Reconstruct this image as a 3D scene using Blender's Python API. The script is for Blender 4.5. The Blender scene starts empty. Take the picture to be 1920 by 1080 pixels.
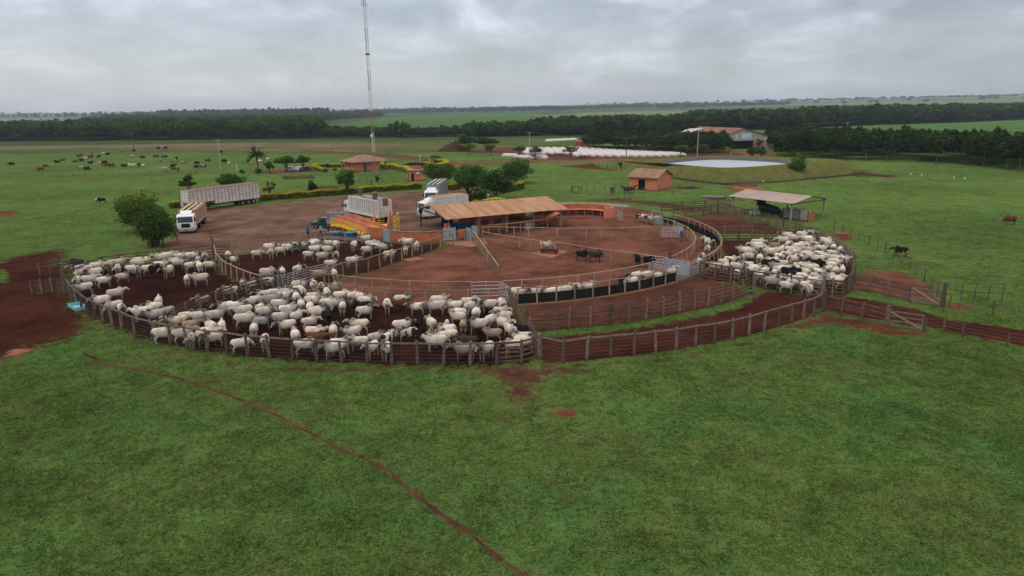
import bpy, bmesh, math, random
import numpy as np
from mathutils import Vector, Matrix, noise as mnoise
random.seed(7); RNG = np.random.default_rng(7)
SC = bpy.context.scene
COL = SC.collection
PI = math.pi
# ---------------------------------------------------------------- camera
H = 18.5; PITCH = math.radians(14.75); ROLL = math.radians(0.75); FPX = 1280.0
_f = Vector((0, math.cos(PITCH), -math.sin(PITCH))); _r = Vector((1, 0, 0)); _u = _r.cross(_f)
_r2 = _r*math.cos(ROLL) - _u*math.sin(ROLL); _u2 = _u*math.cos(ROLL) + _r*math.sin(ROLL)
cam = bpy.data.cameras.new('camera'); camo = bpy.data.objects.new('camera', cam); COL.objects.link(camo)
camo.matrix_world = Matrix((( _r2.x, _u2.x, -_f.x, 0), (_r2.y, _u2.y, -_f.y, 0), (_r2.z, _u2.z, -_f.z, H), (0, 0, 0, 1)))
cam.sensor_width = 36; cam.lens = 24; cam.clip_start = 0.5; cam.clip_end = 30000
SC.camera = camo
SC.view_settings.view_transform = 'Standard'; SC.view_settings.look = 'None'
SC.view_settings.gamma = 1; SC.view_settings.exposure = EXPOSURE if 'EXPOSURE' in globals() else 0.0
try:
    SC.view_settings.use_curve_mapping = False
except Exception: pass
SC.render.engine = 'CYCLES'
SC.cycles.use_denoising = True
SC.cycles.max_bounces = 5; SC.cycles.diffuse_bounces = 2; SC.cycles.glossy_bounces = 2
SC.cycles.transparent_max_bounces = 8; SC.cycles.volume_bounces = 1

# ---------------------------------------------------------------- world: overcast sky
W = bpy.data.worlds.new('World'); SC.world = W; W.use_nodes = True
nt = W.node_tree; nt.nodes.clear()
def N(nt, t, **k):
    n = nt.nodes.new(t)
    for a, v in k.items():
        if a == 'inp':
            for i, x in v.items(): n.inputs[i].default_value = x
        else: setattr(n, a, v)
    return n
def L(nt, a, b): nt.links.new(a, b)
out = N(nt, 'ShaderNodeOutputWorld')
sky = N(nt, 'ShaderNodeTexSky'); sky.sky_type = 'NISHITA'; sky.sun_disc = False
sky.sun_elevation = math.radians(55); sky.sun_rotation = math.radians(-40)
bg_sky = N(nt, 'ShaderNodeBackground'); bg_sky.inputs[1].default_value = 0.05
L(nt, sky.outputs[0], bg_sky.inputs[0])
tc = N(nt, 'ShaderNodeTexCoord'); sep = N(nt, 'ShaderNodeSeparateXYZ'); L(nt, tc.outputs['Generated'], sep.inputs[0])
def M(nt, op, a, b=None, c=None, clamp=False):
    n = nt.nodes.new('ShaderNodeMath'); n.operation = op; n.use_clamp = clamp
    for i, x in enumerate((a, b, c)):
        if x is None: continue
        if isinstance(x, (int, float)): n.inputs[i].default_value = x
        else: nt.links.new(x, n.inputs[i])
    return n.outputs[0]
zz = M(nt, 'ADD', M(nt, 'MAXIMUM', sep.outputs[2], 0.0), 0.17)
px_ = M(nt, 'DIVIDE', sep.outputs[0], zz); py_ = M(nt, 'DIVIDE', sep.outputs[1], zz)
comb = N(nt, 'ShaderNodeCombineXYZ'); L(nt, px_, comb.inputs[0]); L(nt, py_, comb.inputs[1])
n1 = N(nt, 'ShaderNodeTexNoise', inp={'Scale': 1.35, 'Detail': 9.0, 'Roughness': 0.56, 'Distortion': 0.3}); L(nt, comb.outputs[0], n1.inputs['Vector'])
n2 = N(nt, 'ShaderNodeTexNoise', inp={'Scale': 0.42, 'Detail': 3.0, 'Roughness': 0.5}); L(nt, comb.outputs[0], n2.inputs['Vector'])
mps = N(nt, 'ShaderNodeMapping'); mps.inputs['Scale'].default_value = (7.5, 7.5, 17.0); L(nt, tc.outputs['Generated'], mps.inputs[0])
n3 = N(nt, 'ShaderNodeTexNoise', inp={'Scale': 1.0, 'Detail': 8.0, 'Roughness': 0.55, 'Distortion': 0.5}); L(nt, mps.outputs[0], n3.inputs['Vector'])
mix = M(nt, 'ADD', M(nt, 'ADD', M(nt, 'MULTIPLY', n1.outputs[0], 0.34), M(nt, 'MULTIPLY', n3.outputs[0], 0.46)), M(nt, 'MULTIPLY', n2.outputs[0], 0.20))
cr = N(nt, 'ShaderNodeValToRGB'); L(nt, mix, cr.inputs[0])
e = cr.color_ramp.elements
e[0].position = 0.405; e[0].color = (0.215, 0.208, 0.208, 1)
e[1].position = 0.60; e[1].color = (0.58, 0.565, 0.565, 1)
m_ = e.new(0.50); m_.color = (0.325, 0.317, 0.318, 1)
# pale clear strip low on the horizon
band = M(nt, 'MULTIPLY', M(nt, 'SUBTRACT', 1.0, M(nt, 'DIVIDE', M(nt, 'ABSOLUTE', M(nt, 'SUBTRACT', sep.outputs[2], 0.025)), 0.055), clamp=True), 0.55)
mixc = N(nt, 'ShaderNodeMix', data_type='RGBA'); L(nt, band, mixc.inputs[0]); L(nt, cr.outputs[0], mixc.inputs[6]); mixc.inputs[7].default_value = (0.27, 0.32, 0.36, 1)
elev = M(nt, 'MULTIPLY_ADD', M(nt, 'MAXIMUM', M(nt, 'SUBTRACT', sep.outputs[2], 0.24), 0.0), 4.6, 0.95)
bg_c = N(nt, 'ShaderNodeBackground'); lowt = N(nt, 'ShaderNodeMix', data_type='RGBA', blend_type='MULTIPLY'); lowt.inputs[0].default_value = 1.0
lt = N(nt, 'ShaderNodeValToRGB'); L(nt, sep.outputs[2], lt.inputs[0]); lt.color_ramp.elements[0].position = 0.02; lt.color_ramp.elements[0].color = (0.88, 0.92, 1.12, 1); lt.color_ramp.elements[1].position = 0.30; lt.color_ramp.elements[1].color = (1.0, 0.97, 0.93, 1)
L(nt, mixc.outputs[2], lowt.inputs[6]); L(nt, lt.outputs[0], lowt.inputs[7]); L(nt, lowt.outputs[2], bg_c.inputs[0]); L(nt, elev, bg_c.inputs[1])
add = N(nt, 'ShaderNodeAddShader'); L(nt, bg_sky.outputs[0], add.inputs[0]); L(nt, bg_c.outputs[0], add.inputs[1])
L(nt, add.outputs[0], out.inputs[0])
sun = bpy.data.lights.new('sun', 'SUN'); sun.energy = 0.9; sun.angle = math.radians(30); sun.color = (1, 0.97, 0.93)
suno = bpy.data.objects.new('sun', sun); COL.objects.link(suno); suno.rotation_euler = (math.radians(35), 0, math.radians(-40+180+180))

# ---------------------------------------------------------------- helpers
def at(px, py, z=0.0):
    d = _f + _r2*((px-960)/FPX) - _u2*((py-540)/FPX)
    t = (z-H)/d.z
    return Vector((d.x*t, d.y*t, z))
def hz(px, py, s, ox, oy, z=0.0): return at(ox+px/s, oy+py/s, z)
CC = Vector((-4.3, 96.0, 0))
def pol(R, deg, z=0.0): return Vector((CC.x+R*math.cos(math.radians(deg)), CC.y+R*math.sin(math.radians(deg)), z))
def angof(px, py, z=0.0):
    p = at(px, py, z)-CC; return math.degrees(math.atan2(p.y, p.x)) % 360
def tag(o, label=None, cat=None, group=None, kind=None):
    if label: o['label'] = label
    if cat: o['category'] = cat
    if group: o['group'] = group
    if kind: o['kind'] = kind
    return o
def link(name, me, parent=None, mats=()):
    o = bpy.data.objects.new(name, me); COL.objects.link(o)
    if parent is not None: o.parent = parent
    return o
def empty(name, loc, rz=0.0):
    o = bpy.data.objects.new(name, None); COL.objects.link(o); o.location = loc; o.rotation_euler = (0, 0, rz); o.empty_display_size = 0.3
    return o
class MB:
    def __init__(s): s.v = []; s.f = []; s.m = []; s.mi = 0
    def add(s, vs, fs):
        b = len(s.v); s.v += [tuple(p) for p in vs]; s.f += [tuple(b+i for i in f) for f in fs]; s.m += [s.mi]*len(fs); return s
    def box(s, c, d, rz=0.0, bev=0.0):
        hx, hy, hz_ = d[0]/2, d[1]/2, d[2]/2; cs, sn = math.cos(rz), math.sin(rz); vs = []
        for z in (-hz_, hz_):
            for x, y in ((-hx, -hy), (hx, -hy), (hx, hy), (-hx, hy)):
                vs.append((c[0]+x*cs-y*sn, c[1]+x*sn+y*cs, c[2]+z))
        return s.add(vs, [(3, 2, 1, 0), (4, 5, 6, 7), (0, 1, 5, 4), (1, 2, 6, 5), (2, 3, 7, 6), (3, 0, 4, 7)])
    def bar(s, p0, p1, w, h, up=(0, 0, 1)):
        p0 = Vector(p0); p1 = Vector(p1); d = (p1-p0)
        if d.length < 1e-6: return s
        d.normalize(); u = Vector(up)
        if abs(d.dot(u)) > 0.97: u = Vector((1, 0, 0))
        sd = d.cross(u).normalized(); uu = sd.cross(d)
        vs = []
        for p in (p0, p1):
            for a, b in ((-1, -1), (1, -1), (1, 1), (-1, 1)): vs.append(p+sd*(a*w/2)+uu*(b*h/2))
        return s.add(vs, [(0, 1, 2, 3), (7, 6, 5, 4), (0, 4, 5, 1), (1, 5, 6, 2), (2, 6, 7, 3), (3, 7, 4, 0)])
    def tube(s, pts, r, n=6, cap=True):
        pts = [Vector(p) for p in pts]
        if not hasattr(r, '__len__'): r = [r]*len(pts)
        b = len(s.v); vs = []
        for i, p in enumerate(pts):
            d = (pts[min(i+1, len(pts)-1)]-pts[max(i-1, 0)]).normalized()
            u = Vector((0, 0, 1)) if abs(d.z) < 0.9 else Vector((1, 0, 0))
            sd = d.cross(u).normalized(); uu = sd.cross(d)
            for k in range(n):
                a = 2*PI*k/n; vs.append(p+sd*(math.cos(a)*r[i])+uu*(math.sin(a)*r[i]))
        fs = []
        for i in range(len(pts)-1):
            for k in range(n):
                k2 = (k+1) % n; fs.append((i*n+k, i*n+k2, (i+1)*n+k2, (i+1)*n+k))
        if cap: fs.append(tuple(range(n-1, -1, -1))); fs.append(tuple((len(pts)-1)*n+k for k in range(n)))
        return s.add(vs, fs)
    def prism(s, poly, z0, z1):
        n = len(poly); vs = [(p[0], p[1], z0) for p in poly]+[(p[0], p[1], z1) for p in poly]
        return s.add(vs, [tuple(range(n-1, -1, -1)), tuple(range(n, 2*n))]+[(i, (i+1) % n, n+(i+1) % n, n+i) for i in range(n)])
    def slab(s, q, t):      # quad of 4 points extruded down by t along its normal
        q = [Vector(p) for p in q]; nn = (q[1]-q[0]).cross(q[3]-q[0]).normalized()*t
        vs = q+[p-nn for p in q]
        return s.add(vs, [(0, 1, 2, 3), (7, 6, 5, 4)]+[(i, i+4, (i+1) % 4+4, (i+1) % 4) for i in range(4)])
    def build(s, name, mat, parent=None, smooth=False, world=False):
        me = bpy.data.meshes.new(name)
        vs = s.v
        if world and parent is not None:
            inv = parent.matrix_basis.inverted(); vs = [tuple(inv @ Vector(p)) for p in vs]
        me.from_pydata(vs, [], s.f)
        for m in (mat if isinstance(mat, (list, tuple)) else [mat]): me.materials.append(m)
        if len(me.materials) > 1: me.polygons.foreach_set('material_index', s.m)
        if smooth: me.polygons.foreach_set('use_smooth', [True]*len(me.polygons))
        me.update()
        return link(name, me, parent)
def copy_tree(o, parent=None):
    c = o.copy(); COL.objects.link(c); c.parent = parent
    for ch in o.children: copy_tree(ch, c)
    return c
# ---------------------------------------------------------------- materials
MATS = {}
def mat(name, col, rough=0.8, var=0.25, scale=3.0, bump=0.0, col2=None, metal=0.0, spec=0.3, objvar=0.0, stretch=None, detail=6.0, dirt=0.0):
    """noise-broken plain material. col2: second colour; dirt: red soil splashed on the lower 0.6 m"""
    m = bpy.data.materials.new(name); m.use_nodes = True; t = m.node_tree; b = t.nodes['Principled BSDF']
    b.inputs['Roughness'].default_value = rough; b.inputs['Metallic'].default_value = metal; b.inputs['Specular IOR Level'].default_value = spec
    tcn = N(t, 'ShaderNodeTexCoord'); vec = tcn.outputs['Object']
    if stretch:
        mp = N(t, 'ShaderNodeMapping'); mp.inputs['Scale'].default_value = stretch; L(t, vec, mp.inputs[0]); vec = mp.outputs[0]
    if objvar:
        oi = N(t, 'ShaderNodeObjectInfo'); va = N(t, 'ShaderNodeVectorMath', operation='ADD'); vm = N(t, 'ShaderNodeVectorMath', operation='SCALE')
        L(t, oi.outputs['Location'], vm.inputs[0]); vm.inputs['Scale'].default_value = 0.37
        L(t, vec, va.inputs[0]); L(t, vm.outputs[0], va.inputs[1]); vec = va.outputs[0]
    nz = N(t, 'ShaderNodeTexNoise', inp={'Scale': scale, 'Detail': detail, 'Roughness': 0.65}); L(t, vec, nz.inputs['Vector'])
    c2 = col2 or tuple(c*(1-var) for c in col)
    rp = N(t, 'ShaderNodeValToRGB'); L(t, nz.outputs[0], rp.inputs[0])
    rp.color_ramp.elements[0].position = 0.3; rp.color_ramp.elements[0].color = (*c2, 1)
    rp.color_ramp.elements[1].position = 0.7; rp.color_ramp.elements[1].color = (*(tuple(min(1, c*(1+var*0.6)) for c in col)), 1)
    co = rp.outputs[0]
    if objvar:
        hs = N(t, 'ShaderNodeHueSaturation'); L(t, co, hs.inputs['Color'])
        L(t, M(t, 'MULTIPLY_ADD', oi.outputs['Random'], objvar, 1-objvar/2), hs.inputs['Value']); co = hs.outputs[0]
    if dirt:
        geo = N(t, 'ShaderNodeNewGeometry'); sp = N(t, 'ShaderNodeSeparateXYZ'); L(t, geo.outputs['Position'], sp.inputs[0])
        k = M(t, 'SUBTRACT', 1.0, M(t, 'DIVIDE', sp.outputs[2], M(t, 'MULTIPLY_ADD', nz.outputs[0], 1.2*dirt, 0.2*dirt)), clamp=True)
        mx = N(t, 'ShaderNodeMix', data_type='RGBA'); L(t, M(t, 'MULTIPLY', k, 0.8), mx.inputs[0]); L(t, co, mx.inputs[6]); mx.inputs[7].default_value = (0.12, 0.045, 0.028, 1); co = mx.outputs[2]
    L(t, co, b.inputs['Base Color'])
    if bump:
        bp = N(t, 'ShaderNodeBump', inp={'Strength': bump, 'Distance': 0.05}); L(t, nz.outputs[0], bp.inputs['Height']); L(t, bp.outputs[0], b.inputs['Normal'])
    MATS[name] = m; return m
WOOD_OLD = mat('weathered_wood', (0.17, 0.135, 0.105), 0.9, 0.45, 6, 0.6, col2=(0.075, 0.052, 0.038), objvar=0.8, dirt=0.5)
WOOD_RAIL = mat('grey_rail_wood', (0.20, 0.17, 0.14), 0.9, 0.4, 5, 0.3, col2=(0.10, 0.078, 0.06))
WOOD_PLANK = mat('old_plank_wood', (0.15, 0.092, 0.065), 0.9, 0.5, 2.2, 0.5, col2=(0.065, 0.036, 0.027), objvar=0.25)
WOOD_PALE = mat('pale_pole_wood', (0.34, 0.25, 0.165), 0.85, 0.3, 5, 0.4, col2=(0.19, 0.125, 0.078), objvar=0.6, dirt=0.35)
WIRE = mat('fence_wire', (0.10, 0.09, 0.08), 0.5, 0.2, 2, metal=0.5)
GALV = mat('galvanised_pipe', (0.42, 0.45, 0.47), 0.45, 0.2, 4, metal=0.35, spec=0.5)
SHEETM = mat('galvanised_sheet', (0.30, 0.34, 0.36), 0.5, 0.3, 1.2, metal=0.3, spec=0.5, dirt=0.5)
CLOTH = mat('black_shade_cloth', (0.018, 0.021, 0.022), 0.85, 0.4, 1.5, 0.3, stretch=(3, 3, .5))
TERRA = mat('terracotta_render', (0.50, 0.17, 0.085), 0.85, 0.22, 0.9, 0.15, col2=(0.33, 0.105, 0.055), dirt=0.9)
TERRA2 = mat('salmon_render', (0.62, 0.235, 0.14), 0.85, 0.1, 0.6, 0.1, col2=(0.47, 0.165, 0.098), dirt=0.6)
CONC = mat('concrete', (0.24, 0.21, 0.185), 0.9, 0.35, 1.2, 0.3)
CONC_RED = mat('soil_stained_concrete', (0.27, 0.135, 0.08), 0.9, 0.3, 0.9, 0.2)
# ---------------------------------------------------------------- ground
def srgb(r, g, b): return tuple(((c/255)/12.92 if c/255 < 0.04045 else ((c/255+0.055)/1.055)**2.4) for c in (r, g, b))
def growth(a, b, step, k, far):
    xs = list(np.arange(a, b+1e-6, step)); s = step; x = xs[-1]
    while x < far: s *= k; x += s; xs.append(x)
    s = step; x = xs[0]; pre = []
    while x > -far: s *= k; x -= s; pre.append(x)
    return xs, pre
def axis(segs, far_lo, far_hi, k=1.07):
    xs = []
    for a, b, st in segs: xs += list(np.arange(a, b, st))
    s = segs[-1][2]; x = xs[-1]
    while x < far_hi: s *= k; x += s; xs.append(x)
    s = segs[0][2]; x = xs[0]; pre = []
    while x > far_lo: s *= k; x -= s; pre.append(x)
    return np.array(pre[::-1]+xs)
GX = axis([(-150, -62, 1.0), (-62, 66, .42), (66, 190, 1.1)], -9000, 9000)
GY = axis([(24, 125, .42), (125, 330, 1.1), (330, 560, 4)], -2500, 9500)
def hill(x, y):
    """far terrain; level round the corral"""
    r = np.hypot(x, y); az = np.arctan2(x, np.maximum(y, 1))
    k = np.clip((r-1500)/5500, 0, 1); k = k*k*(3-2*k)
    z = k*(16+52*np.clip((az+0.1)/0.7, 0, 1)+9*np.sin(x*0.0011+1)+8*np.sin(y*0.0017+x*0.0006))
    k2 = np.clip((r-350)/700, 0, 1)
    z = z + k2*2.0*np.sin(x*0.006+0.7)*np.sin(y*0.005)
    # long low swell carrying the green crop on the right and the centre
    z = z - 3.5*np.exp(-((y-1050)/350.0)**2)*np.clip((r-450)/400, 0, 1)
    return np.where(y < 0, 0, z)
XX, YY = np.meshgrid(GX, GY); NX, NY = len(GX), len(GY)
ZZ = hill(XX, YY)
P2 = np.c_[XX.ravel(), YY.ravel()]
def inside(poly, P):
    poly = np.asarray(poly); x, y = P[:, 0], P[:, 1]; c = np.zeros(len(P), bool); j = len(poly)-1
    for i in range(len(poly)):
        xi, yi = poly[i]; xj, yj = poly[j]
        with np.errstate(divide='ignore', invalid='ignore'):
            c ^= ((yi > y) != (yj > y)) & (x < (xj-xi)*(y-yi)/(yj-yi+1e-12)+xi)
        j = i
    return c
def dist_line(pts, P, closed=False):
    pts = np.asarray(pts); d = np.full(len(P), 1e9); n = len(pts)
    for i in range(n if closed else n-1):
        a = pts[i]; b = pts[(i+1) % n]; ab = b-a; t = np.clip(((P-a)@ab)/(ab@ab+1e-9), 0, 1)
        d = np.minimum(d, np.hypot(*(P-a-t[:, None]*ab).T))
    return d
def W2(pts, z=0): return [tuple(at(x, y, z)[:2]) for x, y in pts]
DIRT = np.zeros(len(P2)); DCOL = np.tile(np.array([0.118, 0.046, 0.031]), (len(P2), 1)); GCOL = np.tile(np.array([0.084, 0.138, 0.033]), (len(P2), 1))
def near(pts, pad):
    a = np.array(pts); lo = a.min(0)-pad; hi = a.max(0)+pad
    return np.nonzero((P2[:, 0] > lo[0]) & (P2[:, 0] < hi[0]) & (P2[:, 1] > lo[1]) & (P2[:, 1] < hi[1]))[0]
def dpoly(pts, fall=1.5, col=None, amt=1.0):
    ix = near(pts, fall); P = P2[ix]; ins = inside(pts, P); d = dist_line(pts, P, True)
    v = np.where(ins, 0.5+0.5*np.clip(d/fall, 0, 1), 0.5-0.5*np.clip(d/fall, 0, 1))*amt
    if col is not None:
        m = v > DIRT[ix]; DCOL[ix[m]] = col
    DIRT[ix] = np.maximum(DIRT[ix], v)
def dline(pts, w, fall=1.0, col=None, amt=1.0):
    ix = near(pts, w+fall); P = P2[ix]; d = dist_line(pts, P)
    v = np.clip(0.5+(w/2-d)/fall*0.5, 0, 1)*amt
    if col is not None:
        m = v > DIRT[ix]; DCOL[ix[m]] = col
    DIRT[ix] = np.maximum(DIRT[ix], v)
def gpoly(pts, col, fall=0.0):
    ix = near(pts, fall); P = P2[ix]; ins = inside(pts, P)
    if fall:
        d = dist_line(pts, P, True); w = np.where(ins, 1, np.clip(1-d/fall, 0, 1))[:, None]
        GCOL[ix] = GCOL[ix]*(1-w)+np.array(col)*w
    else: GCOL[ix[ins]] = col
RED = (0.155, 0.052, 0.032); DARKRED = (0.085, 0.030, 0.021); YARD = (0.152, 0.088, 0.062); BROWN = (0.21, 0.115, 0.075); MUD = (0.030, 0.0115, 0.009)
PACK = (0.150, 0.062, 0.041)
def arc(R, a0, a1, step=2.0, z=0):
    n = max(2, int(abs(a1-a0)/180*PI*R/step)+1); return [pol(R, a0+(a1-a0)*i/n, z) for i in range(n+1)]
xy = lambda L_: [tuple(p[:2]) for p in L_]
FRONT = [(126,550),(134,562),(144,572),(154,582),(165,591),(178,597),(194,605),(211,612),(229,619),(254,631),(291,641),(320,647),(352,652),(389,658),(426,662),(465,669),(506,672),(549,676),(595,679),(641,681),(689,684),(735,685),(783,685),(832,686),(882,686),(932,685)]
LANE_OUT = [(1011,671),(1055,681),(1100,674),(1145,670),(1189,666),(1230,661),(1268,657),(1304,650),(1340,645),(1373,638),(1404,630),(1432,621),(1459,613),(1484,606),(1506,600),(1525,593),(1542,583)]
A_L = angof(527, 523, 1.7); A_G = angof(957, 543, 1.7)      # west and middle gates on the outer ring
BACKL = [(401,460),(366,462),(334,465),(267,472),(231,475),(196,480),(136,497)]
# --- structure floors: (name, polygon, colours)
def pen_front():
    a = xy(W2(FRONT))+W2([(978,681),(1011,671)])+[tuple(pol(33.0, A_G)[:2])]
    west = [at(x, y, 1.7) for x, y in ((487,516),(467,511),(442,501),(417,489),(405,475),(401,460))]
    return a+xy(arc(33.0, A_G, A_L-360 if A_L > A_G else A_L))+xy(west)+W2(BACKL, 1.7)
FLOORS = []
PF = pen_front(); FLOORS.append(('pen_floor', PF, MUD, 'dark trampled mud floor of the front pens'))
NP2 = [(401,459),(470,452),(501,449),(532,446),(562,444),(591,440),(620,436),(675,431)]
P2F = W2([(401,459),(405,475),(417,489),(442,501),(467,511),(487,516)], 1.7)+[tuple(pol(32.6, A_L+0.5)[:2])]+xy(arc(29.6, A_L+1, angof(617, 499, 1.7)))+W2([(617,530),(644,519),(691,511),(734,496),(773,484),(809,471),(826,463)])+W2([(828,458),(792,458),(732,455),(700,452),(660,450)])+W2(NP2[::-1], 1.7)
FLOORS.append(('pen_floor', P2F, (0.038, 0.0145, 0.011), 'dark mud floor of the upper left pen'))
# packed red floor of the inner round and its alley
aW = angof(617, 499, 1.7); aE = angof(1303, 450, 1.7)
INNER = xy(arc(32.7, A_L+1, 360))+xy(arc(32.7, 0, 22))+W2([(1240,400),(1200,392),(1150,384),(1060,384),(1030,404),(1000,425),(940,440),(895,440),(868,452),(826,466),(773,485),(713,503),(669,516),(617,531)])
FLOORS.append(('pen_floor', INNER, PACK, 'packed red earth floor of the inner round pens'))
aRP0 = angof(1312, 518); RP = W2([(1312,520),(1340,526),(1370,530),(1432,540),(1480,547),(1541,553),(1579,559)])+W2([(1592,517),(1604,500),(1604,480),(1595,465),(1580,452),(1562,442),(1545,435),(1535,427),(1467,428),(1412,426),(1338,427)], 1.8)+xy(arc(33.3, -2, -40))
FLOORS.append(('pen_floor', RP, (0.046, 0.017, 0.0125), 'dark churned floor of the crowded right pen'))
a0 = angof(1011, 671); a1 = angof(1542, 583)
LANE = xy(arc(48.2, a0, a1))+W2([(1579,561),(1541,556),(1480,550),(1432,545)])+xy(arc(42.6, a1-5, a0+1))
FLOORS.append(('dirt_lane', LANE, (0.056, 0.019, 0.0135), 'dark red muddy curved lane between the plank fences'))
MIDL = xy(arc(40.6, angof(985, 622), angof(1411, 551)))+xy(arc(34.2, angof(1320, 519), angof(985, 575)))
FLOORS.append(('dirt_lane', MIDL, (0.098, 0.040, 0.028), 'brown earth strip outside the shade cloth'))
ROAD = W2([(1545,562),(1600,556),(1700,576),(1790,600),(1925,619),(1985,628),(1985,664),(1925,651),(1800,627),(1740,614),(1640,600),(1548,582)])
FLOORS.append(('dirt_road', ROAD, (0.062, 0.020, 0.0135), 'dark red dirt road running off to the right'))
YARDP = W2([(296,466),(318,452),(330,436),(330,412),(345,392),(480,386),(620,370),(790,359),(850,353),(905,352),(925,366),(930,395),(1000,425),(895,447),(868,450),(828,459),(792,457),(732,454),(700,450)])+W2(NP2[::-1], 1.7)
YARDP = W2([(296,466),(318,452),(330,436),(330,412),(345,392),(480,386),(620,370),(790,359),(850,353),(905,352),(925,366),(930,395),(960,415),(895,446),(868,450),(828,456),(780,452),(732,452),(700,448)])+[(p[0], p[1]+0.5) for p in W2(NP2[::-1], 1.7)]
FLOORS.append(('dirt_yard', YARDP, YARD, 'brown gravelly truck yard'))
NC = W2([(1338,427),(1359,426),(1412,426),(1467,428),(1490,420)], 1.0)+W2([(1467,431),(1439,421),(1409,416),(1376,406),(1345,399),(1304,407),(1262,408)])+xy(arc(33.2, 14, -1))
FLOORS.append(('pen_floor', NC, (0.085, 0.036, 0.024), 'brown floor with grass of the pen before the open shelter'))
for nm, pts, col, lb in FLOORS: dpoly(pts, 1.3, col)
dpoly(xy(arc(33.0, angof(985, 575), angof(1320, 519)))+xy(arc(40.9, angof(1411, 551), angof(985, 622))), .35, (0.098, 0.040, 0.028))
dpoly(xy(arc(43.3, a0+1, a1-4))+xy(arc(48.5, a1, a0)), .5, (0.056, 0.019, 0.0135))
# --- painted ground state: bare soil patches and lines (pixel traces of the soil, taken to the ground)
dpoly(W2([(-60,560),(-60,500),(0,494),(20,484),(60,476),(112,466),(124,474),(118,486),(100,496),(132,502),(128,545),(150,580),(168,598),(158,618),(120,640),(60,652),(-60,700)]), 3.0, (0.058, 0.020, 0.014))
gp_ = W2([(-30,505),(14,505),(16,530),(-30,534)]); ixs = near(gp_, 1); DIRT[ixs[inside(gp_, P2[ixs])]] = 0.1
dpoly(W2([(-40,650),(60,640),(110,650),(60,668),(0,690),(-40,700)]), 2.5, RED, 0.62)
dpoly(W2([(10,655),(40,650),(60,655),(30,668),(8,668)]), 0.7, (0.30, 0.12, 0.07), 0.9)
dpoly(W2([(150,640),(190,648),(215,660),(180,668),(140,655)]), 2, RED, 0.55)
dpoly(W2([(-20,397),(30,395),(36,400),(20,405),(-20,406)]), 1.5, RED)
dpoly(W2([(228,425),(262,420),(300,440),(300,470),(285,468),(262,445)]), 2, DARKRED, 0.6)
TRAIL = W2([(1000,1110),(980,1080),(920,1030),(865,990),(800,945),(740,893),(700,868),(640,843),(560,800),(500,770),(440,745),(400,732),(330,708),(270,695),(205,685),(150,660)])
dline(TRAIL, 0.22, 0.95, (0.110, 0.048, 0.032), 0.86)
for s_ in range(6):
    dline([(p[0]+3+s_*2.6, p[1]-1.5-s_*1.9) for p in W2([(1300,1075),(1180,900),(1130,780)])], 0.15, 1.0, (0.06, 0.04, 0.02), 0.30)
dpoly(W2([(800,760),(1100,740),(1200,900),(1150,1040),(960,1060),(850,900)]), 6, (0.13, 0.055, 0.036), 0.37)
dpoly(W2([(1350,640),(1900,660),(1900,760),(1400,720)]), 6, (0.11, 0.045, 0.03), 0.34)
dpoly(W2([(100,680),(700,700),(900,740),(500,760),(150,740)]), 4, (0.11, 0.045, 0.03), 0.33)
dline(W2([(300,1080),(160,900),(150,800),(250,740)]), 0.2, 1.1, (0.05, 0.03, 0.018), 0.47)
dpoly(W2([(838,424),(1063,396),(1056,428),(960,440),(895,446),(862,440)]), 1.0, (0.11, 0.048, 0.033))
dpoly(W2([(120,700),(260,690),(420,740),(330,790),(150,760)]), 5, (0.12, 0.05, 0.032), 0.36)
dpoly(W2([(0,700),(120,670),(150,700),(60,760),(0,770)]), 5, (0.12, 0.045, 0.03), 0.36)
dline(W2([(820,1000),(800,900),(830,800),(1000,840),(1300,870),(1600,800)]), 0.2, 1.0, (0.05, 0.03, 0.018), 0.40)
dline(W2([(1400,960),(1270,880),(1200,780)]), 0.2, 1.1, (0.05, 0.03, 0.018), 0.40)
dpoly(W2([(880,690),(1075,684),(1120,690),(1020,708),(1000,745),(962,765),(945,715)]), 2.2, (0.095, 0.036, 0.025), 0.92)
dpoly(W2([(1038,768),(1070,768),(1082,778),(1060,785),(1040,778)]), 0.5, RED)
dpoly(W2([(985,745),(1040,770),(1060,765),(1010,735)]), 1.0, DARKRED, 0.55)
dline(W2([(270,660),(500,690),(760,697),(950,692),(1200,678),(1400,645),(1550,600)]), 0.9, 1.8, DARKRED, 0.74)
dpoly(W2([(1480,612),(1545,590),(1640,606),(1735,626),(1738,634),(1660,626),(1560,606),(1500,618)]), 1.5, (0.11, 0.036, 0.024), 0.95)
dpoly(W2([(1598,520),(1640,506),(1700,512),(1748,542),(1768,568),(1700,560),(1640,548),(1602,542)]), 1.5, (0.15, 0.062, 0.042))
dline(W2([(1640,510),(1600,478),(1560,450),(1520,425)]), 0.5, 0.8, (0.09, 0.04, 0.026), 0.8)
dpoly(W2([(1555,438),(1590,440),(1600,452),(1575,450)]), 1.0, RED)
dpoly(W2([(1775,568),(1826,574),(1830,580),(1790,582)]), 0.8, RED, 0.9)
dpoly(W2([(1020,378),(1070,376),(1180,380),(1240,388),(1290,400),(1345,396),(1300,388),(1240,378),(1150,372)]), 2, (0.085, 0.042, 0.03), 0.8)
dline(W2([(960,395),(1000,380),(1040,370),(1090,366)]), 0.8, 1.2, (0.13, 0.06, 0.04), 0.9)
dline(W2([(1090,366),(1150,362),(1200,360)]), 1.5, 2, DARKRED, 0.6)
dpoly(W2([(1264,350),(1300,349),(1322,352),(1300,355),(1268,354)]), 1.5, DARKRED)
dpoly(W2([(1350,352),(1400,347),(1440,354),(1400,360)]), 2, (0.17, 0.06, 0.035), 0.9)
dpoly(W2([(1322,368),(1360,368),(1362,374),(1330,374)]), 1, DARKRED)
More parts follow.
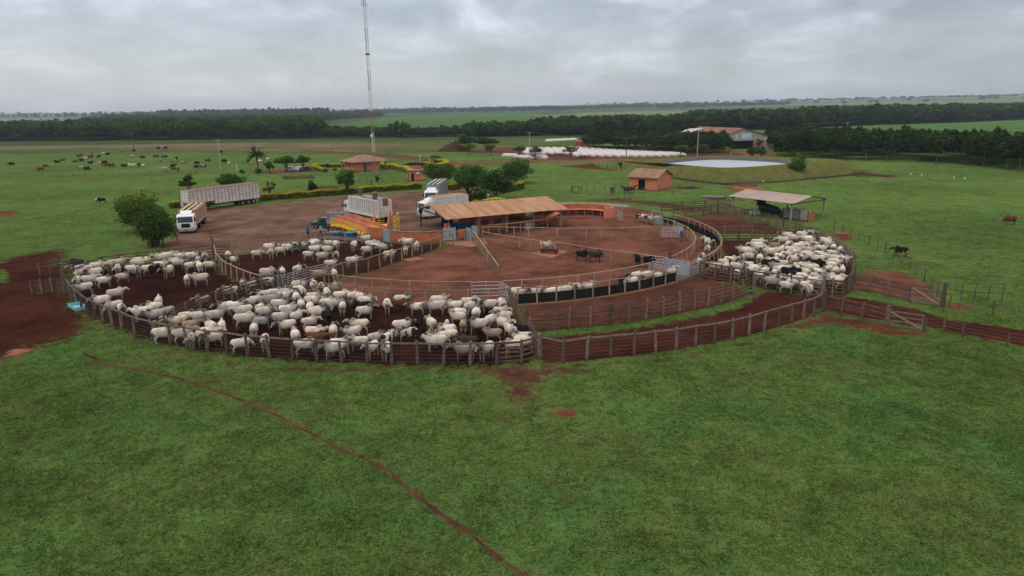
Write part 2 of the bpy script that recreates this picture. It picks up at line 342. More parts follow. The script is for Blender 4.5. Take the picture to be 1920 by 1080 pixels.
dpoly(W2([(1040,312),(1115,306),(1130,314),(1180,324),(1120,318)]), 1.5, DARKRED, 0.75)
dpoly(W2([(1186,320),(1280,334),(1360,343),(1470,338),(1600,323),(1700,330),(1600,330),(1470,342),(1360,348),(1280,339)]), 1.5, (0.05, 0.03, 0.02), 0.85)
dpoly(W2([(1610,322),(1680,330),(1680,334),(1600,328)]), 2, DARKRED)
# dark soil patches on the inner floors and pale clay flecks left to the sheets' own material
dline(W2([(-60,338),(120,333),(240,330),(330,326),(420,322),(480,320)]), 2.0, 2.0, (0.16, 0.062, 0.04), 0.95)
dline(W2([(-60,296),(120,289),(240,284),(420,278)]), 2.5, 3.0, (0.14, 0.06, 0.04), 0.85)
dpoly(W2([(470,322),(520,318),(590,312),(596,320),(560,326),(480,326)]), 2.0, (0.15, 0.07, 0.048))
dpoly(W2([(740,308),(830,308),(850,303),(950,303),(1010,299),(1100,300),(1230,297),(1400,292),(1400,296),(1230,301),(1000,305),(880,309),(840,314),(760,318)]), 2.0, (0.17, 0.075, 0.05))
dpoly(W2([(740,312),(800,308),(835,310),(815,322),(760,322)]), 2.0, (0.16, 0.07, 0.05))
dpoly(W2([(780,286),(850,285),(930,286),(940,292),(1010,300),(1060,300),(1180,297),(1420,291),(1380,284),(1300,286),(1100,278),(960,278),(930,277),(800,283)]), 3.0, (0.115, 0.052, 0.036))
dpoly(W2([(640,284),(760,290),(850,301),(820,306),(760,299),(650,289),(560,284),(570,281)]), 2.5, (0.12, 0.055, 0.036), 0.8)
dpoly(W2([(1370,284),(1440,283),(1470,292),(1400,297),(1350,296)]), 3, (0.17, 0.075, 0.05))
for k in range(14):   # worn spots
    pass
GCOL *= (1+.16*np.clip((P2[:, 1]-60)/70, 0, 1))[:, None]  # light painted in: pasture colour brightens gradually away from the camera
# far colour fields
gpoly(W2([(-400,262),(1120,262),(1100,276),(900,283),(600,288),(300,285),(-400,290)]), (0.076, 0.108, 0.036), 10)
gpoly(W2([(-100,268),(200,263),(620,266),(760,270),(640,284),(400,280),(160,276),(-100,280)]), (0.19, 0.135, 0.088), 8)
for k, (y0, y1) in enumerate(((266, 268), (271, 272.5), (275, 277), (279, 280))):
    gpoly(W2([(120,y0+1),(500,y0-1),(800,y0+2),(1000,y0+3),(1000,y1+3),(800,y1+2),(500,y1),(120,y1+1)]), ((0.085, 0.115, 0.04), (0.17, 0.115, 0.075), (0.12, 0.12, 0.05), (0.11, 0.085, 0.05))[k])
gpoly(W2([(-400,262),(600,262),(600,290),(400,318),(-400,334)]), (0.092, 0.118, 0.038), 25) if False else None
YYr = P2[:, 1]; far = YYr > 430
GCOL[far] = (0.045, 0.075, 0.028)
gpoly(W2([(600,236),(700,221),(860,214),(1010,213),(1060,222),(1000,240),(860,250),(700,248)]), (0.060, 0.135, 0.034))
gpoly(W2([(1000,218),(1090,212),(1300,209),(1340,214),(1200,222),(1060,224)]), (0.17, 0.19, 0.085))
gpoly(W2([(1090,217),(1300,212),(1330,216),(1150,228)]), (0.13, 0.17, 0.07))
gpoly(W2([(-600,232),(120,222),(150,226),(140,236),(-600,242)]), (0.26, 0.22, 0.14))
gpoly(W2([(1360,246),(1500,240),(1650,232),(1960,222),(2300,214),(2300,240),(1960,247),(1600,247),(1380,250)]), (0.072, 0.160, 0.040))
gpoly([(400,5200),(1200,3300),(6000,3600),(9000,6500),(9000,9400),(500,9400)], (0.075, 0.125, 0.05))
gpoly([(900,3000),(3200,2600),(3600,3100),(1300,3500)], (0.15, 0.17, 0.09))
gpoly([(2200,5200),(6500,5000),(7500,5900),(2500,6100)], (0.14, 0.155, 0.08))
me = bpy.data.meshes.new('ground')
me.vertices.add(NX*NY); me.vertices.foreach_set('co', np.c_[XX.ravel(), YY.ravel(), ZZ.ravel()].astype(np.float32).ravel())
ii = (np.arange(NY-1)[:, None]*NX+np.arange(NX-1)[None, :]).ravel()
q = np.c_[ii, ii+1, ii+1+NX, ii+NX].astype(np.int32); nf = len(q)
me.loops.add(nf*4); me.loops.foreach_set('vertex_index', q.ravel()); me.polygons.add(nf)
me.polygons.foreach_set('loop_start', np.arange(0, nf*4, 4, dtype=np.int32)); me.polygons.foreach_set('loop_total', np.full(nf, 4, np.int32))
me.polygons.foreach_set('use_smooth', np.ones(nf, bool)); me.update(calc_edges=True); me.validate()
at_ = me.attributes.new('dirt', 'FLOAT', 'POINT'); at_.data.foreach_set('value', DIRT.astype(np.float32))
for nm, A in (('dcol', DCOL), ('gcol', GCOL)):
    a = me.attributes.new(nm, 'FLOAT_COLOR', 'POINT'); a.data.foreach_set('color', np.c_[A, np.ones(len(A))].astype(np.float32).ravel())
ground = link('ground', me); tag(ground, 'short green pasture with bare red soil patches', 'ground', kind='structure')

def dirt_nodes(t, colsock, vec):
    """soil: clods, damp dark areas and dry pale ones around a base colour"""
    a = N(t, 'ShaderNodeTexNoise', inp={'Scale': 0.55, 'Detail': 9.0, 'Roughness': 0.68}); L(t, vec, a.inputs['Vector'])
    b = N(t, 'ShaderNodeTexNoise', inp={'Scale': 4.0, 'Detail': 8.0, 'Roughness': 0.8}); L(t, vec, b.inputs['Vector'])
    c = N(t, 'ShaderNodeTexNoise', inp={'Scale': 0.16, 'Detail': 6.0, 'Roughness': 0.6}); L(t, vec, c.inputs['Vector'])
    v = M(t, 'ADD', M(t, 'MULTIPLY_ADD', a.outputs[0], 1.3, -0.15), M(t, 'MULTIPLY_ADD', b.outputs[0], 2.6, -1.3))
    v = M(t, 'ADD', v, M(t, 'MULTIPLY_ADD', c.outputs[0], 2.4, -0.70))
    vm = N(t, 'ShaderNodeVectorMath', operation='SCALE'); L(t, colsock, vm.inputs[0]); L(t, M(t, 'MAXIMUM', v, 0.35), vm.inputs['Scale'])
    return vm.outputs[0], a, b
def soil(name, col, rough=0.85, wet=0.0):
    m = bpy.data.materials.new(name); m.use_nodes = True; t = m.node_tree; bs = t.nodes['Principled BSDF']; bs.inputs["Specular IOR Level"].default_value = 0.04
    g = N(t, 'ShaderNodeNewGeometry'); rgb = N(t, 'ShaderNodeRGB'); rgb.outputs[0].default_value = (*col, 1)
    c, a, b = dirt_nodes(t, rgb.outputs[0], g.outputs['Position'])
    if wet:   # pale dried-clay flecks
        f = N(t, 'ShaderNodeTexNoise', inp={'Scale': 0.35, 'Detail': 8.0, 'Roughness': 0.75}); mp = N(t, 'ShaderNodeMapping'); mp.inputs['Scale'].default_value = (1, 1.8, 1); L(t, g.outputs['Position'], mp.inputs[0]); L(t, mp.outputs[0], f.inputs['Vector'])
        k = M(t, 'MULTIPLY', M(t, 'SUBTRACT', f.outputs[0], 0.60), 9.0, clamp=True)
        mx = N(t, 'ShaderNodeMix', data_type='RGBA'); L(t, M(t, 'MULTIPLY', k, wet), mx.inputs[0]); L(t, c, mx.inputs[6]); mx.inputs[7].default_value = (0.27, 0.15, 0.10, 1); c = mx.outputs[2]
    L(t, c, bs.inputs['Base Color'])
    bs.inputs["Roughness"].default_value = 0.9
    bp = N(t, 'ShaderNodeBump', inp={'Strength': 1.0, 'Distance': 0.2}); L(t, b.outputs[0], bp.inputs['Height']); L(t, bp.outputs[0], bs.inputs['Normal'])
    return m
gm = bpy.data.materials.new('pasture'); gm.use_nodes = True; t = gm.node_tree; bs = t.nodes['Principled BSDF']; bs.inputs['Roughness'].default_value = 0.9; bs.inputs['Specular IOR Level'].default_value = 0.1
g = N(t, 'ShaderNodeNewGeometry'); pos = g.outputs['Position']
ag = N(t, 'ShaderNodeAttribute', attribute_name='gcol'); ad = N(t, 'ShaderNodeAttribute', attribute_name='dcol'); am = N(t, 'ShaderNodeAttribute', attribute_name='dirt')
nb = N(t, 'ShaderNodeTexNoise', inp={'Scale': 0.035, 'Detail': 5.0, 'Roughness': 0.6}); L(t, pos, nb.inputs['Vector'])
nm_ = N(t, 'ShaderNodeTexNoise', inp={'Scale': 0.30, 'Detail': 8.0, 'Roughness': 0.66, 'Distortion': 0.4}); L(t, pos, nm_.inputs['Vector'])
nf_ = N(t, 'ShaderNodeTexNoise', inp={'Scale': 3.4, 'Detail': 7.0, 'Roughness': 0.82}); L(t, pos, nf_.inputs['Vector'])
nq = N(t, 'ShaderNodeTexNoise', inp={'Scale': 1.15, 'Detail': 5.0, 'Roughness': 0.72, 'Distortion': 0.8}); L(t, pos, nq.inputs['Vector'])
nv = N(t, 'ShaderNodeTexNoise', inp={'Scale': 9.0, 'Detail': 3.0, 'Roughness': 0.8}); L(t, pos, nv.inputs['Vector'])
gv = M(t, 'ADD', M(t, 'MULTIPLY_ADD', nf_.outputs[0], 2.6, -0.85), M(t, 'MULTIPLY_ADD', nm_.outputs[0], 1.2, -0.15))
gv = M(t, 'ADD', gv, M(t, 'ADD', M(t, 'MULTIPLY_ADD', nq.outputs[0], 1.9, -0.95), M(t, 'MULTIPLY_ADD', nv.outputs[0], 3.6, -1.8)))
gv = M(t, 'MAXIMUM', M(t, 'ADD', gv, M(t, 'MULTIPLY_ADD', nb.outputs[0], 1.1, -0.55)), 0.25)
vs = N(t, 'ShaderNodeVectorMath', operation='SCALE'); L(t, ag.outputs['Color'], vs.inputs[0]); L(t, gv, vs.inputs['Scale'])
# yellowed / dried sward mixed through
nd = N(t, 'ShaderNodeTexNoise', inp={'Scale': 0.16, 'Detail': 9.0, 'Roughness': 0.72}); L(t, pos, nd.inputs['Vector'])
kd = M(t, 'MULTIPLY', M(t, 'SUBTRACT', nd.outputs[0], 0.44), 3.6, clamp=True)
md = N(t, 'ShaderNodeMix', data_type='RGBA'); L(t, M(t, 'MULTIPLY', kd, 0.65), md.inputs[0]); L(t, vs.outputs[0], md.inputs[6])
dry = N(t, 'ShaderNodeVectorMath', operation='SCALE'); dry.inputs[0].default_value = (0.112, 0.108, 0.035); L(t, gv, dry.inputs['Scale']); L(t, dry.outputs[0], md.inputs[7])
# lush bluish tufts
nl = N(t, 'ShaderNodeTexNoise', inp={'Scale': 0.10, 'Detail': 7.0, 'Roughness': 0.7}); mpl = N(t, 'ShaderNodeMapping'); mpl.inputs['Location'].default_value = (31, 17, 0); L(t, pos, mpl.inputs[0]); L(t, mpl.outputs[0], nl.inputs['Vector'])
kl = M(t, 'MULTIPLY', M(t, 'SUBTRACT', nl.outputs[0], 0.52), 5.0, clamp=True)
ml = N(t, 'ShaderNodeMix', data_type='RGBA'); L(t, M(t, 'MULTIPLY', kl, 0.6), ml.inputs[0]); L(t, md.outputs[2], ml.inputs[6])
lush = N(t, 'ShaderNodeVectorMath', operation='SCALE'); lush.inputs[0].default_value = (0.052, 0.165, 0.050); L(t, gv, lush.inputs['Scale']); L(t, lush.outputs[0], ml.inputs[7])
dc, da, db = dirt_nodes(t, ad.outputs['Color'], pos)
nr = N(t, 'ShaderNodeTexNoise', inp={'Scale': 0.9, 'Detail': 9.0, 'Roughness': 0.75}); L(t, pos, nr.inputs['Vector'])
nr2 = N(t, 'ShaderNodeTexNoise', inp={'Scale': 4.5, 'Detail': 6.0, 'Roughness': 0.8}); L(t, pos, nr2.inputs['Vector'])
mk = M(t, 'ADD', M(t, 'MULTIPLY_ADD', nr.outputs[0], 1.9, -0.95), M(t, 'MULTIPLY_ADD', nr2.outputs[0], 0.9, -0.45))
mk = M(t, 'MULTIPLY', M(t, 'SUBTRACT', M(t, 'ADD', am.outputs['Fac'], mk), 0.40), 4.2, clamp=True)
mm = N(t, 'ShaderNodeMix', data_type='RGBA'); L(t, mk, mm.inputs[0]); L(t, ml.outputs[2], mm.inputs[6]); L(t, dc, mm.inputs[7]); L(t, mm.outputs[2], bs.inputs['Base Color'])
bp = N(t, 'ShaderNodeBump', inp={'Strength': 0.9, 'Distance': 0.25}); L(t, M(t, 'ADD', nf_.outputs[0], M(t, 'MULTIPLY', nm_.outputs[0], 1.2)), bp.inputs['Height']); L(t, bp.outputs[0], bs.inputs['Normal'])
me.materials.append(gm)
# floor sheets, with ragged edges, each a little above the ground
from mathutils.geometry import tessellate_polygon
def sheet(name, pts, mt, z, label, shrink=0.55, amp=0.5, step=0.5, kind='structure', cat=None):
    P = [Vector((p[0], p[1], 0)) for p in pts]; Q = []
    area = sum(P[i].x*P[(i+1) % len(P)].y-P[(i+1) % len(P)].x*P[i].y for i in range(len(P)))
    sgn = 1 if area > 0 else -1
    for i in range(len(P)):
        a, b = P[i], P[(i+1) % len(P)]; n = max(1, int((b-a).length/step)); nr_ = Vector((-(b-a).y, (b-a).x, 0)).normalized()*sgn if (b-a).length > 1e-4 else Vector((0, 0, 0))
        for k in range(n):
            p = a.lerp(b, k/n); o = mnoise.noise(p*0.7)*amp+mnoise.noise(p*2.3)*amp*0.5
            Q.append(p+nr_*(shrink+o))
    tri = tessellate_polygon([Q])
    m_ = bpy.data.meshes.new(name); m_.from_pydata([(p.x, p.y, z) for p in Q], [], [tuple(x) for x in tri]); m_.materials.append(mt); m_.update()
    b = bmesh.new(); b.from_mesh(m_); bmesh.ops.recalc_face_normals(b, faces=b.faces)
    if sum(f.normal.z for f in b.faces) < 0: bmesh.ops.reverse_faces(b, faces=b.faces)
    b.to_mesh(m_); b.free()
    return tag(link(name, m_), label, cat or name.split('_')[-1], kind=kind)
for k, (nm, pts, col, lb) in enumerate(FLOORS):
    sheet(nm, pts, soil('soil_%s' % nm, col, wet=0.5 if col == PACK else (0.12 if nm == 'dirt_yard' else 0.0)), 0.004+0.004*k, lb)
TR2 = [Vector((p[0], p[1], 0)) for p in TRAIL]; TR2 = [TR2[i].lerp(TR2[i+1], k/8) for i in range(len(TR2)-1) for k in range(8)]
TR2 = [p+Vector((mnoise.noise(p*.5)*.22, mnoise.noise(p*.5+Vector((9, 0, 0)))*.15, 0)) for p in TR2]
WD = [.05+.045*(1+mnoise.noise(p*.9)) for p in TR2]
sheet('path', [(p.x-w, p.y-w*.6) for p, w in zip(TR2, WD)]+[(p.x+w, p.y+w*.6) for p, w in list(zip(TR2, WD))[::-1]], soil('soil_path', (0.105, 0.046, 0.031)), 0.004, 'narrow red cattle trail crossing the foreground pasture', shrink=0.0, amp=0.06, step=.25)
# ---------------------------------------------------------------- fences
def jitter_post(r, h, n=7, sq=False, seed=0, top=0.0):
    R = random.Random(seed); b = MB()
    if sq: b.box((0, 0, h/2-0.15), (r*2, r*1.8, h+0.3), R.uniform(-.2, .2))
    else:
        rr = [r*R.uniform(0.95, 1.1), r*R.uniform(0.9, 1.05), r*R.uniform(0.85, 1.0), r*R.uniform(0.8, 0.95)]
        b.tube([(0, 0, -0.3), (R.uniform(-.015, .015), R.uniform(-.015, .015), h*0.35), (R.uniform(-.02, .02), 0, h*0.7), (R.uniform(-.02, .02), R.uniform(-.02, .02), h)], rr, n)
    return b
POSTM = {}
def post_mesh(r, h, mt, sq=False):
    key = (round(r, 3), round(h, 2), mt.name, sq)
    if key not in POSTM:
        ms = []
        for k in range(3):
            o = jitter_post(r, h*random.uniform(0.98, 1.05), 7, sq, hash(key[:2])+k).build('post', mt)
            ms.append(o.data); bpy.data.objects.remove(o)
        POSTM[key] = ms
    return random.choice(POSTM[key])
def resample(P, sp):
    Q = [P[0]]; 
    d = [0]
    for i in range(len(P)-1): d.append(d[-1]+(P[i+1]-P[i]).length)
    n = max(1, round(d[-1]/sp))
    for k in range(1, n+1):
        s = d[-1]*k/n
        for i in range(len(P)-1):
            if s <= d[i+1]+1e-6:
                Q.append(P[i].lerp(P[i+1], (s-d[i])/max(1e-6, d[i+1]-d[i]))); break
    return Q
def G(pts, z=0):      # pixel trace -> ground points
    out_ = []
    for x, y in pts:
        p = at(x, y, z); out_.append(Vector((p.x, p.y, 0)))
    return out_
def fence(label, P, style, sp=None, h=1.7, name=None, group=None, rails=5, r=None, ends=True, close=0.0):
    """P ground points in order; every post is a part, every run of rails or wires is a part"""
    if sp: P = resample(P, sp)
    names = dict(plank='plank_fence', wire='post_and_wire_fence', rail='pole_rail_fence', cloth='shade_cloth_fence', field='wire_field_fence', palisade='palisade_fence')
    root = empty(name or names[style], (P[0].x, P[0].y, 0)); tag(root, label, 'fence', group)
    o0 = Vector((P[0].x, P[0].y, 0)); Ql = [p-o0 for p in P]
    if style in ('plank', 'wire', 'palisade'): rr, mt, sq = (r or 0.115), WOOD_OLD, False
    elif style == 'field': rr, mt, sq = (r or 0.07), WOOD_OLD, False
    else: rr, mt, sq = (r or 0.085), WOOD_PALE, False
    hp = h+0.12 if style in ('plank', 'wire') else h
    for p in Ql:
        o = link('post', post_mesh(rr, hp, mt, sq), root); o.location = p; o.rotation_euler = (random.gauss(0, .028), random.gauss(0, .028), random.uniform(0, 6)); o.scale = (1, 1, random.uniform(.96, 1.05))
    def off(p, i):
        a = Ql[max(i-1, 0)]; b = Ql[min(i+1, len(Ql)-1)]; d = (b-a); n = Vector((-d.y, d.x, 0)); 
        return n.normalized() if n.length > 0 else n
    if style == 'plank':
        zs = [h*(0.10+0.86*k/(rails-1)) for k in range(rails)]
        for z in zs:
            b = MB()
            for i in range(len(Ql)-1):
                n = off(None, i)*(rr+0.02); j = lambda: random.uniform(-0.035, 0.035)
                b.bar(Ql[i]+n+Vector((0, 0, z+j())), Ql[i+1]+n+Vector((0, 0, z+j())), 0.035, 0.15*random.uniform(0.8, 1.15))
            b.build('plank', WOOD_PLANK, root)
    if style in ('wire',):
        b = MB()
        for i in range(len(Ql)-1): b.bar(Ql[i]+Vector((0, 0, h+random.uniform(-.02, .02))), Ql[i+1]+Vector((0, 0, h+random.uniform(-.02, .02))), 0.07, 0.13)
        b.build('top_rail', WOOD_RAIL, root)
    if style in ('rail', 'cloth'):
        b = MB()
        for i in range(len(Ql)-1):
            a, c = Ql[i]+Vector((0, 0, h)), Ql[i+1]+Vector((0, 0, h)); dd = (c-a).normalized()*0.05
            b.tube([a-dd, (a+c)/2+Vector((0, 0, random.uniform(-.02, .02))), c+dd], [0.062, 0.055, 0.062], 6)
        b.build('top_rail', WOOD_PALE, root)
    if style in ('wire', 'rail', 'cloth', 'field'):
        nw, wr = dict(wire=(5, 0.007), rail=(6, 0.0075), cloth=(5, 0.007), field=(4, 0.010))[style]
        b = MB()
        for k in range(nw):
            z = h*(k+1)/(nw+1) if style != 'field' else h*(k+1)/(nw+0.3)
            for i in range(len(Ql)-1): b.tube([Ql[i]+Vector((0, 0, z)), Ql[i+1]+Vector((0, 0, z))], wr, 3, cap=False)
        b.build('wires', WIRE, root)
    if style == 'cloth':
        b = MB()
        for i in range(len(Ql)-1):
            n = off(None, i)*0.10; m = 5; ps = [Ql[i].lerp(Ql[i+1], k/m)+n*(1+0.25*math.sin(k*2.1+i)) for k in range(m+1)]; hh = h*0.66
            for k in range(m):
                s_ = 0.03*math.sin(k/m*PI)
                b.slab([ps[k]+Vector((0, 0, 0.12)), ps[k+1]+Vector((0, 0, 0.12)), ps[k+1]+Vector((0, 0, hh-s_)), ps[k]+Vector((0, 0, hh-s_*.5))], 0.012)
        b.build('shade_cloth', CLOTH, root)
        b = MB()
        for i in range(len(Ql)-1):
            n = off(None, i)*-0.05; b.bar(Ql[i]+n+Vector((0, 0, 0.05)), Ql[i+1]+n+Vector((0, 0, 0.05)), 0.28, 0.16)
        b.build('footing', CONC_RED, root)
    if style == 'palisade':
        b = MB()
        for i in range(len(Ql)-1):
            m = 8
            for k in range(m):
                p = Ql[i].lerp(Ql[i+1], (k+.5)/m)+off(None, i)*0.13; hh = h*random.uniform(0.9, 1.04)
                b.box((p.x, p.y, hh/2), (0.17, 0.05, hh), math.atan2((Ql[i+1]-Ql[i]).y, (Ql[i+1]-Ql[i]).x))
        b.build('boards', WOOD_OLD, root)
        for z in (0.4, 1.3):
            b = MB()
            for i in range(len(Ql)-1): b.bar(Ql[i]+Vector((0, 0, z)), Ql[i+1]+Vector((0, 0, z)), 0.05, 0.12)
            b.build('rail', WOOD_OLD, root)
    return root
def gate(label, a, b, h=1.5, kind='pipe', bars=6, group=None, z0=0.18):
    """a pipe, sheet or timber gate leaf between ground points a and b"""
    root = empty(dict(pipe='pipe_gate', sheet='sheet_metal_gate', timber='timber_gate')[kind], (a.x, a.y, 0)); tag(root, label, 'gate', group)
    q = b-a; q.z = 0; ln = q.length; d = q.normalized(); a_ = d*0.08; b_ = d*(ln-0.08); Z = lambda z: Vector((0, 0, z))
    f = MB(); m = GALV if kind != 'timber' else WOOD_PALE
    if kind == 'pipe':
        for p, r_ in ((a_, .035), (b_, .035), ((a_+b_)/2, .025)): f = MB(); f.tube([p+Z(z0), p+Z(h)], r_, 6); f.build('stile', m, root)
        f = MB()
        for k in range(bars): z = z0+(h-z0)*k/(bars-1); f.tube([a_+Z(z), b_+Z(z)], 0.03, 5)
        f.build('bars', m, root)
    elif kind == 'sheet':
        for p in (a_, b_): f.tube([p+Z(0), p+Z(h)], 0.04, 6)
        for z in (z0, h): f.tube([a_+Z(z), b_+Z(z)], 0.035, 6)
        f.build('frame', GALV, root)
        f = MB(); n = 8; nn = Vector((-d.y, d.x, 0))*0.03
        for k in range(n):      # horizontal corrugations
            za = z0+0.02+(h-z0-0.04)*k/n; zb = z0+0.02+(h-z0-0.04)*(k+1)/n
            f.slab([a_+Z(za), b_+Z(za), b_+Z((za+zb)/2)+nn, a_+Z((za+zb)/2)+nn], 0.004)
            f.slab([a_+Z((za+zb)/2)+nn, b_+Z((za+zb)/2)+nn, b_+Z(zb), a_+Z(zb)], 0.004)
        f.build('panel', SHEETM, root)
    else:
        for p in (a_, b_): f = MB(); f.bar(p+Z(z0), p+Z(h), 0.07, 0.1); f.build('stile', WOOD_RAIL, root)
        f = MB()
        for k in range(bars): z = z0+(h-z0)*k/(bars-1); f.bar(a_+Z(z), b_+Z(z), 0.035, 0.12)
        f.build('slats', WOOD_RAIL, root)
        f = MB(); f.bar(a_+Z(h)+Vector((0, -.04, 0)), b_+Z(z0)+Vector((0, -.04, 0)), 0.035, 0.14); f.build('brace', WOOD_PALE, root)
    return root
fence('long curved log post and wire fence round the front of the big pens', G(FRONT), 'wire', h=1.72)
fence('short plank fence corner joining the curved wire fence at the front', G([(932,685),(978,681),(1011,671)]), 'plank', h=1.72)
fence('dark plank fence of close posts dividing the front pen from the lanes', G([(1011,671),(955,573)]), 'plank', sp=2.0, h=1.75)
fence('single rail fence with many poles running from the front gates to the hub', G([(936,527),(888,455)]), 'rail', sp=1.75, h=1.7)
R_A, R_B = 32.8, 29.5
aG0 = angof(957, 543, 1.7); aG1 = angof(886, 546, 1.7)
if aG0 < A_L: pass
fence('outer ring rail of poles between the front pens and the alley', arc(R_A, A_L, aG0, 2.05), 'rail', sp=2.05, h=1.7)
aC = angof(1277, 502, 1.7)
fence('rail and black shade cloth fence on the near side of the curved alley', arc(R_A, aG0+1.2, aC, 2.0), 'cloth', sp=2.05, h=1.7)
aB0 = angof(620, 499, 1.7); aBg = angof(884, 527, 1.7)
fence('inner ring rail of poles behind the outer ring rail, left of the steel gates', arc(R_B, aB0, aBg, 2.0), 'rail', sp=2.05, h=1.7)
gate('pipe gate closing the left inner pen beside the hub fence', pol(R_B, aBg), pol(R_B, angof(938, 527, 1.7)), 1.65, 'pipe', 5)
gate('pipe gate seen end-on behind the plank divider, nearest the camera', pol(R_B, angof(938, 527, 1.7)), pol((R_A+R_B)/2, aG0-0.3), 1.65, 'pipe', 6)
gate('pipe gate seen end-on across the alley by the plank divider top', pol((R_A+R_B)/2, aG0-0.3), pol(R_A, aG0), 1.65, 'pipe', 6)
aB2 = angof(943, 526, 1.7); aB3 = angof(1223, 494, 1.7)
fence('inner ring rail of poles behind the shade cloth alley', arc(R_B, aB2, aB3, 2.0), 'rail', sp=2.05, h=1.7)
gate('pipe gate in the inner ring just left of the big sheet gate', pol(R_B, aB3), pol(R_B, angof(1254, 485, 1.7)), 1.7, 'pipe', 7)
gate('galvanised sheet gate across the alley on the right side of the ring', pol(R_B, angof(1256, 486, 1.7)), pol(R_A-.2, angof(1303, 493, 1.7)), 1.7, 'sheet')
gate('pipe gate at the right end of the black shade cloth', pol(R_A, aC), pol(R_A, angof(1305, 493, 1.7)), 1.7, 'pipe', 8)
gate('pipe gate joining the shade cloth ring to the crowded right pen', pol(R_A, angof(1307, 492, 1.7)), pol(R_A, angof(1328, 484, 1.7)), 1.7, 'pipe', 7)
gate('pipe gate on the inner spoke where two black cows stand', at(1204, 500), at(1253, 507), 1.5, 'pipe', 5)
aE0 = angof(1262, 483, 1.7); aE1 = angof(1240, 399, 1.7)
fence('inner rail of pale poles curving round the right side of the ring', arc(R_B, aE0, aE1+360 if aE1 < aE0 else aE1, 2.0), 'rail', sp=1.9, h=1.7)
aO0 = angof(1330, 483, 1.7); aO1 = angof(1240, 393, 1.7)
fence('outer rail of pale poles and dark cloth curving round the right side of the ring', arc(R_A, aO0, aO1+360 if aO1 < aO0 else aO1, 2.0), 'cloth', sp=1.9, h=1.7)
fence('curved pole rail at the left sweeping down from the tall corner post', [at(x, y, 1.7)*1 for x, y in ()] or [Vector((p.x, p.y, 0)) for p in [at(x, y, 1.7) for x, y in ((401,460),(405,475),(417,489),(442,501),(467,511),(487,516))]], 'rail', sp=1.9, h=1.7)
fence('left spoke rail between the upper left pen and the empty inner pen', G([(617,531),(644,519),(669,515),(691,510),(713,502),(734,496),(754,490),(773,484),(791,477),(809,471),(826,465),(850,458),(872,452)]), 'rail', h=1.65)
fence('right spoke rail from the hub towards the two black cows', G([(905,455),(929,460),(951,464),(974,467),(996,471),(1017,475),(1042,477),(1066,480),(1091,485),(1118,490),(1145,493),(1174,497),(1204,502)]), 'rail', h=1.6)
fence('upper right spoke rail running level behind the black cows', G([(905,446),(936,446),(964,447),(991,448),(1018,448),(1045,449),(1072,449),(1099,449),(1127,449),(1154,449),(1182,448),(1209,447),(1237,446)]), 'rail', h=1.65)
gate('pipe gate at the right end of the level spoke by the blue-shirted man', at(1239, 446), at(1279, 446), 1.6, 'pipe', 7)
gate('pipe gate swung aside beyond the blue-shirted man', at(1279, 446), at(1262, 432), 1.6, 'pipe', 7)
fence('plank fence between the left pen and the front pen', G([(291,641),(312,627),(331,612),(350,600),(371,590),(390,582),(411,575),(430,568),(452,560),(472,553),(494,547),(526,540)]), 'plank', sp=2.0, h=1.6)
gate('pipe gate left of the alley entrance behind the plank fence', at(489, 533), at(524, 543), 1.5, 'pipe', 6)
gate('pipe gate at the alley entrance, left leaf', at(530, 543), at(572, 528), 1.5, 'pipe', 6)
gate('pipe gate at the alley entrance, right leaf', at(573, 528), at(617, 517), 1.5, 'pipe', 6)
bl = [at(x, y, 1.7) for x, y in BACKL]; bl = [Vector((p.x, p.y, 0)) for p in bl]
fence('plank fence along the back of the left pen', bl, 'plank', sp=2.1, h=1.7)
fence('short plank return beside the tall corner post of the upper left pen', G([(401,482),(432,480)]), 'plank', sp=2.0, h=1.7)
fence('rail fence between the truck yard and the upper left pen', [Vector((p.x, p.y, 0)) for p in [at(x, y, 1.7) for x, y in NP2]], 'rail', sp=2.15, h=1.7)
fence('curved plank fence on the inside of the right lane', G([(985,622),(1026,621),(1067,616),(1107,614),(1143,610),(1179,606),(1211,601),(1244,594),(1274,587),(1302,582),(1327,577),(1352,571),(1373,565),(1393,557),(1411,551)]), 'plank', h=1.75)
fence('curved post and wire fence on the outside of the right lane', G(LANE_OUT), 'wire', h=1.72)
fence('plank fence along the front of the crowded right pen', G([(1312,519),(1340,525),(1370,530),(1400,536),(1432,541),(1457,544),(1482,548)]), 'plank', h=1.7)
gate('long timber gate at the front right of the crowded pen', at(1484, 548), at(1540, 556), 1.6, 'timber', 5)
fence('plank corner fence at the right tip of the crowded pen', G([(1542,556),(1560,558),(1579,559),(1590,549),(1596,543)]), 'plank', h=1.75)
fence('curved dark board fence round the right side of the crowded pen', [Vector((p.x, p.y, 0)) for p in [at(x, y, 1.8) for x, y in ((1597,512),(1604,500),(1604,480),(1595,465),(1580,452),(1562,442),(1545,435),(1535,427))]], 'palisade', sp=2.0, h=1.7)
fence('plank fence along the back of the crowded right pen', [Vector((p.x, p.y, 0)) for p in [at(x, y, 1.8) for x, y in ((1338,427),(1359,426),(1386,426),(1412,426),(1437,426),(1467,427),(1500,425),(1535,427))]], 'plank', h=1.7)
fence('plank fence on the near side of the handling chute under the open shelter', G([(1345,399),(1376,405),(1394,410),(1409,415),(1424,418),(1439,421),(1454,424),(1467,431),(1490,436),(1503,438)]), 'plank', h=1.65)
fence('plank fence curving left of the open shelter', G([(1262,408),(1286,407),(1304,406),(1319,404),(1332,401),(1345,399)]), 'plank', h=1.6)
fence('plank fence in the grass behind the right alley', G([(1240,395),(1262,395),(1278,393),(1300,392),(1321,390),(1345,388),(1372,390)]), 'plank', h=1.4, rails=4)
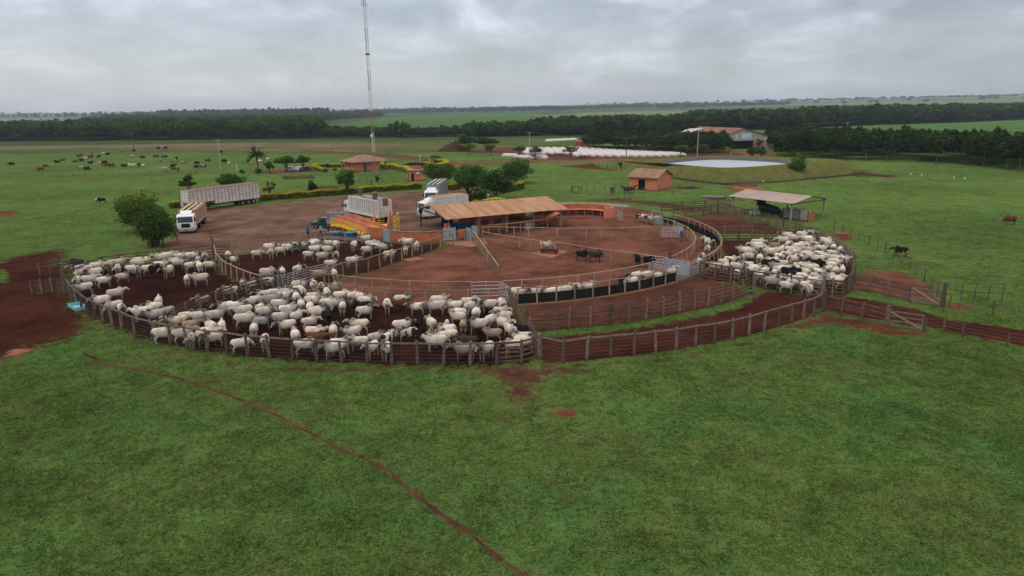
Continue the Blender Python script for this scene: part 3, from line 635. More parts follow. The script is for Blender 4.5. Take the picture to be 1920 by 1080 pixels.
fence('plank fence right of the crowded pen above the road', G([(1595,544),(1629,548),(1665,556),(1703,566)]), 'plank', h=1.6, rails=4)
gate('pale timber gate with a long diagonal brace beside the road', at(1705, 567), at(1763, 575), 1.5, 'timber', 4)
fence('plank fence on the near side of the road', G([(1542,583),(1577,591),(1616,600),(1660,612)]), 'plank', h=1.5, rails=4)
gate('low grey timber gate on the near side of the road', at(1662, 612), at(1730, 622), 1.4, 'timber', 4)
fence('thin post and wire fence continuing right along the near road edge', G([(1732,622),(1768,622),(1804,632),(1888,650),(1960,664)]), 'field', h=1.2, r=0.09)
fence('thin wire fence slanting up the right pasture past the black cow', G([(1757,553),(1746,542),(1732,529),(1717,515),(1705,503),(1690,492),(1674,485),(1659,476),(1644,468),(1628,459),(1610,451),(1595,445),(1579,437),(1563,431)]), 'field', h=1.35, r=0.075)
fence('sparse wire fence on the far side of the road at the right edge', G([(1780,578),(1798,579),(1861,590),(1960,606)]), 'field', h=1.2, r=0.08)
fence('broken plank fence of stacked boards left of the pens', G([(62,553),(80,552),(100,550),(124,549)]), 'plank', h=1.5, rails=6)
fence('leaning plank fence behind the stacked boards at the far left', G([(76,517),(96,515),(112,512),(132,511)]), 'plank', h=1.4, rails=4)
fence('wire fence running off the left edge of the picture', G([(60,552),(0,556),(-70,560)]), 'field', sp=4, h=1.1)
# heavy corner and gate posts
for k, (x, y, hh, lb) in enumerate(((1011,671,1.95,'thick corner post where the front plank fences meet'),(401,478,2.6,'tall corner post between the two left pens'),(1411,551,2.1,'thick post ending the inside lane fence'),(1542,584,2.1,'thick post where the right lane meets the road'),(125,552,2.7,'tall thick post at the far left corner of the pens'),(1541,556,2.2,'thick gate post at the right tip of the crowded pen'),(1765,575,2.3,'thick dark gate post beside the timber gate'),(526,541,2.0,'thick post where the alley gates meet the planks'),(1254,509,2.3,'thick gate post on the right side of the inner ring'),(1660,612,1.9,'thick post between the near road fence and its gate'))):
    p = at(x, y); b = jitter_post(0.19, hh, 8, seed=k+50); b.tube([(0, 0, hh*1.0), (0, 0, hh+0.03)], [0.17, 0.15], 8)
    o = b.build('corner_post', WOOD_OLD); o.location = (p.x+(.02), p.y-0.12, 0); tag(o, lb, 'post', 'heavy corner posts')
# ---------------------------------------------------------------- cattle
def cow_mesh(name, yaw=0.0, pitch=35, walk=0.0, voxel=0.034, fat=1.12, horse=False):
    b = MB(); V = Vector
    def ell(c, r, n=10, m=7):
        vs = []; fs = []
        for i in range(1, m):
            th = PI*i/m
            for k in range(n): ph = 2*PI*k/n; vs.append((c[0]+r[0]*math.sin(th)*math.cos(ph), c[1]+r[1]*math.sin(th)*math.sin(ph), c[2]+r[2]*math.cos(th)))
        vs += [(c[0], c[1], c[2]+r[2]), (c[0], c[1], c[2]-r[2])]; T = len(vs)-2
        for i in range(m-2):
            for k in range(n): k2 = (k+1) % n; fs.append((i*n+k, (i+1)*n+k, (i+1)*n+k2, i*n+k2))
        for k in range(n): k2 = (k+1) % n; fs.append((T, k, k2)); fs.append((T+1, (m-2)*n+k2, (m-2)*n+k))
        b.add(vs, fs)
    def loft(secs, n=14):
        vs = []; fs = []
        for (x, z, hh, hw, p) in secs:
            for k in range(n):
                a = 2*PI*k/n; cz = math.sin(a); cy = math.cos(a)
                vs.append((x, hw*fat*math.copysign(abs(cy)**p, cy), z+hh*math.copysign(abs(cz)**0.9, cz)))
        for i in range(len(secs)-1):
            for k in range(n): k2 = (k+1) % n; fs.append((i*n+k, i*n+k2, (i+1)*n+k2, (i+1)*n+k))
        fs.append(tuple(range(n-1, -1, -1))); fs.append(tuple((len(secs)-1)*n+k for k in range(n))); b.add(vs, fs)
    loft([(-.86, 1.14, .07, .07, 1), (-.80, 1.11, .20, .18, .9), (-.66, 1.07, .31, .25, .85), (-.42, 1.01, .36, .28, .85), (-.12, .97, .39, .31, .85), (.15, .96, .40, .30, .85), (.38, .99, .40, .25, .9), (.54, 1.05, .31, .20, 1), (.66, 1.09, .20, .13, 1)])
    if not horse: ell((.36, 0, 1.40), (.20, .10, .15)); ell((.30, 0, 1.34), (.28, .12, .12))
    nb = V((.52, 0, 1.12)); ln = .44 if not horse else .62; p = math.radians(pitch); yw = math.radians(yaw)
    nd = V((math.cos(p)*math.cos(yw), math.cos(p)*math.sin(yw), math.sin(p))); poll = nb+nd*ln
    mid = nb+V((math.cos(p)*math.cos(yw*.5), math.cos(p)*math.sin(yw*.5), math.sin(p)))*ln*.55
    b.tube([nb-V((.12, 0, .02)), nb+V((.05, 0, 0)), mid, poll], [.26, .22, .155, .115], 10)
    hp = p-math.radians(62) if pitch > -10 else p-math.radians(22); yh = yw*1.35
    hd = V((math.cos(hp)*math.cos(yh), math.cos(hp)*math.sin(yh), math.sin(hp))); sd = V((-math.sin(yh), math.cos(yh), 0)); up = hd.cross(sd)*-1 if hd.cross(sd).z < 0 else hd.cross(sd)
    if up.z < 0: up = -up
    mz = poll+hd*.43
    b.tube([poll-hd*.06, poll+hd*.10, poll+hd*.28, mz, mz+hd*.03], [.10, .118, .088, .075, .05], 9)
    dl = V((.60, 0, .86))      # dewlap
    if not horse:
        q = [mid-V((0, 0, .12))*1.0, poll-V((0, 0, .10)), (mid+dl)/2+nd*.05, dl]
        b.slab([q[3]+V((-.15, .03, 0)), q[2]+V((0, .03, -.02)), q[1]+V((0, .03, 0)), q[0]+V((-.15, .03, .1))], .06)
    for s in (-1, 1):
        e0 = poll+sd*(.09*s)+hd*.02; drop = -.13 if not horse else .16
        e1 = e0+sd*((.16 if not horse else .02)*s)+V((0, 0, drop)); e2 = e0+sd*((.10 if not horse else .01)*s)+V((0, 0, drop*.4))
        b.tube([e0, e2, e1], [.03, .042, .012], 6)
        if not horse: b.tube([poll+sd*(.06*s)+up*.07, poll+sd*(.11*s)+up*.16, poll+sd*(.12*s)+up*.25-hd*.03], [.03, .024, .014], 6)
        wf = walk*s; wh = -walk*s
        fx = .42; y = .15*s
        b.tube([(fx, y, .98), (fx+wf*.35, y, .66), (fx+wf*.75+.0, y*.95, .46), (fx+wf*1.0, y*.95, .13), (fx+wf*1.0+.02, y*.95, .085), (fx+wf+.03, y*.95, 0.0)], [.125, .085, .056, .040, .048, .062], 8)
        hx = -.60; y = .165*s
        b.tube([(hx, y*.85, 1.02), (hx+.09+wh*.25, y, .74), (hx-.10+wh*.6, y, .50), (hx-.05+wh*1.0, y, .15), (hx-.03+wh, y, .09), (hx+wh, y, 0.0)], [.19, .125, .060, .040, .048, .062], 8)
    if not horse: b.tube([(-.83, 0, 1.24), (-.91, .01, 1.05), (-.92, .03, .72), (-.90, .02, .58), (-.90, .02, .42)], [.035, .028, .024, .05, .018], 6)
    else: b.tube([(-.83, 0, 1.24), (-.94, .01, 1.05), (-.96, .02, .62), (-.93, .02, .45)], [.05, .075, .07, .02], 6); b.tube([nb+V((-.1, 0, .2)), mid+V((0, 0, .15)), poll+V((0, 0, .1))], [.05, .06, .03], 6)
    if not horse: ell((-.38, 0, .70), (.10, .07, .06))
    o = b.build(name, []); md = o.modifiers.new('r', 'REMESH'); md.mode = 'VOXEL'; md.voxel_size = voxel; md.use_smooth_shade = True
    sm = o.modifiers.new('s', 'SMOOTH'); sm.factor = 0.5; sm.iterations = 2
    dg = bpy.context.evaluated_depsgraph_get(); me = bpy.data.meshes.new_from_object(o.evaluated_get(dg)); bpy.data.objects.remove(o); me.name = name
    n = len(me.vertices); co = np.empty(n*3, np.float32); me.vertices.foreach_get('co', co); co = co.reshape(-1, 3)
    P = np.array(poll); M_ = np.array(mz); Nb = np.array(nb)
    head = np.linalg.norm(co-(P+M_)/2, axis=1) < .30
    neck = np.clip(1-np.linalg.norm((co-(Nb+P)/2)*[1, 1, .9], axis=1)/.46, 0, 1)*1.6
    hump = np.clip(1-np.linalg.norm((co-[.34, 0, 1.36])*[1, 1, 1.1], axis=1)/.34, 0, 1)*1.4
    should = np.clip(1-np.linalg.norm((co-[.45, 0, .85])*[1, .6, .7], axis=1)/.34, 0, 1)
    quar = np.clip(1-np.linalg.norm((co-[-.78, 0, .80])*[1, .5, .7], axis=1)/.30, 0, 1)*.7
    nk = np.clip(np.maximum.reduce([neck, hump, should, quar, head*.45]), 0, 1)
    dark = np.zeros(n); dark[co[:, 2] < .075] = 1
    dark[np.linalg.norm(co-M_, axis=1) < .085] = 1
    if horse: dark[(co[:, 0] < -.86)] = 1
    else: dark[(co[:, 0] < -.86) & (co[:, 2] < .62)] = 1
    for s in (-1, 1):
        ey = P+np.array(hd)*.13+np.array(sd)*(.105*s)+np.array(up)*.03
        dark[np.linalg.norm(co-ey, axis=1) < .042] = 1
        hn = P+np.array(sd)*(.12*s)+np.array(up)*.22; dark[np.linalg.norm(co-hn, axis=1) < .09] = .75
    for nm, A in (('neck', nk), ('dark', dark)):
        a = me.attributes.new(nm, 'FLOAT', 'POINT'); a.data.foreach_set('value', A.astype(np.float32))
    return me
def coat(name, spotted=False):
    m = bpy.data.materials.new(name); m.use_nodes = True; t = m.node_tree; b = t.nodes['Principled BSDF']; b.inputs['Roughness'].default_value = 0.75; b.inputs['Specular IOR Level'].default_value = 0.2
    oi = N(t, 'ShaderNodeObjectInfo'); tcn = N(t, 'ShaderNodeTexCoord'); va = N(t, 'ShaderNodeVectorMath', operation='ADD'); L(t, tcn.outputs['Object'], va.inputs[0])
    sc = N(t, 'ShaderNodeVectorMath', operation='SCALE'); L(t, oi.outputs['Location'], sc.inputs[0]); sc.inputs['Scale'].default_value = 1.7; L(t, sc.outputs[0], va.inputs[1])
    nz = N(t, 'ShaderNodeTexNoise', inp={'Scale': 2.4, 'Detail': 7.0, 'Roughness': 0.62}); L(t, va.outputs[0], nz.inputs['Vector'])
    nk = N(t, 'ShaderNodeAttribute', attribute_name='neck'); dk = N(t, 'ShaderNodeAttribute', attribute_name='dark')
    hs = N(t, 'ShaderNodeVectorMath', operation='SCALE'); L(t, oi.outputs['Color'], hs.inputs[0]); L(t, M(t, 'MULTIPLY_ADD', nz.outputs[0], 1.5, 0.22), hs.inputs['Scale'])
    co = hs.outputs[0]
    if spotted:
        ns = N(t, 'ShaderNodeTexNoise', inp={'Scale': 1.9, 'Detail': 2.0, 'Roughness': 0.5}); L(t, va.outputs[0], ns.inputs['Vector'])
        k = M(t, 'MULTIPLY', M(t, 'SUBTRACT', ns.outputs[0], 0.47), 25.0, clamp=True); mx = N(t, 'ShaderNodeMix', data_type='RGBA'); L(t, k, mx.inputs[0]); L(t, co, mx.inputs[6]); mx.inputs[7].default_value = (0.035, 0.022, 0.017, 1); co = mx.outputs[2]
    # smoky neck, hump and quarters; how strong is set per animal
    k = M(t, 'MULTIPLY', M(t, 'MULTIPLY', nk.outputs['Fac'], M(t, 'MULTIPLY_ADD', nz.outputs[0], 2.4, -0.1)), oi.outputs['Alpha'], clamp=True)
    mx = N(t, 'ShaderNodeMix', data_type='RGBA'); L(t, k, mx.inputs[0]); L(t, co, mx.inputs[6]); mx.inputs[7].default_value = (0.060, 0.054, 0.050, 1); co = mx.outputs[2]
    # red mud on legs and belly
    sp = N(t, 'ShaderNodeSeparateXYZ'); L(t, tcn.outputs['Object'], sp.inputs[0])
    kk = M(t, 'MULTIPLY', M(t, 'SUBTRACT', 1.0, M(t, 'DIVIDE', sp.outputs[2], M(t, 'MULTIPLY_ADD', nz.outputs[0], 1.7, 0.1)), clamp=True), 0.85)
    mx = N(t, 'ShaderNodeMix', data_type='RGBA'); L(t, kk, mx.inputs[0]); L(t, co, mx.inputs[6]); mx.inputs[7].default_value = (0.13, 0.065, 0.045, 1); co = mx.outputs[2]
    mx = N(t, 'ShaderNodeMix', data_type='RGBA'); L(t, dk.outputs['Fac'], mx.inputs[0]); L(t, co, mx.inputs[6]); mx.inputs[7].default_value = (0.022, 0.018, 0.016, 1)
    L(t, mx.outputs[2], b.inputs['Base Color'])
    return m
COAT, COATS = coat('short_hair_coat'), coat('spotted_coat', True)
POSES = [cow_mesh('zebu', 0, 22), cow_mesh('zebu', 38, 18, .06), cow_mesh('zebu', -38, 20, -.06), cow_mesh('zebu', 12, 8, .10), cow_mesh('zebu', -10, 34), cow_mesh('zebu', 6, -38, -.08), cow_mesh('zebu', -55, 12, .04)]
for me_ in POSES: me_.materials.append(COAT)
COLS = {'w': (.62, .54, .445, .85), 'c': (.55, .445, .33, .4), 'wg': (.52, .455, .38, 1.35), 'g': (.36, .33, .295, 1.0), 'b': (.016, .014, .014, 0.0), 'n': (.13, .050, .026, .3), 't': (.34, .24, .165, .5), 's': (.55, .49, .42, .35), 'd': (.055, .040, .032, .5)}
WORDS = {'w': 'white', 'c': 'cream', 'wg': 'smoky-necked white', 'g': 'grey', 'b': 'black', 'n': 'reddish-brown', 't': 'tan', 's': 'dark-spotted', 'd': 'dark brown'}
ORD = 'first second third fourth fifth sixth seventh eighth ninth tenth eleventh twelfth thirteenth fourteenth fifteenth sixteenth seventeenth eighteenth nineteenth twentieth twenty-first twenty-second'.split()
def facing(h):
    h %= 360; return ['facing right', 'facing away to the right', 'facing away', 'facing away to the left', 'facing left', 'facing the camera to the left', 'facing the camera', 'facing the camera to the right'][int(((h+22.5) % 360)//45)]
HERD = []
def herd(pen, ox, oy, s, entries, size=1.0, z=0.95, grp='zebu cows penned in the corral'):
    for x, y, h, c in entries: HERD.append(dict(px=ox+x/s, py=oy+y/s, h=h, c=c, pen=pen, size=size, z=z, grp=grp))
herd('left pen', 0, 440, 4, [(575,252,190,'w'),(640,250,175,'w'),(600,292,225,'c'),(700,285,170,'w'),(672,332,350,'w'),(745,235,10,'w'),(815,228,265,'c'),(890,208,15,'c'),(885,258,268,'w'),(925,308,8,'wg'),(785,338,5,'w'),(578,345,250,'wg'),(625,395,185,'w'),(872,435,12,'w'),(1005,190,180,'w'),(1042,215,0,'c'),(1110,190,290,'c'),(1000,250,5,'w'),(1062,272,265,'g'),(1112,262,0,'w'),(1158,262,315,'b'),(1205,172,185,'w'),(1265,160,0,'w'),(1210,225,0,'w'),(1290,192,175,'w'),(1358,158,5,'w'),(1335,208,0,'c'),(1382,215,280,'g'),(1255,270,235,'w'),(1448,160,10,'w'),(1432,225,30,'w'),(1537,168,270,'wg'),(1485,185,90,'g'),(1508,232,95,'w'),(1568,225,0,'w'),(1405,328,85,'w'),(1493,328,180,'w'),(745,498,180,'w'),(850,535,205,'c'),(915,545,280,'w'),(1060,582,180,'w'),(1190,505,80,'c'),(1148,542,150,'w'),(1152,600,185,'g'),(1240,575,190,'g'),(1510,482,180,'t'),(1712,425,185,'w')])
herd('left pen', 380, 420, 4, [(300,448,95,'g'),(368,452,45,'w')])
herd('upper left pen', 380, 420, 4, [(190,225,80,'w'),(245,262,310,'wg'),(412,215,0,'wg'),(512,172,0,'w'),(512,218,268,'c'),(590,192,0,'wg'),(660,165,10,'w'),(705,160,0,'w'),(750,155,0,'w'),(800,148,175,'w'),(852,138,0,'w'),(845,182,5,'w'),(958,138,0,'w'),(1005,150,290,'w'),(945,185,0,'w'),(800,222,0,'wg'),(905,238,0,'wg'),(1003,242,268,'wg'),(968,292,10,'wg'),(1128,272,15,'w'),(492,362,0,'wg'),(598,358,85,'w'),(715,338,60,'w'),(1132,158,250,'w'),(1215,105,190,'w'),(1268,148,0,'w'),(1238,192,20,'w'),(1305,170,0,'wg'),(1358,172,20,'g'),(1403,222,20,'w'),(1530,135,180,'w'),(1522,192,88,'w'),(1605,165,82,'w')])
herd('alley by the gates', 380, 420, 4, [(880,378,355,'t'),(985,372,100,'w'),(495,425,0,'w')])
herd('front pen', 380, 420, 4, [(755,455,0,'w'),(815,455,100,'w'),(890,478,268,'w'),(985,480,60,'g'),(1045,478,270,'w'),(1120,502,0,'w'),(1160,488,95,'w'),(1212,505,0,'w'),(1250,490,180,'w'),(1300,498,300,'w'),(1230,572,15,'w'),(1222,648,12,'w'),(1190,622,190,'b'),
 (450,528,180,'w'),(548,510,0,'w'),(642,500,5,'wg'),(690,492,180,'w'),(520,562,10,'g'),(602,542,0,'w'),(345,580,180,'wg'),(415,568,10,'w'),(250,612,5,'w'),(165,622,190,'w'),(100,680,10,'wg'),(295,652,185,'w'),(432,622,60,'w'),(470,652,20,'wg'),(590,602,0,'wg'),(645,640,5,'w'),(705,552,85,'w'),(752,522,270,'w'),(742,602,90,'w'),(805,622,88,'w'),(860,560,10,'w'),(830,575,0,'w'),(880,530,0,'w'),(940,582,20,'w'),(985,582,0,'wg'),(1050,615,82,'w'),(895,640,5,'w'),(932,685,290,'b'),(870,662,0,'w'),(702,680,50,'w'),(598,692,0,'wg'),(620,755,178,'w'),(808,722,15,'w'),(455,718,0,'g'),(320,712,0,'w'),(385,782,82,'w'),(105,772,80,'w'),
 (850,812,335,'w'),(862,850,340,'n'),(695,832,95,'w'),(980,802,88,'w'),(1165,755,178,'w'),(1115,802,190,'wg'),(1310,848,25,'wg'),(1388,845,60,'s'),(1178,872,180,'w'),(1505,822,178,'s'),(1515,758,10,'w'),(1612,732,265,'b'),(1388,600,268,'w'),(1478,592,0,'n'),(1515,555,0,'w'),(1612,615,182,'w'),(1738,612,178,'w'),(1800,538,5,'w'),(1712,740,110,'w'),(1835,822,178,'w'),(1742,882,172,'wg'),(1888,600,178,'w'),(1895,678,150,'w'),
 (290,885,5,'w'),(465,872,262,'c'),(772,902,5,'w'),(978,925,182,'w'),(1045,895,0,'w'),(1262,922,235,'w'),(1372,932,250,'w'),(62,832,185,'wg'),(20,838,0,'w')])
herd('front pen', 380, 420, 4, [(1828,722,262,'w')], size=0.62)
herd('front pen', 740, 430, 4, [(560,552,5,'w'),(702,558,178,'w'),(808,552,290,'w'),(568,582,60,'wg'),(612,622,82,'w'),(478,642,150,'w'),(518,705,85,'t'),(622,712,175,'wg'),(728,672,60,'wg'),(805,605,0,'w'),(808,652,180,'w'),(732,772,175,'t'),(832,705,320,'w'),(885,745,300,'w'),(950,757,315,'b'),(948,812,180,'w'),(885,862,180,'w'),(985,845,10,'w'),(545,832,175,'d'),(518,902,178,'t'),(680,895,232,'wg'),(378,755,182,'w'),(348,800,178,'w')])
herd('front pen', 0, 440, 4, [(1215,648,250,'w'),(1320,645,185,'w'),(1420,610,0,'w'),(1445,668,5,'t'),(1495,605,0,'w'),(1615,690,110,'w'),(1380,740,0,'w'),(1465,775,260,'wg'),(1590,742,0,'w'),(1235,740,0,'w')])
herd('curved alley', 740, 430, 4, [(938,462,0,'w'),(1075,452,0,'w'),(1160,462,180,'w'),(1222,450,10,'w'),(1292,445,0,'w'),(1365,432,178,'w'),(1448,412,0,'w')], z=1.1)
herd('curved alley', 1140, 360, 4, [(128,648,0,'b'),(190,660,180,'w'),(255,622,15,'w'),(310,618,10,'w'),(375,615,15,'w'),(508,590,20,'w')], z=1.1)
herd('right side alley', 1140, 360, 4, [(168,190,5,'s'),(205,205,0,'s'),(240,195,10,'w'),(272,215,0,'s'),(302,205,10,'w'),(715,362,262,'g'),(757,378,275,'w'),(795,380,265,'s'),(742,432,262,'w'),(698,492,255,'g'),(668,522,240,'w')])
herd('red inner pens', 740, 430, 4, [(1140,118,0,'w'),(1410,185,2,'b'),(1508,192,0,'d')])
herd('red inner pens', 1140, 360, 4, [(232,500,95,'b'),(290,508,0,'b')])
herd('crowded right pen', 1140, 360, 4, [(1335,322,178,'w'),(1395,342,0,'w'),(1305,358,200,'w'),(1470,318,20,'w'),(1512,318,10,'w'),(1485,352,190,'w'),(1525,362,0,'w'),(1348,392,80,'w'),(1238,402,180,'t'),(1128,382,10,'w'),(1108,402,180,'w'),(1152,425,20,'w'),(1015,435,185,'w'),(1062,445,0,'w'),(1000,492,262,'w'),(925,502,10,'w'),(878,518,30,'w'),(808,552,182,'wg'),(890,552,80,'w'),(962,552,10,'w'),(1035,545,170,'w'),(1080,478,0,'wg'),(1132,492,85,'w'),(1120,572,0,'w'),(1165,578,60,'w'),(1078,582,182,'w'),(968,605,88,'w'),(1195,442,190,'w'),(1232,452,0,'w'),(1228,512,175,'w'),(1212,532,0,'b'),(1258,548,182,'g'),(1318,432,70,'w'),(1372,432,0,'w'),(1445,402,5,'w'),(1405,412,180,'w'),(1485,398,10,'w'),(1562,402,350,'w'),(1602,425,25,'w'),(1635,370,340,'w'),(1668,388,330,'w'),(1692,412,80,'w'),(1742,435,85,'w'),(1505,440,10,'wg'),(1435,452,0,'w'),(1388,452,180,'w'),(1348,472,10,'w'),(1298,480,350,'w'),(1358,520,268,'w'),(1402,500,0,'w'),(1452,490,10,'w'),(1532,482,0,'w'),(1602,472,5,'w'),(1652,482,0,'w'),(1692,462,10,'w'),(1762,512,0,'w'),(1722,500,350,'w'),(1700,532,20,'w'),(1652,542,180,'w'),(1602,532,10,'c'),(1560,545,0,'b'),(1502,572,185,'w'),(1482,540,0,'w'),(1442,552,350,'w'),(1410,572,80,'w'),(1352,580,10,'w'),(1370,602,0,'b'),(1402,622,350,'b'),(1250,592,85,'w'),(1302,580,0,'w'),(1452,612,10,'w'),(1502,612,340,'w'),(1562,612,20,'w'),(1622,602,0,'w'),(1662,572,60,'w'),(1710,592,85,'w'),(1755,582,88,'w'),(1642,645,240,'wg'),(1702,652,30,'w'),(1592,642,0,'w'),(1542,652,10,'w'),(1488,645,350,'w'),(1440,652,0,'w'),(1382,662,185,'w'),(1322,662,0,'w'),(1252,642,180,'w'),(1202,635,10,'w'),(1158,625,0,'w'),(1352,692,0,'w'),(1422,692,10,'w'),(1510,725,262,'w'),(1480,692,30,'w'),(1242,672,0,'g'),(1562,682,0,'w'),(1730,672,60,'w'),(1545,430,5,'w'),(1470,470,185,'w'),(1560,500,180,'w'),(1255,505,60,'w'),(1300,530,180,'w')])
herd('far left pasture', 0, 190, 4, [(85,474,175,'b'),(340,485,180,'n'),(305,513,200,'n'),(428,459,180,'b'),(473,443,0,'n'),(600,503,180,'g'),(653,510,350,'b'),(565,455,190,'n'),(612,445,330,'b'),(588,415,180,'n'),(608,403,0,'n'),(645,433,20,'c'),(680,466,0,'b'),(740,416,5,'b'),(693,410,80,'n'),(672,416,200,'n'),(775,393,180,'w'),(808,400,190,'b'),(763,463,180,'w'),(785,465,0,'b'),(800,481,180,'n'),(838,485,350,'n'),(930,488,180,'b'),(972,483,90,'w'),(1003,485,0,'w'),(1042,480,100,'d'),(1075,485,60,'w'),(993,412,0,'c'),(1070,424,180,'b'),(1003,370,190,'b'),(911,370,0,'t'),(1190,353,180,'b'),(1215,351,0,'s'),(1241,351,0,'b'),(1163,415,180,'n'),(1185,416,200,'d'),(1208,419,185,'s'),(1240,416,5,'b'),(1205,444,90,'t'),(1232,509,180,'g'),(1298,488,0,'b'),(1300,509,180,'n'),(1337,511,280,'n'),(1323,429,90,'b'),(1306,453,190,'t'),(1377,462,0,'t'),(1477,464,180,'b'),(1475,493,185,'b'),(1525,494,180,'s'),(1560,448,20,'n'),(1655,383,180,'b'),(1680,452,5,'b'),(1716,471,80,'w'),(1860,446,90,'b'),(1870,457,80,'w'),(1888,468,0,'t')], z=0.8, grp='cattle grazing in the far left pasture')
herd('far left pasture', 440, 190, 4, [(170,452,180,'w'),(198,452,0,'w'),(253,437,10,'w')], z=0.8, grp='cattle grazing in the far left pasture')
# keep bodies apart: every animal is three discs along its back
PX = np.array([tuple(at(d['px'], d['py'], d['z'])[:2]) for d in HERD])
for d, p in zip(HERD, PX): d['hw'] = math.radians(d['h'])-math.atan2(p[0], p[1])
TH = np.array([d['hw'] for d in HERD]); SZ = np.array([d['size'] for d in HERD]); P0 = PX.copy()
POLE_C = np.array([CC.x, CC.y])
for it in range(70):
    dirs = np.c_[np.cos(TH), np.sin(TH)]; C = np.concatenate([PX+dirs*(o*SZ)[:, None] for o in (-.62, 0, .62)]); n = len(PX); own = np.tile(np.arange(n), 3)
    D = C[:, None, :]-C[None, :, :]; dd = np.hypot(D[..., 0], D[..., 1])+1e-6; R = 0.66
    m = (dd < R) & (own[:, None] != own[None, :]); push = np.where(m, (R-dd)/dd*0.5, 0)[..., None]*D
    F = push.sum(1); mv = np.zeros_like(PX); np.add.at(mv, own, F*0.33); PX = PX+mv*0.6
    off_ = (np.tile([-.62, 0, .62], (n, 1)).T.ravel()*np.tile(SZ, 3)); tq = (np.cross(dirs[own]*off_[:, None], F)); tt = np.zeros(n); np.add.at(tt, own, tq*0.12); TH = TH+np.clip(tt, -.05, .05)
    # stay near the traced spot and on the right side of the fences
    dv = PX-P0; dl_ = np.hypot(*dv.T); lim = 0.9; k = np.where(dl_ > lim, lim/np.maximum(dl_, 1e-6), 1); PX = P0+dv*k[:, None]
    r = np.hypot(*(PX-POLE_C).T); u_ = (PX-POLE_C)/r[:, None]
    for i, d in enumerate(HERD):
        if d['pen'] in ('curved alley', 'right side alley'):
            rr = min(max(r[i], R_B+1.0), R_A-1.0); PX[i] = POLE_C+u_[i]*rr
            if d['pen'] == 'curved alley':   # cattle in the narrow race stand along it
                tng = math.atan2(u_[i][0], -u_[i][1]); tng = math.atan2(-u_[i][0]*-1, u_[i][1]*-1)
                a_ = math.atan2(u_[i][1], u_[i][0])+PI/2
                if math.cos(a_-TH[i]) < 0: a_ += PI
                TH[i] = a_
        elif d['pen'] == 'front pen' and PX[i][0] > -18: PX[i] = POLE_C+u_[i]*max(r[i], R_A+0.75)
herd_rows = {}
for i, d in enumerate(HERD): d['p'] = PX[i]; herd_rows.setdefault(d['pen'], []).append(d)
for pen, L_ in herd_rows.items():
    L_.sort(key=lambda d: -d['py']); n = len(L_); nr = max(1, round(n/11)) if n > 12 else 1
    per = math.ceil(n/nr)
    for r in range(nr):
        row = sorted(L_[r*per:(r+1)*per], key=lambda d: d['px'])
        for k, d in enumerate(row): d['row'] = (r, nr, k, len(row))
SHORT = {'left pen': 'left pen', 'upper left pen': 'upper left pen', 'front pen': 'front pen', 'crowded right pen': 'crowded right pen', 'far left pasture': 'far left pasture', 'curved alley': 'shade-cloth alley', 'right side alley': 'right side alley', 'alley by the gates': 'alley by the left gates', 'red inner pens': 'red inner pens'}
for d in HERD:
    r, nr, k, nk_ = d['row']; R_ = random.random()
    gz = d['pen'] == 'far left pasture'
    me_ = POSES[5] if (gz and R_ < .6) else POSES[[0, 1, 2, 3, 4, 6, 5][min(6, int(R_*6.4))]]
    o = link('grazing_cow' if gz else 'zebu_cow', me_)
    o.location = (d['p'][0], d['p'][1], 0); i = HERD.index(d); o.rotation_euler = (0, 0, TH[i]); s = d['size']*random.uniform(.90, 1.10)*(1.0 if not gz else 1.12); o.scale = (s, s*random.uniform(.90, 1.12), s)
    c = COLS[d['c']]; v = random.uniform(.88, 1.1); w = random.uniform(-.02, .02)
    o.color = (min(.74, c[0]*v), min(.68, c[1]*v), min(.6, c[2]*v-w if c[0] > .3 else c[2]*v), min(1, c[3]*random.uniform(.15, 1.6)))
    if d['c'] == 's': o.material_slots[0].link = 'OBJECT'; o.material_slots[0].material = COATS
    rowtxt = '' if nr == 1 else ', %s row from the front' % (ORD[r] if r else 'nearest')
    rowtxt = '' if nr == 1 else (', front row' if r == 0 else ', back row' if r == nr-1 else ', %s row' % ORD[r])
    kind = 'calf' if d['size'] < .8 else 'cow'
    lab_ = '%s %s %s, %s from left%s, %s' % (WORDS[d['c']], kind, facing(math.degrees(TH[i])+math.degrees(math.atan2(d['p'][0], d['p'][1]))), ORD[k] if k < len(ORD) else str(k+1)+'th', rowtxt, SHORT[d['pen']] if len(rowtxt) == 0 or 'camera to' not in facing(math.degrees(TH[i])+math.degrees(math.atan2(d['p'][0], d['p'][1]))) else SHORT[d['pen']].replace('crowded ', ''))
    if len(lab_.split()) > 16: lab_ = lab_.replace(' to the left,', ',').replace(' to the right,', ',').replace('facing the camera', 'facing us')
    tag(o, lab_, 'cow', d['grp'])
def lone(px, py, h, c, me_, label, name='cow', cat='cow', s=1.0, z=0.9, grp=None):
    p = at(px, py, z*s); o = link(name, me_); o.location = (p.x, p.y, 0); o.rotation_euler = (0, 0, math.radians(h)-math.atan2(p.x, p.y)); o.scale = (s, s*1.15, s*(.88 if name == 'cow' else 1)); o.color = COLS[c]; return tag(o, label, cat, grp)
lone(190, 374, 180, 'b', POSES[5], 'lone black cow grazing in the left pasture between two white egrets')
lone(1688, 467.5, 180, 'b', POSES[3], 'lone black cow standing beyond the slanting wire fence on the right', s=1.0)
lone(1894, 409, 215, 'n', POSES[5], 'lone brown cow grazing near the right edge of the pasture', s=1.15)
HORSE = cow_mesh('horse', 10, 42, 0.05, horse=True); HORSE.materials.append(COAT)
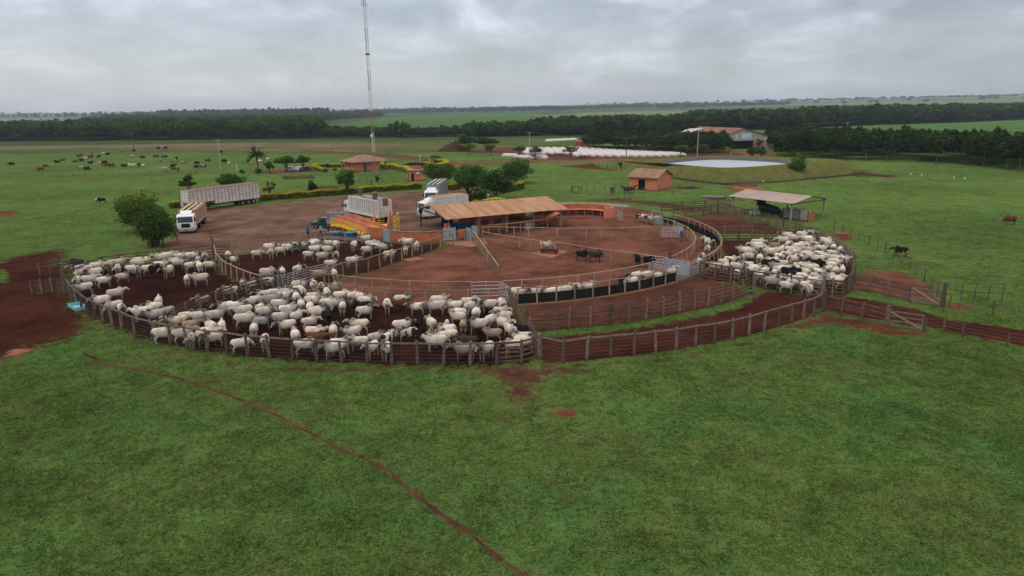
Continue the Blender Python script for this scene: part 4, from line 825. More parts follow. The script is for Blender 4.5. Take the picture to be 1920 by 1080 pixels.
for k, (x, y, h, c, lb) in enumerate(((1175, 355, 175, 'd', 'dark horse head turned away at the left end of the feed rail'), (1184, 353.5, 10, 'n', 'brown horse standing beside the open doorway of the salmon shed'))):
    lone(x, y, h, c, HORSE, lb, 'horse', 'horse', 1.12, grp='horses by the salmon shed')
# egrets
def egret_mesh():
    b = MB(); b.tube([(-.22, 0, .30), (-.08, 0, .36), (.10, 0, .40), (.18, 0, .44)], [.02, .09, .08, .035], 7)
    b.tube([(.15, 0, .43), (.22, 0, .55), (.19, 0, .66), (.23, 0, .72)], [.035, .022, .02, .035], 6); b.tube([(.24, 0, .72), (.36, 0, .69)], [.02, .004], 5)
    for s in (-1, 1): b.tube([(0, .03*s, .33), (.01, .03*s, .16), (0, .03*s, 0)], [.012, .009, .008], 4)
    o = b.build('egret', mat('white_feathers', (.8, .8, .78), .7, .06)); me_ = o.data; bpy.data.objects.remove(o); return me_
EG = egret_mesh()
for k, (x, y, h, lb) in enumerate(((180, 377.5, 0, 'white egret standing left of the lone black cow'), (199.5, 376.5, 180, 'white egret standing right of the lone black cow'), (1380, 337.5, 20, 'white egret at the foot of the pond bank, leftmost'), (1403, 339.5, 200, 'white egret in the grass below the pond bank, middle'), (1431, 343, 90, 'white egret in the grass below the pond bank, rightmost'), (1707, 329, 0, 'white egret in the right pasture, leftmost of four'), (1728, 331, 180, 'white egret in the right pasture, second from left'), (1788, 335.5, 40, 'white egret in the right pasture, third from left'), (1809, 337.5, 100, 'white egret in the right pasture, rightmost'))):
    p = at(x, y); o = link('egret', EG); o.location = (p.x, p.y, 0); o.rotation_euler = (0, 0, math.radians(h)); o.scale = (1.05,)*3; tag(o, lb, 'bird', 'egrets in the pastures')
# ---------------------------------------------------------------- buildings and yard structures
ROOF_OR = mat('weathered_orange_roof', (0.40, 0.235, 0.14), 0.8, 0.3, 0.35, 0.1, col2=(0.29, 0.145, 0.082), stretch=(3.2, 0.35, 1))
ROOF_BR = mat('fibre_cement_roof', (0.30, 0.19, 0.125), 0.85, 0.35, 0.5, 0.15, col2=(0.19, 0.12, 0.08))
ROOF_GY = mat('dusty_pink_roof', (0.36, 0.29, 0.25), 0.8, 0.15, 0.4, 0.05, col2=(0.30, 0.23, 0.195))
DARKM = mat('dark_interior', (0.018, 0.016, 0.015), 0.9, 0.2, 1)
STEEL = mat('dark_steel', (0.06, 0.062, 0.065), 0.6, 0.3, 2, metal=0.3)
GREYP = mat('grey_painted_steel', (0.27, 0.28, 0.28), 0.6, 0.2, 2)
WHITEP = mat('white_paint', (0.68, 0.68, 0.66), 0.35, 0.10, 1.2, spec=0.5, dirt=0.7)
WHITEB = mat('dusty_white_boards', (0.74, 0.70, 0.66), 0.7, 0.2, 0.8, col2=(0.55, 0.48, 0.43), dirt=1.0)
TANB = mat('tan_painted_boards', (0.42, 0.25, 0.13), 0.75, 0.3, 1.6, col2=(0.30, 0.16, 0.08), dirt=1.4)
GREYB = mat('grey_steel_boards', (0.36, 0.36, 0.36), 0.6, 0.25, 1.2, col2=(0.23, 0.225, 0.22), dirt=1.2)
GLASS = mat('dark_glass', (0.03, 0.04, 0.05), 0.12, 0.1, 1, spec=0.8)
TYRE = mat('tyre_rubber', (0.020, 0.019, 0.018), 0.85, 0.3, 4, dirt=0.6)
RIM = mat('wheel_rim', (0.30, 0.25, 0.22), 0.5, 0.3, 4, metal=0.4)
BLUE = mat('blue_paint', (0.018, 0.045, 0.16), 0.4, 0.2, 2, spec=0.5)
YEL = mat('yellow_paint', (0.72, 0.50, 0.02), 0.5, 0.2, 2.5, col2=(0.50, 0.33, 0.03))
TANKB = mat('blue_water_tank', (0.02, 0.11, 0.22), 0.45, 0.2, 2, spec=0.5)
WATER = mat('pond_water', (0.36, 0.39, 0.43), 0.3, 0.05, 0.3, spec=0.6)  # milky murky water, pale by its own colour
LINER = mat('black_pond_liner', (0.045, 0.048, 0.055), 0.5, 0.3, 0.4)
PLAST = mat('white_silage_plastic', (0.52, 0.485, 0.45), 0.6, 0.25, 0.5, dirt=1.3)
def corrug(b, q, t=0.06, n=0): b.slab(q, t)
def Vz(p, z): return Vector((p[0], p[1], z))
def gable(rootname, label, cat, A, ux, w, d, h, rise, wallm, roofm, ov=0.5, along='front', openings=(), grp=None):
    """house with front-left corner A, front direction ux, ridge parallel to the front; gables at the ends"""
    ux = Vector((ux[0], ux[1], 0)).normalized(); uy = Vector((-ux.y, ux.x, 0)); root = empty(rootname, (A[0], A[1], 0), math.atan2(ux.y, ux.x)); tag(root, label, cat, grp)
    b = MB(); t = 0.18
    def wallrun(x0, x1, y, flip, ops):
        xs = sorted({x0, x1} | {o[0] for o in ops} | {o[0]+o[2] for o in ops})
        for i in range(len(xs)-1):
            a, c = xs[i], xs[i+1]; o = [o for o in ops if o[0] <= a+1e-6 and o[0]+o[2] >= c-1e-6]
            if o:
                o = o[0]
                if o[1] > 0: b.box(((a+c)/2, y, o[1]/2), (c-a, t, o[1]))
                if o[1]+o[3] < h: b.box(((a+c)/2, y, (o[1]+o[3]+h)/2), (c-a, t, h-o[1]-o[3]))
            else: b.box(((a+c)/2, y, h/2), (c-a, t, h))
    wallrun(0, w, t/2, 0, [o for o in openings]); wallrun(0, w, d-t/2, 0, [])
    for x in (t/2, w-t/2):
        x0, x1 = x-t/2, x+t/2; p = [(t, 0), (d-t, 0), (d-t, h), (d/2, h+rise), (t, h)]
        vs = [(x0, q_[0], q_[1]) for q_ in p]+[(x1, q_[0], q_[1]) for q_ in p]
        b.add(vs, [(4, 3, 2, 1, 0), (5, 6, 7, 8, 9)]+[(i, (i+1) % 5, 5+(i+1) % 5, 5+i) for i in range(5)])
    b.build('wall', wallm, root)
    b = MB(); sl = rise/(d/2); e0, e1 = -ov, d+ov; m = max(4, int((w+2*ov)/0.9)); 
    for k in range(m):
        xa = -ov+(w+2*ov)*k/m; xb = -ov+(w+2*ov)*(k+1)/m; dz = 0.03 if k % 2 else 0.0
        b.slab([(xa, e0, h-ov*sl+.12+dz), (xb, e0, h-ov*sl+.12+dz), (xb, d/2, h+rise+.12+dz), (xa, d/2, h+rise+.12+dz)], 0.05)
        b.slab([(xa, d/2, h+rise+.12+dz), (xb, d/2, h+rise+.12+dz), (xb, e1, h-ov*sl+.12+dz), (xa, e1, h-ov*sl+.12+dz)], 0.05)
    b.build('roof', roofm, root)
    for o in openings:
        kind = o[4]; x, z, ww, hh = o[:4]
        if kind == 'open':
            bb = MB(); bb.box((x+ww/2, 0.6+t, z+hh/2), (ww+.6, 0.05, hh+.2)); bb.build('doorway', DARKM, root)  # dark panel behind the opening, standing for the shade of the room
        elif kind == 'door':
            bb = MB(); bb.box((x+ww/2, t*.6, z+hh/2), (ww, 0.05, hh)); dd = bb.build('door', STEEL, root)
        else:
            bb = MB(); bb.box((x+ww/2, t*.6, z+hh/2), (ww, 0.05, hh)); dd = bb.build('window', GLASS, root)
            bb = MB(); bb.box((x+ww/2, -0.02, z-.04), (ww+.2, 0.12, 0.06)); bb.build('sill', CONC, root)
    return root
# salmon shed beyond the corral
gable('salmon_shed', 'salmon shed with a dark doorway in the grass beyond the corral', 'shed', (27.3, 158.1), (.79, -.61), 6.9, 7.6, 3.0, 1.5, TERRA2, ROOF_BR, 0.5, openings=[(2.3, 0.12, 1.75, 2.35, 'open')])
# house with the hip roof
def hiphouse():
    A = at(645, 320.5); F = at(668, 323); ux = (F-A); ux = Vector((0.60, -0.80, 0)); uy = Vector((0.80, 0.60, 0))
    root = empty('hip_roof_house', (F.x, F.y, 0), math.atan2(uy.y, uy.x)); tag(root, 'salmon house with hip roof and porch by the mast foot', 'house')
    # local x along the right-hand front (to the right, away), local y along the left side (away to the left)
    b = MB(); h = 3.15; w, d, t = 8.2, 8.6, .18
    b.box((1.3, t/2, h/2), (2.6, t, h)); b.box((2.6+t/2, 1.2, h/2), (t, 2.4-2*t, h)); b.box((4.2+.09, 2.4, h/2), (3.4, t, h)) if False else None
    b.box((5.6, t/2, h/2), (5.2, t, h)); b.box((w-t/2, d/2, h/2), (t, d-2*t, h)); b.box((t/2, d/2, h/2), (t, d-2*t, h)); b.box((w/2, d-t/2, h/2), (w-2*t, t, h))
    b.build('wall', TERRA2, root)
    b = MB(); o = 1.1; x0, x1, y0, y1, z = -o, w+2.6, -o, d+o, h-.1; xm, ym = (x0+x1)/2, (y0+y1)/2; rp = 1.4
    a1, a2 = (xm-rp, ym, h+1.75), (xm+rp, ym, h+1.75)
    b.add([(x0, y0, z), (x1, y0, z), (x1, y1, z), (x0, y1, z), a1, a2, (x0, y0, z-.1), (x1, y0, z-.1), (x1, y1, z-.1), (x0, y1, z-.1)], [(0, 1, 5, 4), (1, 2, 5), (2, 3, 4, 5), (3, 0, 4), (6, 9, 8, 7), (0, 6, 7, 1), (1, 7, 8, 2), (2, 8, 9, 3), (3, 9, 6, 0)])
    rf = b.build('roof', ROOF_BR, root)
    b = MB(); b.tube([a1, a2], .12, 6)
    for c_ in ((x0, y0, z), (x0, y1, z)): b.tube([c_, a1], .09, 5)
    for c_ in ((x1, y0, z), (x1, y1, z)): b.tube([c_, a2], .09, 5)
    b.build('ridge_tiles', mat('pale_ridge_mortar', (.34, .24, .17), .9, .2), rf)
    for p in ((w+2.0, 0.2), (w+2.0, d-.3), (-.5, -.5), (-.6, d+.3)):
        b = MB(); b.box((p[0], p[1], h/2-.06), (.4, .4, h-.12)); b.build('porch_column', TERRA, root)
    b = MB(); b.box((3.15, -.02, 1.1), (.85, .10, 2.2)); b.build('door', STEEL, root)
    for y in (2.0, 4.5, 6.8):
        b = MB(); b.box((-.02, y, 1.9), (.10, 1.1 if y > 4 else .6, 1.0)); b.build('window', GLASS, root)
hiphouse()
# small flat-roofed pump house
def small_house():
    F = at(767.5, 340); R = at(796.5, 339.5); ux = Vector(((R-F).x, (R-F).y+.8, 0)).normalized(); root = empty('small_service_house', (F.x, F.y, 0), math.atan2(ux.y, ux.x)); tag(root, 'small flat-roofed salmon house by the dark trees', 'house')
    w, d, h = (R-F).length, 3.4, 2.75; b = MB(); b.box((w/2, .09, h/2), (w, .18, h)); b.box((w/2, d-.09, h/2), (w, .18, h)); b.box((.09, d/2, h/2), (.18, d-.36, h)); b.box((w-.09, d/2, h/2), (.18, d-.36, h)); b.build('wall', TERRA2, root)
    b = MB(); b.box((w/2, d/2, h+.07), (w+.5, d+.5, .14)); b.build('roof', ROOF_BR, root)
    b = MB(); b.box((.95, -.02, 1.05), (.75, .09, 2.1)); b.build('door', DARKM, root)
    b = MB(); b.box((2.3, -.16, 2.1), (.62, .3, .55)); b.build('air_conditioner', WHITEP, root)
    b = MB(); b.box((-.02, 1.4, 1.2), (.09, .8, 2.0)); b.build('side_door', DARKM, root)
    p = at(779, 319); r2 = empty('garden_shelter', (p.x-3, p.y-3, 0), -.35); tag(r2, 'low shelter with dark roof strips behind the small salmon house', 'shelter')
    for x in (0, 6):
        for y in (0, 4): b = MB(); b.tube([(x, y, 0), (x, y, 1.9)], .09, 6); b.build('post', WOOD_OLD, r2)
    b = MB()
    for k in range(7): b.slab([(-.4+k*1.0, -.5, 1.95), (.35+k*1.0, -.5, 1.95), (.35+k*1.0, 4.6, 2.3), (-.4+k*1.0, 4.6, 2.3)], .08)
    b.build('roof_slats', DARKM, r2)
small_house()
# big working shed with the orange roof
def big_shed():
    E0 = Vector((-9.35, 98.75, 0)); ux = Vector((18.4, 9.2, 0)).normalized(); uy = Vector((-ux.y, ux.x, 0)); ln = 20.6
    root = empty('working_shed', E0, math.atan2(ux.y, ux.x)); tag(root, 'long open working shed with rusty orange roof beside the round pen', 'shed')
    he, hr, w = 2.95, 4.2, 7.1
    b = MB(); m = 26
    for k in range(m):
        xa, xb = ln*k/m, ln*(k+1)/m; dz = .028*(k % 2)
        b.slab([(xa, 0, he+dz), (xb, 0, he+dz), (xb, w, hr+dz), (xa, w, hr+dz)], .05); b.slab([(xa, w, hr+dz), (xb, w, hr+dz), (xb, 2*w, he+dz), (xa, 2*w, he+dz)], .05)
    rf = b.build('roof', ROOF_OR, root)
    
    for x_ in (-.06, ln+.06):
        b = MB(); b.bar((x_, 0, he-.09), (x_, w, hr-.09), .05, .16); b.bar((x_, w, hr-.09), (x_, 2*w, he-.09), .05, .16); b.build('barge_board', WOOD_PALE, rf)
    xs = [.6, 5.4, 10.2, 14.9, 19.8]
    for x in xs:
        for y in (.9, 2*w-.9):
            z = he+(hr-he)*min(y, 2*w-y)/w-.1
            bb = MB(); bb.tube([(x, y, -.2), (x+.02, y, z*.5), (x, y, z)], [.14, .13, .12], 8); bb.build('post', WOOD_PALE if y < 2 else STEEL, root)
        bb = MB(); bb.bar((x, .5, he-.06), (x, w, hr-.12), .12, .2); bb.bar((x, w, hr-.12), (x, 2*w-.5, he-.06), .12, .2); bb.bar((x, .9, he-.15), (x, 2*w-.9, he-.15), .1, .16); bb.build('truss', STEEL, root)
    bb = MB()
    for y in (1.5, 4, 6.6, 9, 11.5): z = he+(hr-he)*min(y, 2*w-y)/w-.08; bb.bar((.1, y, z), (ln-.1, y, z), .08, .1)
    bb.build('purlins', STEEL, root)
    # office room and end walls
    b = MB(); b.box((8.0, 2.1, 1.25), (5.2, .16, 2.5)); b.box((5.5, 5.2, 1.25), (.16, 6.0, 2.5)); b.box((10.5, 5.2, 1.25), (.16, 6.0, 2.5)); b.box((8, 8.3, 1.25), (5.2, .16, 2.5)); b.build('room_wall', TERRA, root)
    for x in (7.0, 9.2): b = MB(); b.box((x, 2.0, 1.7), (1.3, .09, .8)); b.build('window', GLASS, root)
    b = MB(); b.box((.55, 1.4, 1.05), (.7, .8, 2.1)); b.build('pillar', TERRA, root)
    b = MB(); b.box((15, 13.0, .7), (9, .2, 1.4)); b.build('back_wall', TERRA, root)
    b = MB(); b.box((5.5-1.6, 10, 1.3), (.06, 5, 2.6)); b.build('back_screen', CLOTH, root)
    # squeeze crush with blue netting
    c = E0+ux*2.6+uy*3.0; r2 = empty('cattle_crush', c, math.atan2(ux.y, ux.x)); tag(r2, 'grey steel cattle crush with blue netting under the orange roof', 'cattle crush')
    b = MB()
    for x in (0, .9, 1.8, 2.6): 
        for y in (0, 1.1): b.bar((x, y, 0), (x, y, 2.2), .09, .09, up=(1, 0, 0))
        b.bar((x, 0, 2.2), (x, 1.1, 2.2), .09, .09)
    b.build('frame', GREYP, r2)
    b = MB()
    for z in (.4, .7, 1.0, 1.3, 1.6, 1.9):
        for y in (0, 1.1): b.bar((0, y, z), (2.6, y, z), .05, .07)
    b.build('side_bars', GREYP, r2)
    b = MB(); b.box((-1.2, -1.0, 1.2), (2.2, .04, 1.5)); b.box((1.2, -1.1, 1.15), (2.4, .04, 1.3)); b.build('blue_netting', mat('blue_netting', (.015, .075, .15), .8, .4, 2), r2)
    c = E0+ux*14.4+uy*1.7; r3 = empty('white_tank', c, .3); tag(r3, 'dusty white plastic tank on the ground under the orange roof edge', 'tank')
    b = MB(); b.box((0, 0, .55), (1.6, 1.1, 1.0)); b.box((0, 0, 1.08), (1.2, .8, .08)); b.build('body', mat('dusty_plastic', (.45, .38, .30), .6, .2), r3); b = MB(); b.tube([(0, 0, 1.1), (0, 0, 1.22)], .2, 10); b.build('lid', GREYP, r3)
    c = at(781, 406); 
big_shed()
# curved walls ---------------------------------------------------------------
def curved_wall(label, P, h, th=.22, cap=True, mt=TERRA, ledge=0.0, name='curved_wall'):
    P = [Vector((p[0], p[1], 0)) for p in P]; root = empty(name, P[0]); tag(root, label, 'wall'); Q = [p-P[0] for p in P]; n = len(Q)
    nn = []
    for i in range(n): d = Q[min(i+1, n-1)]-Q[max(i-1, 0)]; nn.append(Vector((-d.y, d.x, 0)).normalized())
    def strip(t0, t1, z0, z1):
        vs = []; fs = []
        for i in range(n): a = Q[i]+nn[i]*t0; c = Q[i]+nn[i]*t1; vs += [(a.x, a.y, z0), (c.x, c.y, z0), (c.x, c.y, z1), (a.x, a.y, z1)]
        for i in range(n-1):
            o = i*4; fs += [(o+k, o+(k+1) % 4, o+4+(k+1) % 4, o+4+k) for k in range(4)]
        fs += [(0, 3, 2, 1), ((n-1)*4, (n-1)*4+1, (n-1)*4+2, (n-1)*4+3)]
        return MB().add(vs, fs)
    strip(-th/2, th/2, 0, h).build('wall', mt, root)
    if cap: strip(-th/2-.06, th/2+.06, h+.002, h+.09).build('coping', CONC, root)
    if ledge:
        strip(-ledge, -th/2-.003, .98, 1.08).build('catwalk', TERRA2, root)
        for i in range(0, n, 2): b = MB(); p = Q[i]-nn[i]*(ledge-.08); b.box((p.x, p.y, .5), (.12, .12, .97)); b.build('catwalk_post', WOOD_PALE, root)
    return root
def spline(pts, n=14):
    out_ = []; m = len(pts)-1
    for i in range(n+1):
        t_ = i/n*m; k = min(int(t_), m-1); f = t_-k; p0 = pts[max(k-1, 0)]; p1 = pts[k]; p2 = pts[k+1]; p3 = pts[min(k+2, m)]
        out_.append(0.5*((2*p1)+(p2-p0)*f+(2*p0-5*p1+4*p2-p3)*f*f+(3*p1-p0-3*p2+p3)*f**3))
    return out_
curved_wall('low curved terracotta wall with pale coping at the back of the upper left pen', spline([at(x, y) for x, y in ((733, 456), (760, 458.5), (792, 459.5), (828, 457))]), 1.8)
curved_wall('short straight terracotta wall panel between ramp and sheet gate', [at(693, 449.5), at(717.5, 451.5)], 1.9, cap=False)
gate('galvanised sheet gate between the terracotta panel and the curved wall', at(718.5, 452), at(732, 456), 1.8, 'sheet')
gate('galvanised sheet gate left of the hub beside the curved wall', at(830, 452), at(856, 451), 1.85, 'sheet')
gate('galvanised sheet gate standing at the hub', at(874, 450), at(884, 453), 1.85, 'sheet')
gate('small galvanised sheet gate right of the hub', at(884, 446), at(896, 447), 1.8, 'sheet')
curved_wall('short terracotta wall block at the hub', [at(859, 451), at(872, 450)], 1.6, cap=False)
curved_wall('round terracotta crowding pen wall with catwalk right of the orange roof', spline([at(x, y) for x, y in ((1000, 402), (1040, 404), (1072, 402.5), (1104, 402.5), (1135, 405), (1152, 410))], 18), 1.95, cap=False, ledge=-.9 if False else 0.95)
b = MB(); b.box((0, 0, 1.0), (1.7, .5, 2.0), -.2); o = b.build('wall_pillar', TERRA2); p = at(1141, 411.5); o.location = (p.x, p.y, 0); tag(o, 'wide salmon pillar ending the crowding pen wall on the right', 'pillar')
curved_wall('curved terracotta wall with catwalk inside the crowding pen, under the roof', spline([at(x, y) for x, y in ((945, 428), (985, 427), (1020, 421), (1043, 410))], 14), 1.25, cap=False, ledge=.7)
fence('pale rail in front of the orange-roofed shed', G([(917, 440), (950, 438), (976, 435), (1001, 431), (1026, 428), (1049, 424)]), 'rail', h=1.5)
gate('pipe gate at the left end of the right alley beside the pillar', at(1152, 412), at(1167, 415), 1.7, 'pipe', 8)
curved_wall('grey sheet panel on the inner rail of the right alley', [at(1225, 424), at(1243, 424)], 1.4, cap=False, mt=SHEETM, th=.08, name='sheet_metal_wall')
# pale slabs and troughs -------------------------------------------------------
for k, (pts, lb) in enumerate((([(995, 476), (1035, 484), (1066, 472), (1030, 466)], 'concrete slab under the salt trough on the right spoke'), ([(765, 491), (800, 486), (780, 482), (755, 487)], 'concrete slab by the left spoke rail'), ([(832, 455), (852, 460), (885, 464), (915, 458), (908, 449), (870, 452)], 'stained concrete apron round the hub'), ([(1000, 385), (1040, 380), (1120, 381), (1175, 384), (1182, 389), (1120, 386), (1040, 386)], 'strip of grey rubble behind the crowding pen wall'))):
    sheet('concrete_slab' if k < 3 else 'gravel_strip', W2(pts), CONC_RED if k < 3 else CONC, .05, lb, shrink=0, amp=.06, kind='structure', cat='slab')
def trough(label, c, L_=2.0, rz=0, mt=None, w=.55, h=.45, legs=True, name='trough'):
    r = empty(name, (c.x, c.y, 0), rz); tag(r, label, 'trough'); b = MB(); t = .05; z0 = h
    b.box((0, 0, z0-.02), (L_, w, .05)); b.box((0, w/2, z0+.15), (L_, t, .3)); b.box((0, -w/2, z0+.15), (L_, t, .3)); b.box((L_/2-t/2, 0, z0+.15), (t, w-t, .3)); b.box((-L_/2+t/2, 0, z0+.15), (t, w-t, .3))
    b.build('basin', mt or WOOD_OLD, r)
    for x in (-L_*.4, L_*.4): b = MB(); b.box((x, 0, (z0-.045)/2), (.12, w*.8, z0-.045)); b.build('leg', mt or WOOD_OLD, r)
    return r
trough('brown salt trough between two poles of the right spoke', at(1030, 476), 2.3, -.3, mat('brown_trough', (.12, .04, .025), .8), h=.35)
trough('pale blue cut-open tank tipped against the outside of the left pen fence', at(146, 579), 2.4, -.75, mat('sky_blue_plastic', (.20, .42, .50), .5, .15, 2, spec=.5), w=1.0, h=.12, name='blue_trough')
trough('dark water trough at the back left corner of the left pen', at(141, 494), 1.9, -.4, mat('dark_blue_trough', (.03, .05, .07), .5), w=1.1, h=.2)
trough('long concrete feed trough under the ramp beside the blue tanks', at(652, 452), 8.0, -.42, CONC, w=.7, h=.2)
trough('long low grey water trough in the grass left of the open shelter', at(1335, 371), 4.6, -.25, GREYP, w=1.1, h=.15)
trough('dark blue drum trough right of the salmon shed', at(1292, 353.5), 1.6, .1, mat('navy_trough', (.02, .06, .11), .5), w=.8, h=.1)
trough('small red-soiled trough at the foot of the slanting wire fence', at(1577, 440.5), 1.5, -.2, WOOD_PALE, w=.6, h=.1)
# open shelter with its chute ----------------------------------------------------
def shelter():
    FL = at(1365, 367, 3.1); FR = at(1488, 381.5, 3.1); ux = (FR-FL); ln = ux.length; ux.normalize(); root = empty('open_shelter', (FL.x, FL.y, 0), math.atan2(ux.y, ux.x)); tag(root, 'open shelter with flat pinkish roof over the cattle chute', 'shelter')
    w = 5.0; b = MB(); hz0, hr = 3.05, 3.9; m = 18
    for k in range(m):
        xa, xb = ln*k/m, ln*(k+1)/m; dz = .02*(k % 2); b.slab([(xa, 0, hz0+dz), (xb, 0, hz0+dz), (xb, w, hr+dz), (xa, w, hr+dz)], .05); b.slab([(xa, w, hr+dz), (xb, w, hr+dz), (xb, 2*w, hz0+dz), (xa, 2*w, hz0+dz)], .05)
    b.build('roof', ROOF_GY, root)
    for x in (.7, ln*.42, ln-.6):
        for y in (.5, 2*w-.5):
            b = MB(); b.bar((x, y, -.1), (x, y, 3.02), .2, .2, up=(1, 0, 0)); b.build('post', GREYP, root)
        b = MB(); b.bar((x, .2, 2.98), (x, w, 3.83), .1, .12); b.bar((x, w, 3.83), (x, 2*w-.2, 2.98), .1, .12); b.bar((x, .2, 2.85), (x, 2*w-.2, 2.85), .1, .12)
        for k in range(1, 10): y = k*2*w/10; zt = 2.98+.85*(min(y, 2*w-y)/w); b.bar((x, y, 2.85), (x, y, zt), .05, .05, up=(1, 0, 0))
        b.build('truss', STEEL, root)
    def P(x, y): return Vector((FL.x, FL.y, 0))+ux*x+Vector((-ux.y, ux.x, 0))*y
    r = empty('handling_chute', P(9.5, 2.6), math.atan2(ux.y, ux.x)); tag(r, 'pale slatted handling chute with an ochre end panel under the open shelter', 'cattle chute')
    b = MB()
    for z in (.35, .65, .95, 1.25, 1.55): b.bar((0, 0, z), (4.6, 0, z), .05, .2); b.bar((0, 1.1, z), (4.6, 1.1, z), .05, .2)
    b.build('slats', mat('pale_boards', (.40, .34, .27), .85, .25), r)
    for x in (0, 1.5, 3.0, 4.6):
        for y in (-.06, 1.16): b = MB(); b.box((x, y, .95), (.12, .12, 1.9)); b.build('post', WOOD_OLD, r)
    b = MB(); b.box((5.0, .4, .85), (.45, 1.2, 1.7)); b.box((5.0, .4, 1.75), (.3, .2, .25)); b.build('end_panel', mat('ochre_paint', (.32, .15, .055), .7, .2, 2), r)
    r = empty('dark_hopper', P(4.3, 3.4), math.atan2(ux.y, ux.x)-.1); tag(r, 'big dark hopper machine under the left half of the open shelter', 'machine')
    b = MB(); b.tube([(0, 0, 1.2), (1.2, 0, 1.35), (3.6, 0, 1.15), (4.2, 0, .95)], [.45, .75, .62, .4], 12); b.build('body', mat('dark_plastic', (.020, .035, .037), .55, .2), r)
    b = MB(); b.box((.2, 0, 2.1), (1.1, .9, 1.1)); b.box((.2, 0, 2.75), (.8, .6, .3)); b.build('head', DARKM, r)
    for x in (.6, 3.4): b = MB(); b.box((x, 0, .4), (.16, 1.1, .8)); b.build('stand', STEEL, r)
    b = MB()
    for k in range(8): b.bar((5.0+k*.45, .6, .1), (5.0+k*.45, .6, 1.7+.25*(k % 2)), .06, .06, up=(1, 0, 0))
    for z in (.6, 1.1, 1.6): b.bar((4.9, .6, z), (8.3, .6, z), .05, .06)
    b.build('rail_frame', WOOD_OLD, r)
    r = empty('white_drum', P(4.6, 1.2), 0); tag(r, 'pale blue-white drum lying in front of the dark hopper', 'drum'); b = MB(); b.tube([(-.6, 0, .45), (.9, -.2, .45)], .42, 12); b.build('barrel', mat('pale_drum', (.36, .40, .50), .5), r); b = MB(); b.tube([(.9, -.2, .45), (.96, -.21, .45)], .36, 12); b.build('lid', WHITEP, r)
    r = empty('ladder', P(2.4, -.2), .5); tag(r, 'short wooden ladder leaning on the shelter fence', 'ladder'); b = MB()
    for s in (-.25, .25): b.bar((s, -.5, 0), (s, .0, 2.0), .06, .06)
    b.build('rails', WOOD_PALE, r); b = MB()
    for k in range(6): b.bar((-.25, -.5+.08*k+.05, .25+.3*k), (.25, -.5+.08*k+.05, .25+.3*k), .05, .05)
    b.build('rungs', WOOD_PALE, r)
    gate('white slatted gate left of the open shelter', at(1347, 398), at(1366, 402), 1.5, 'timber', 6)
shelter()
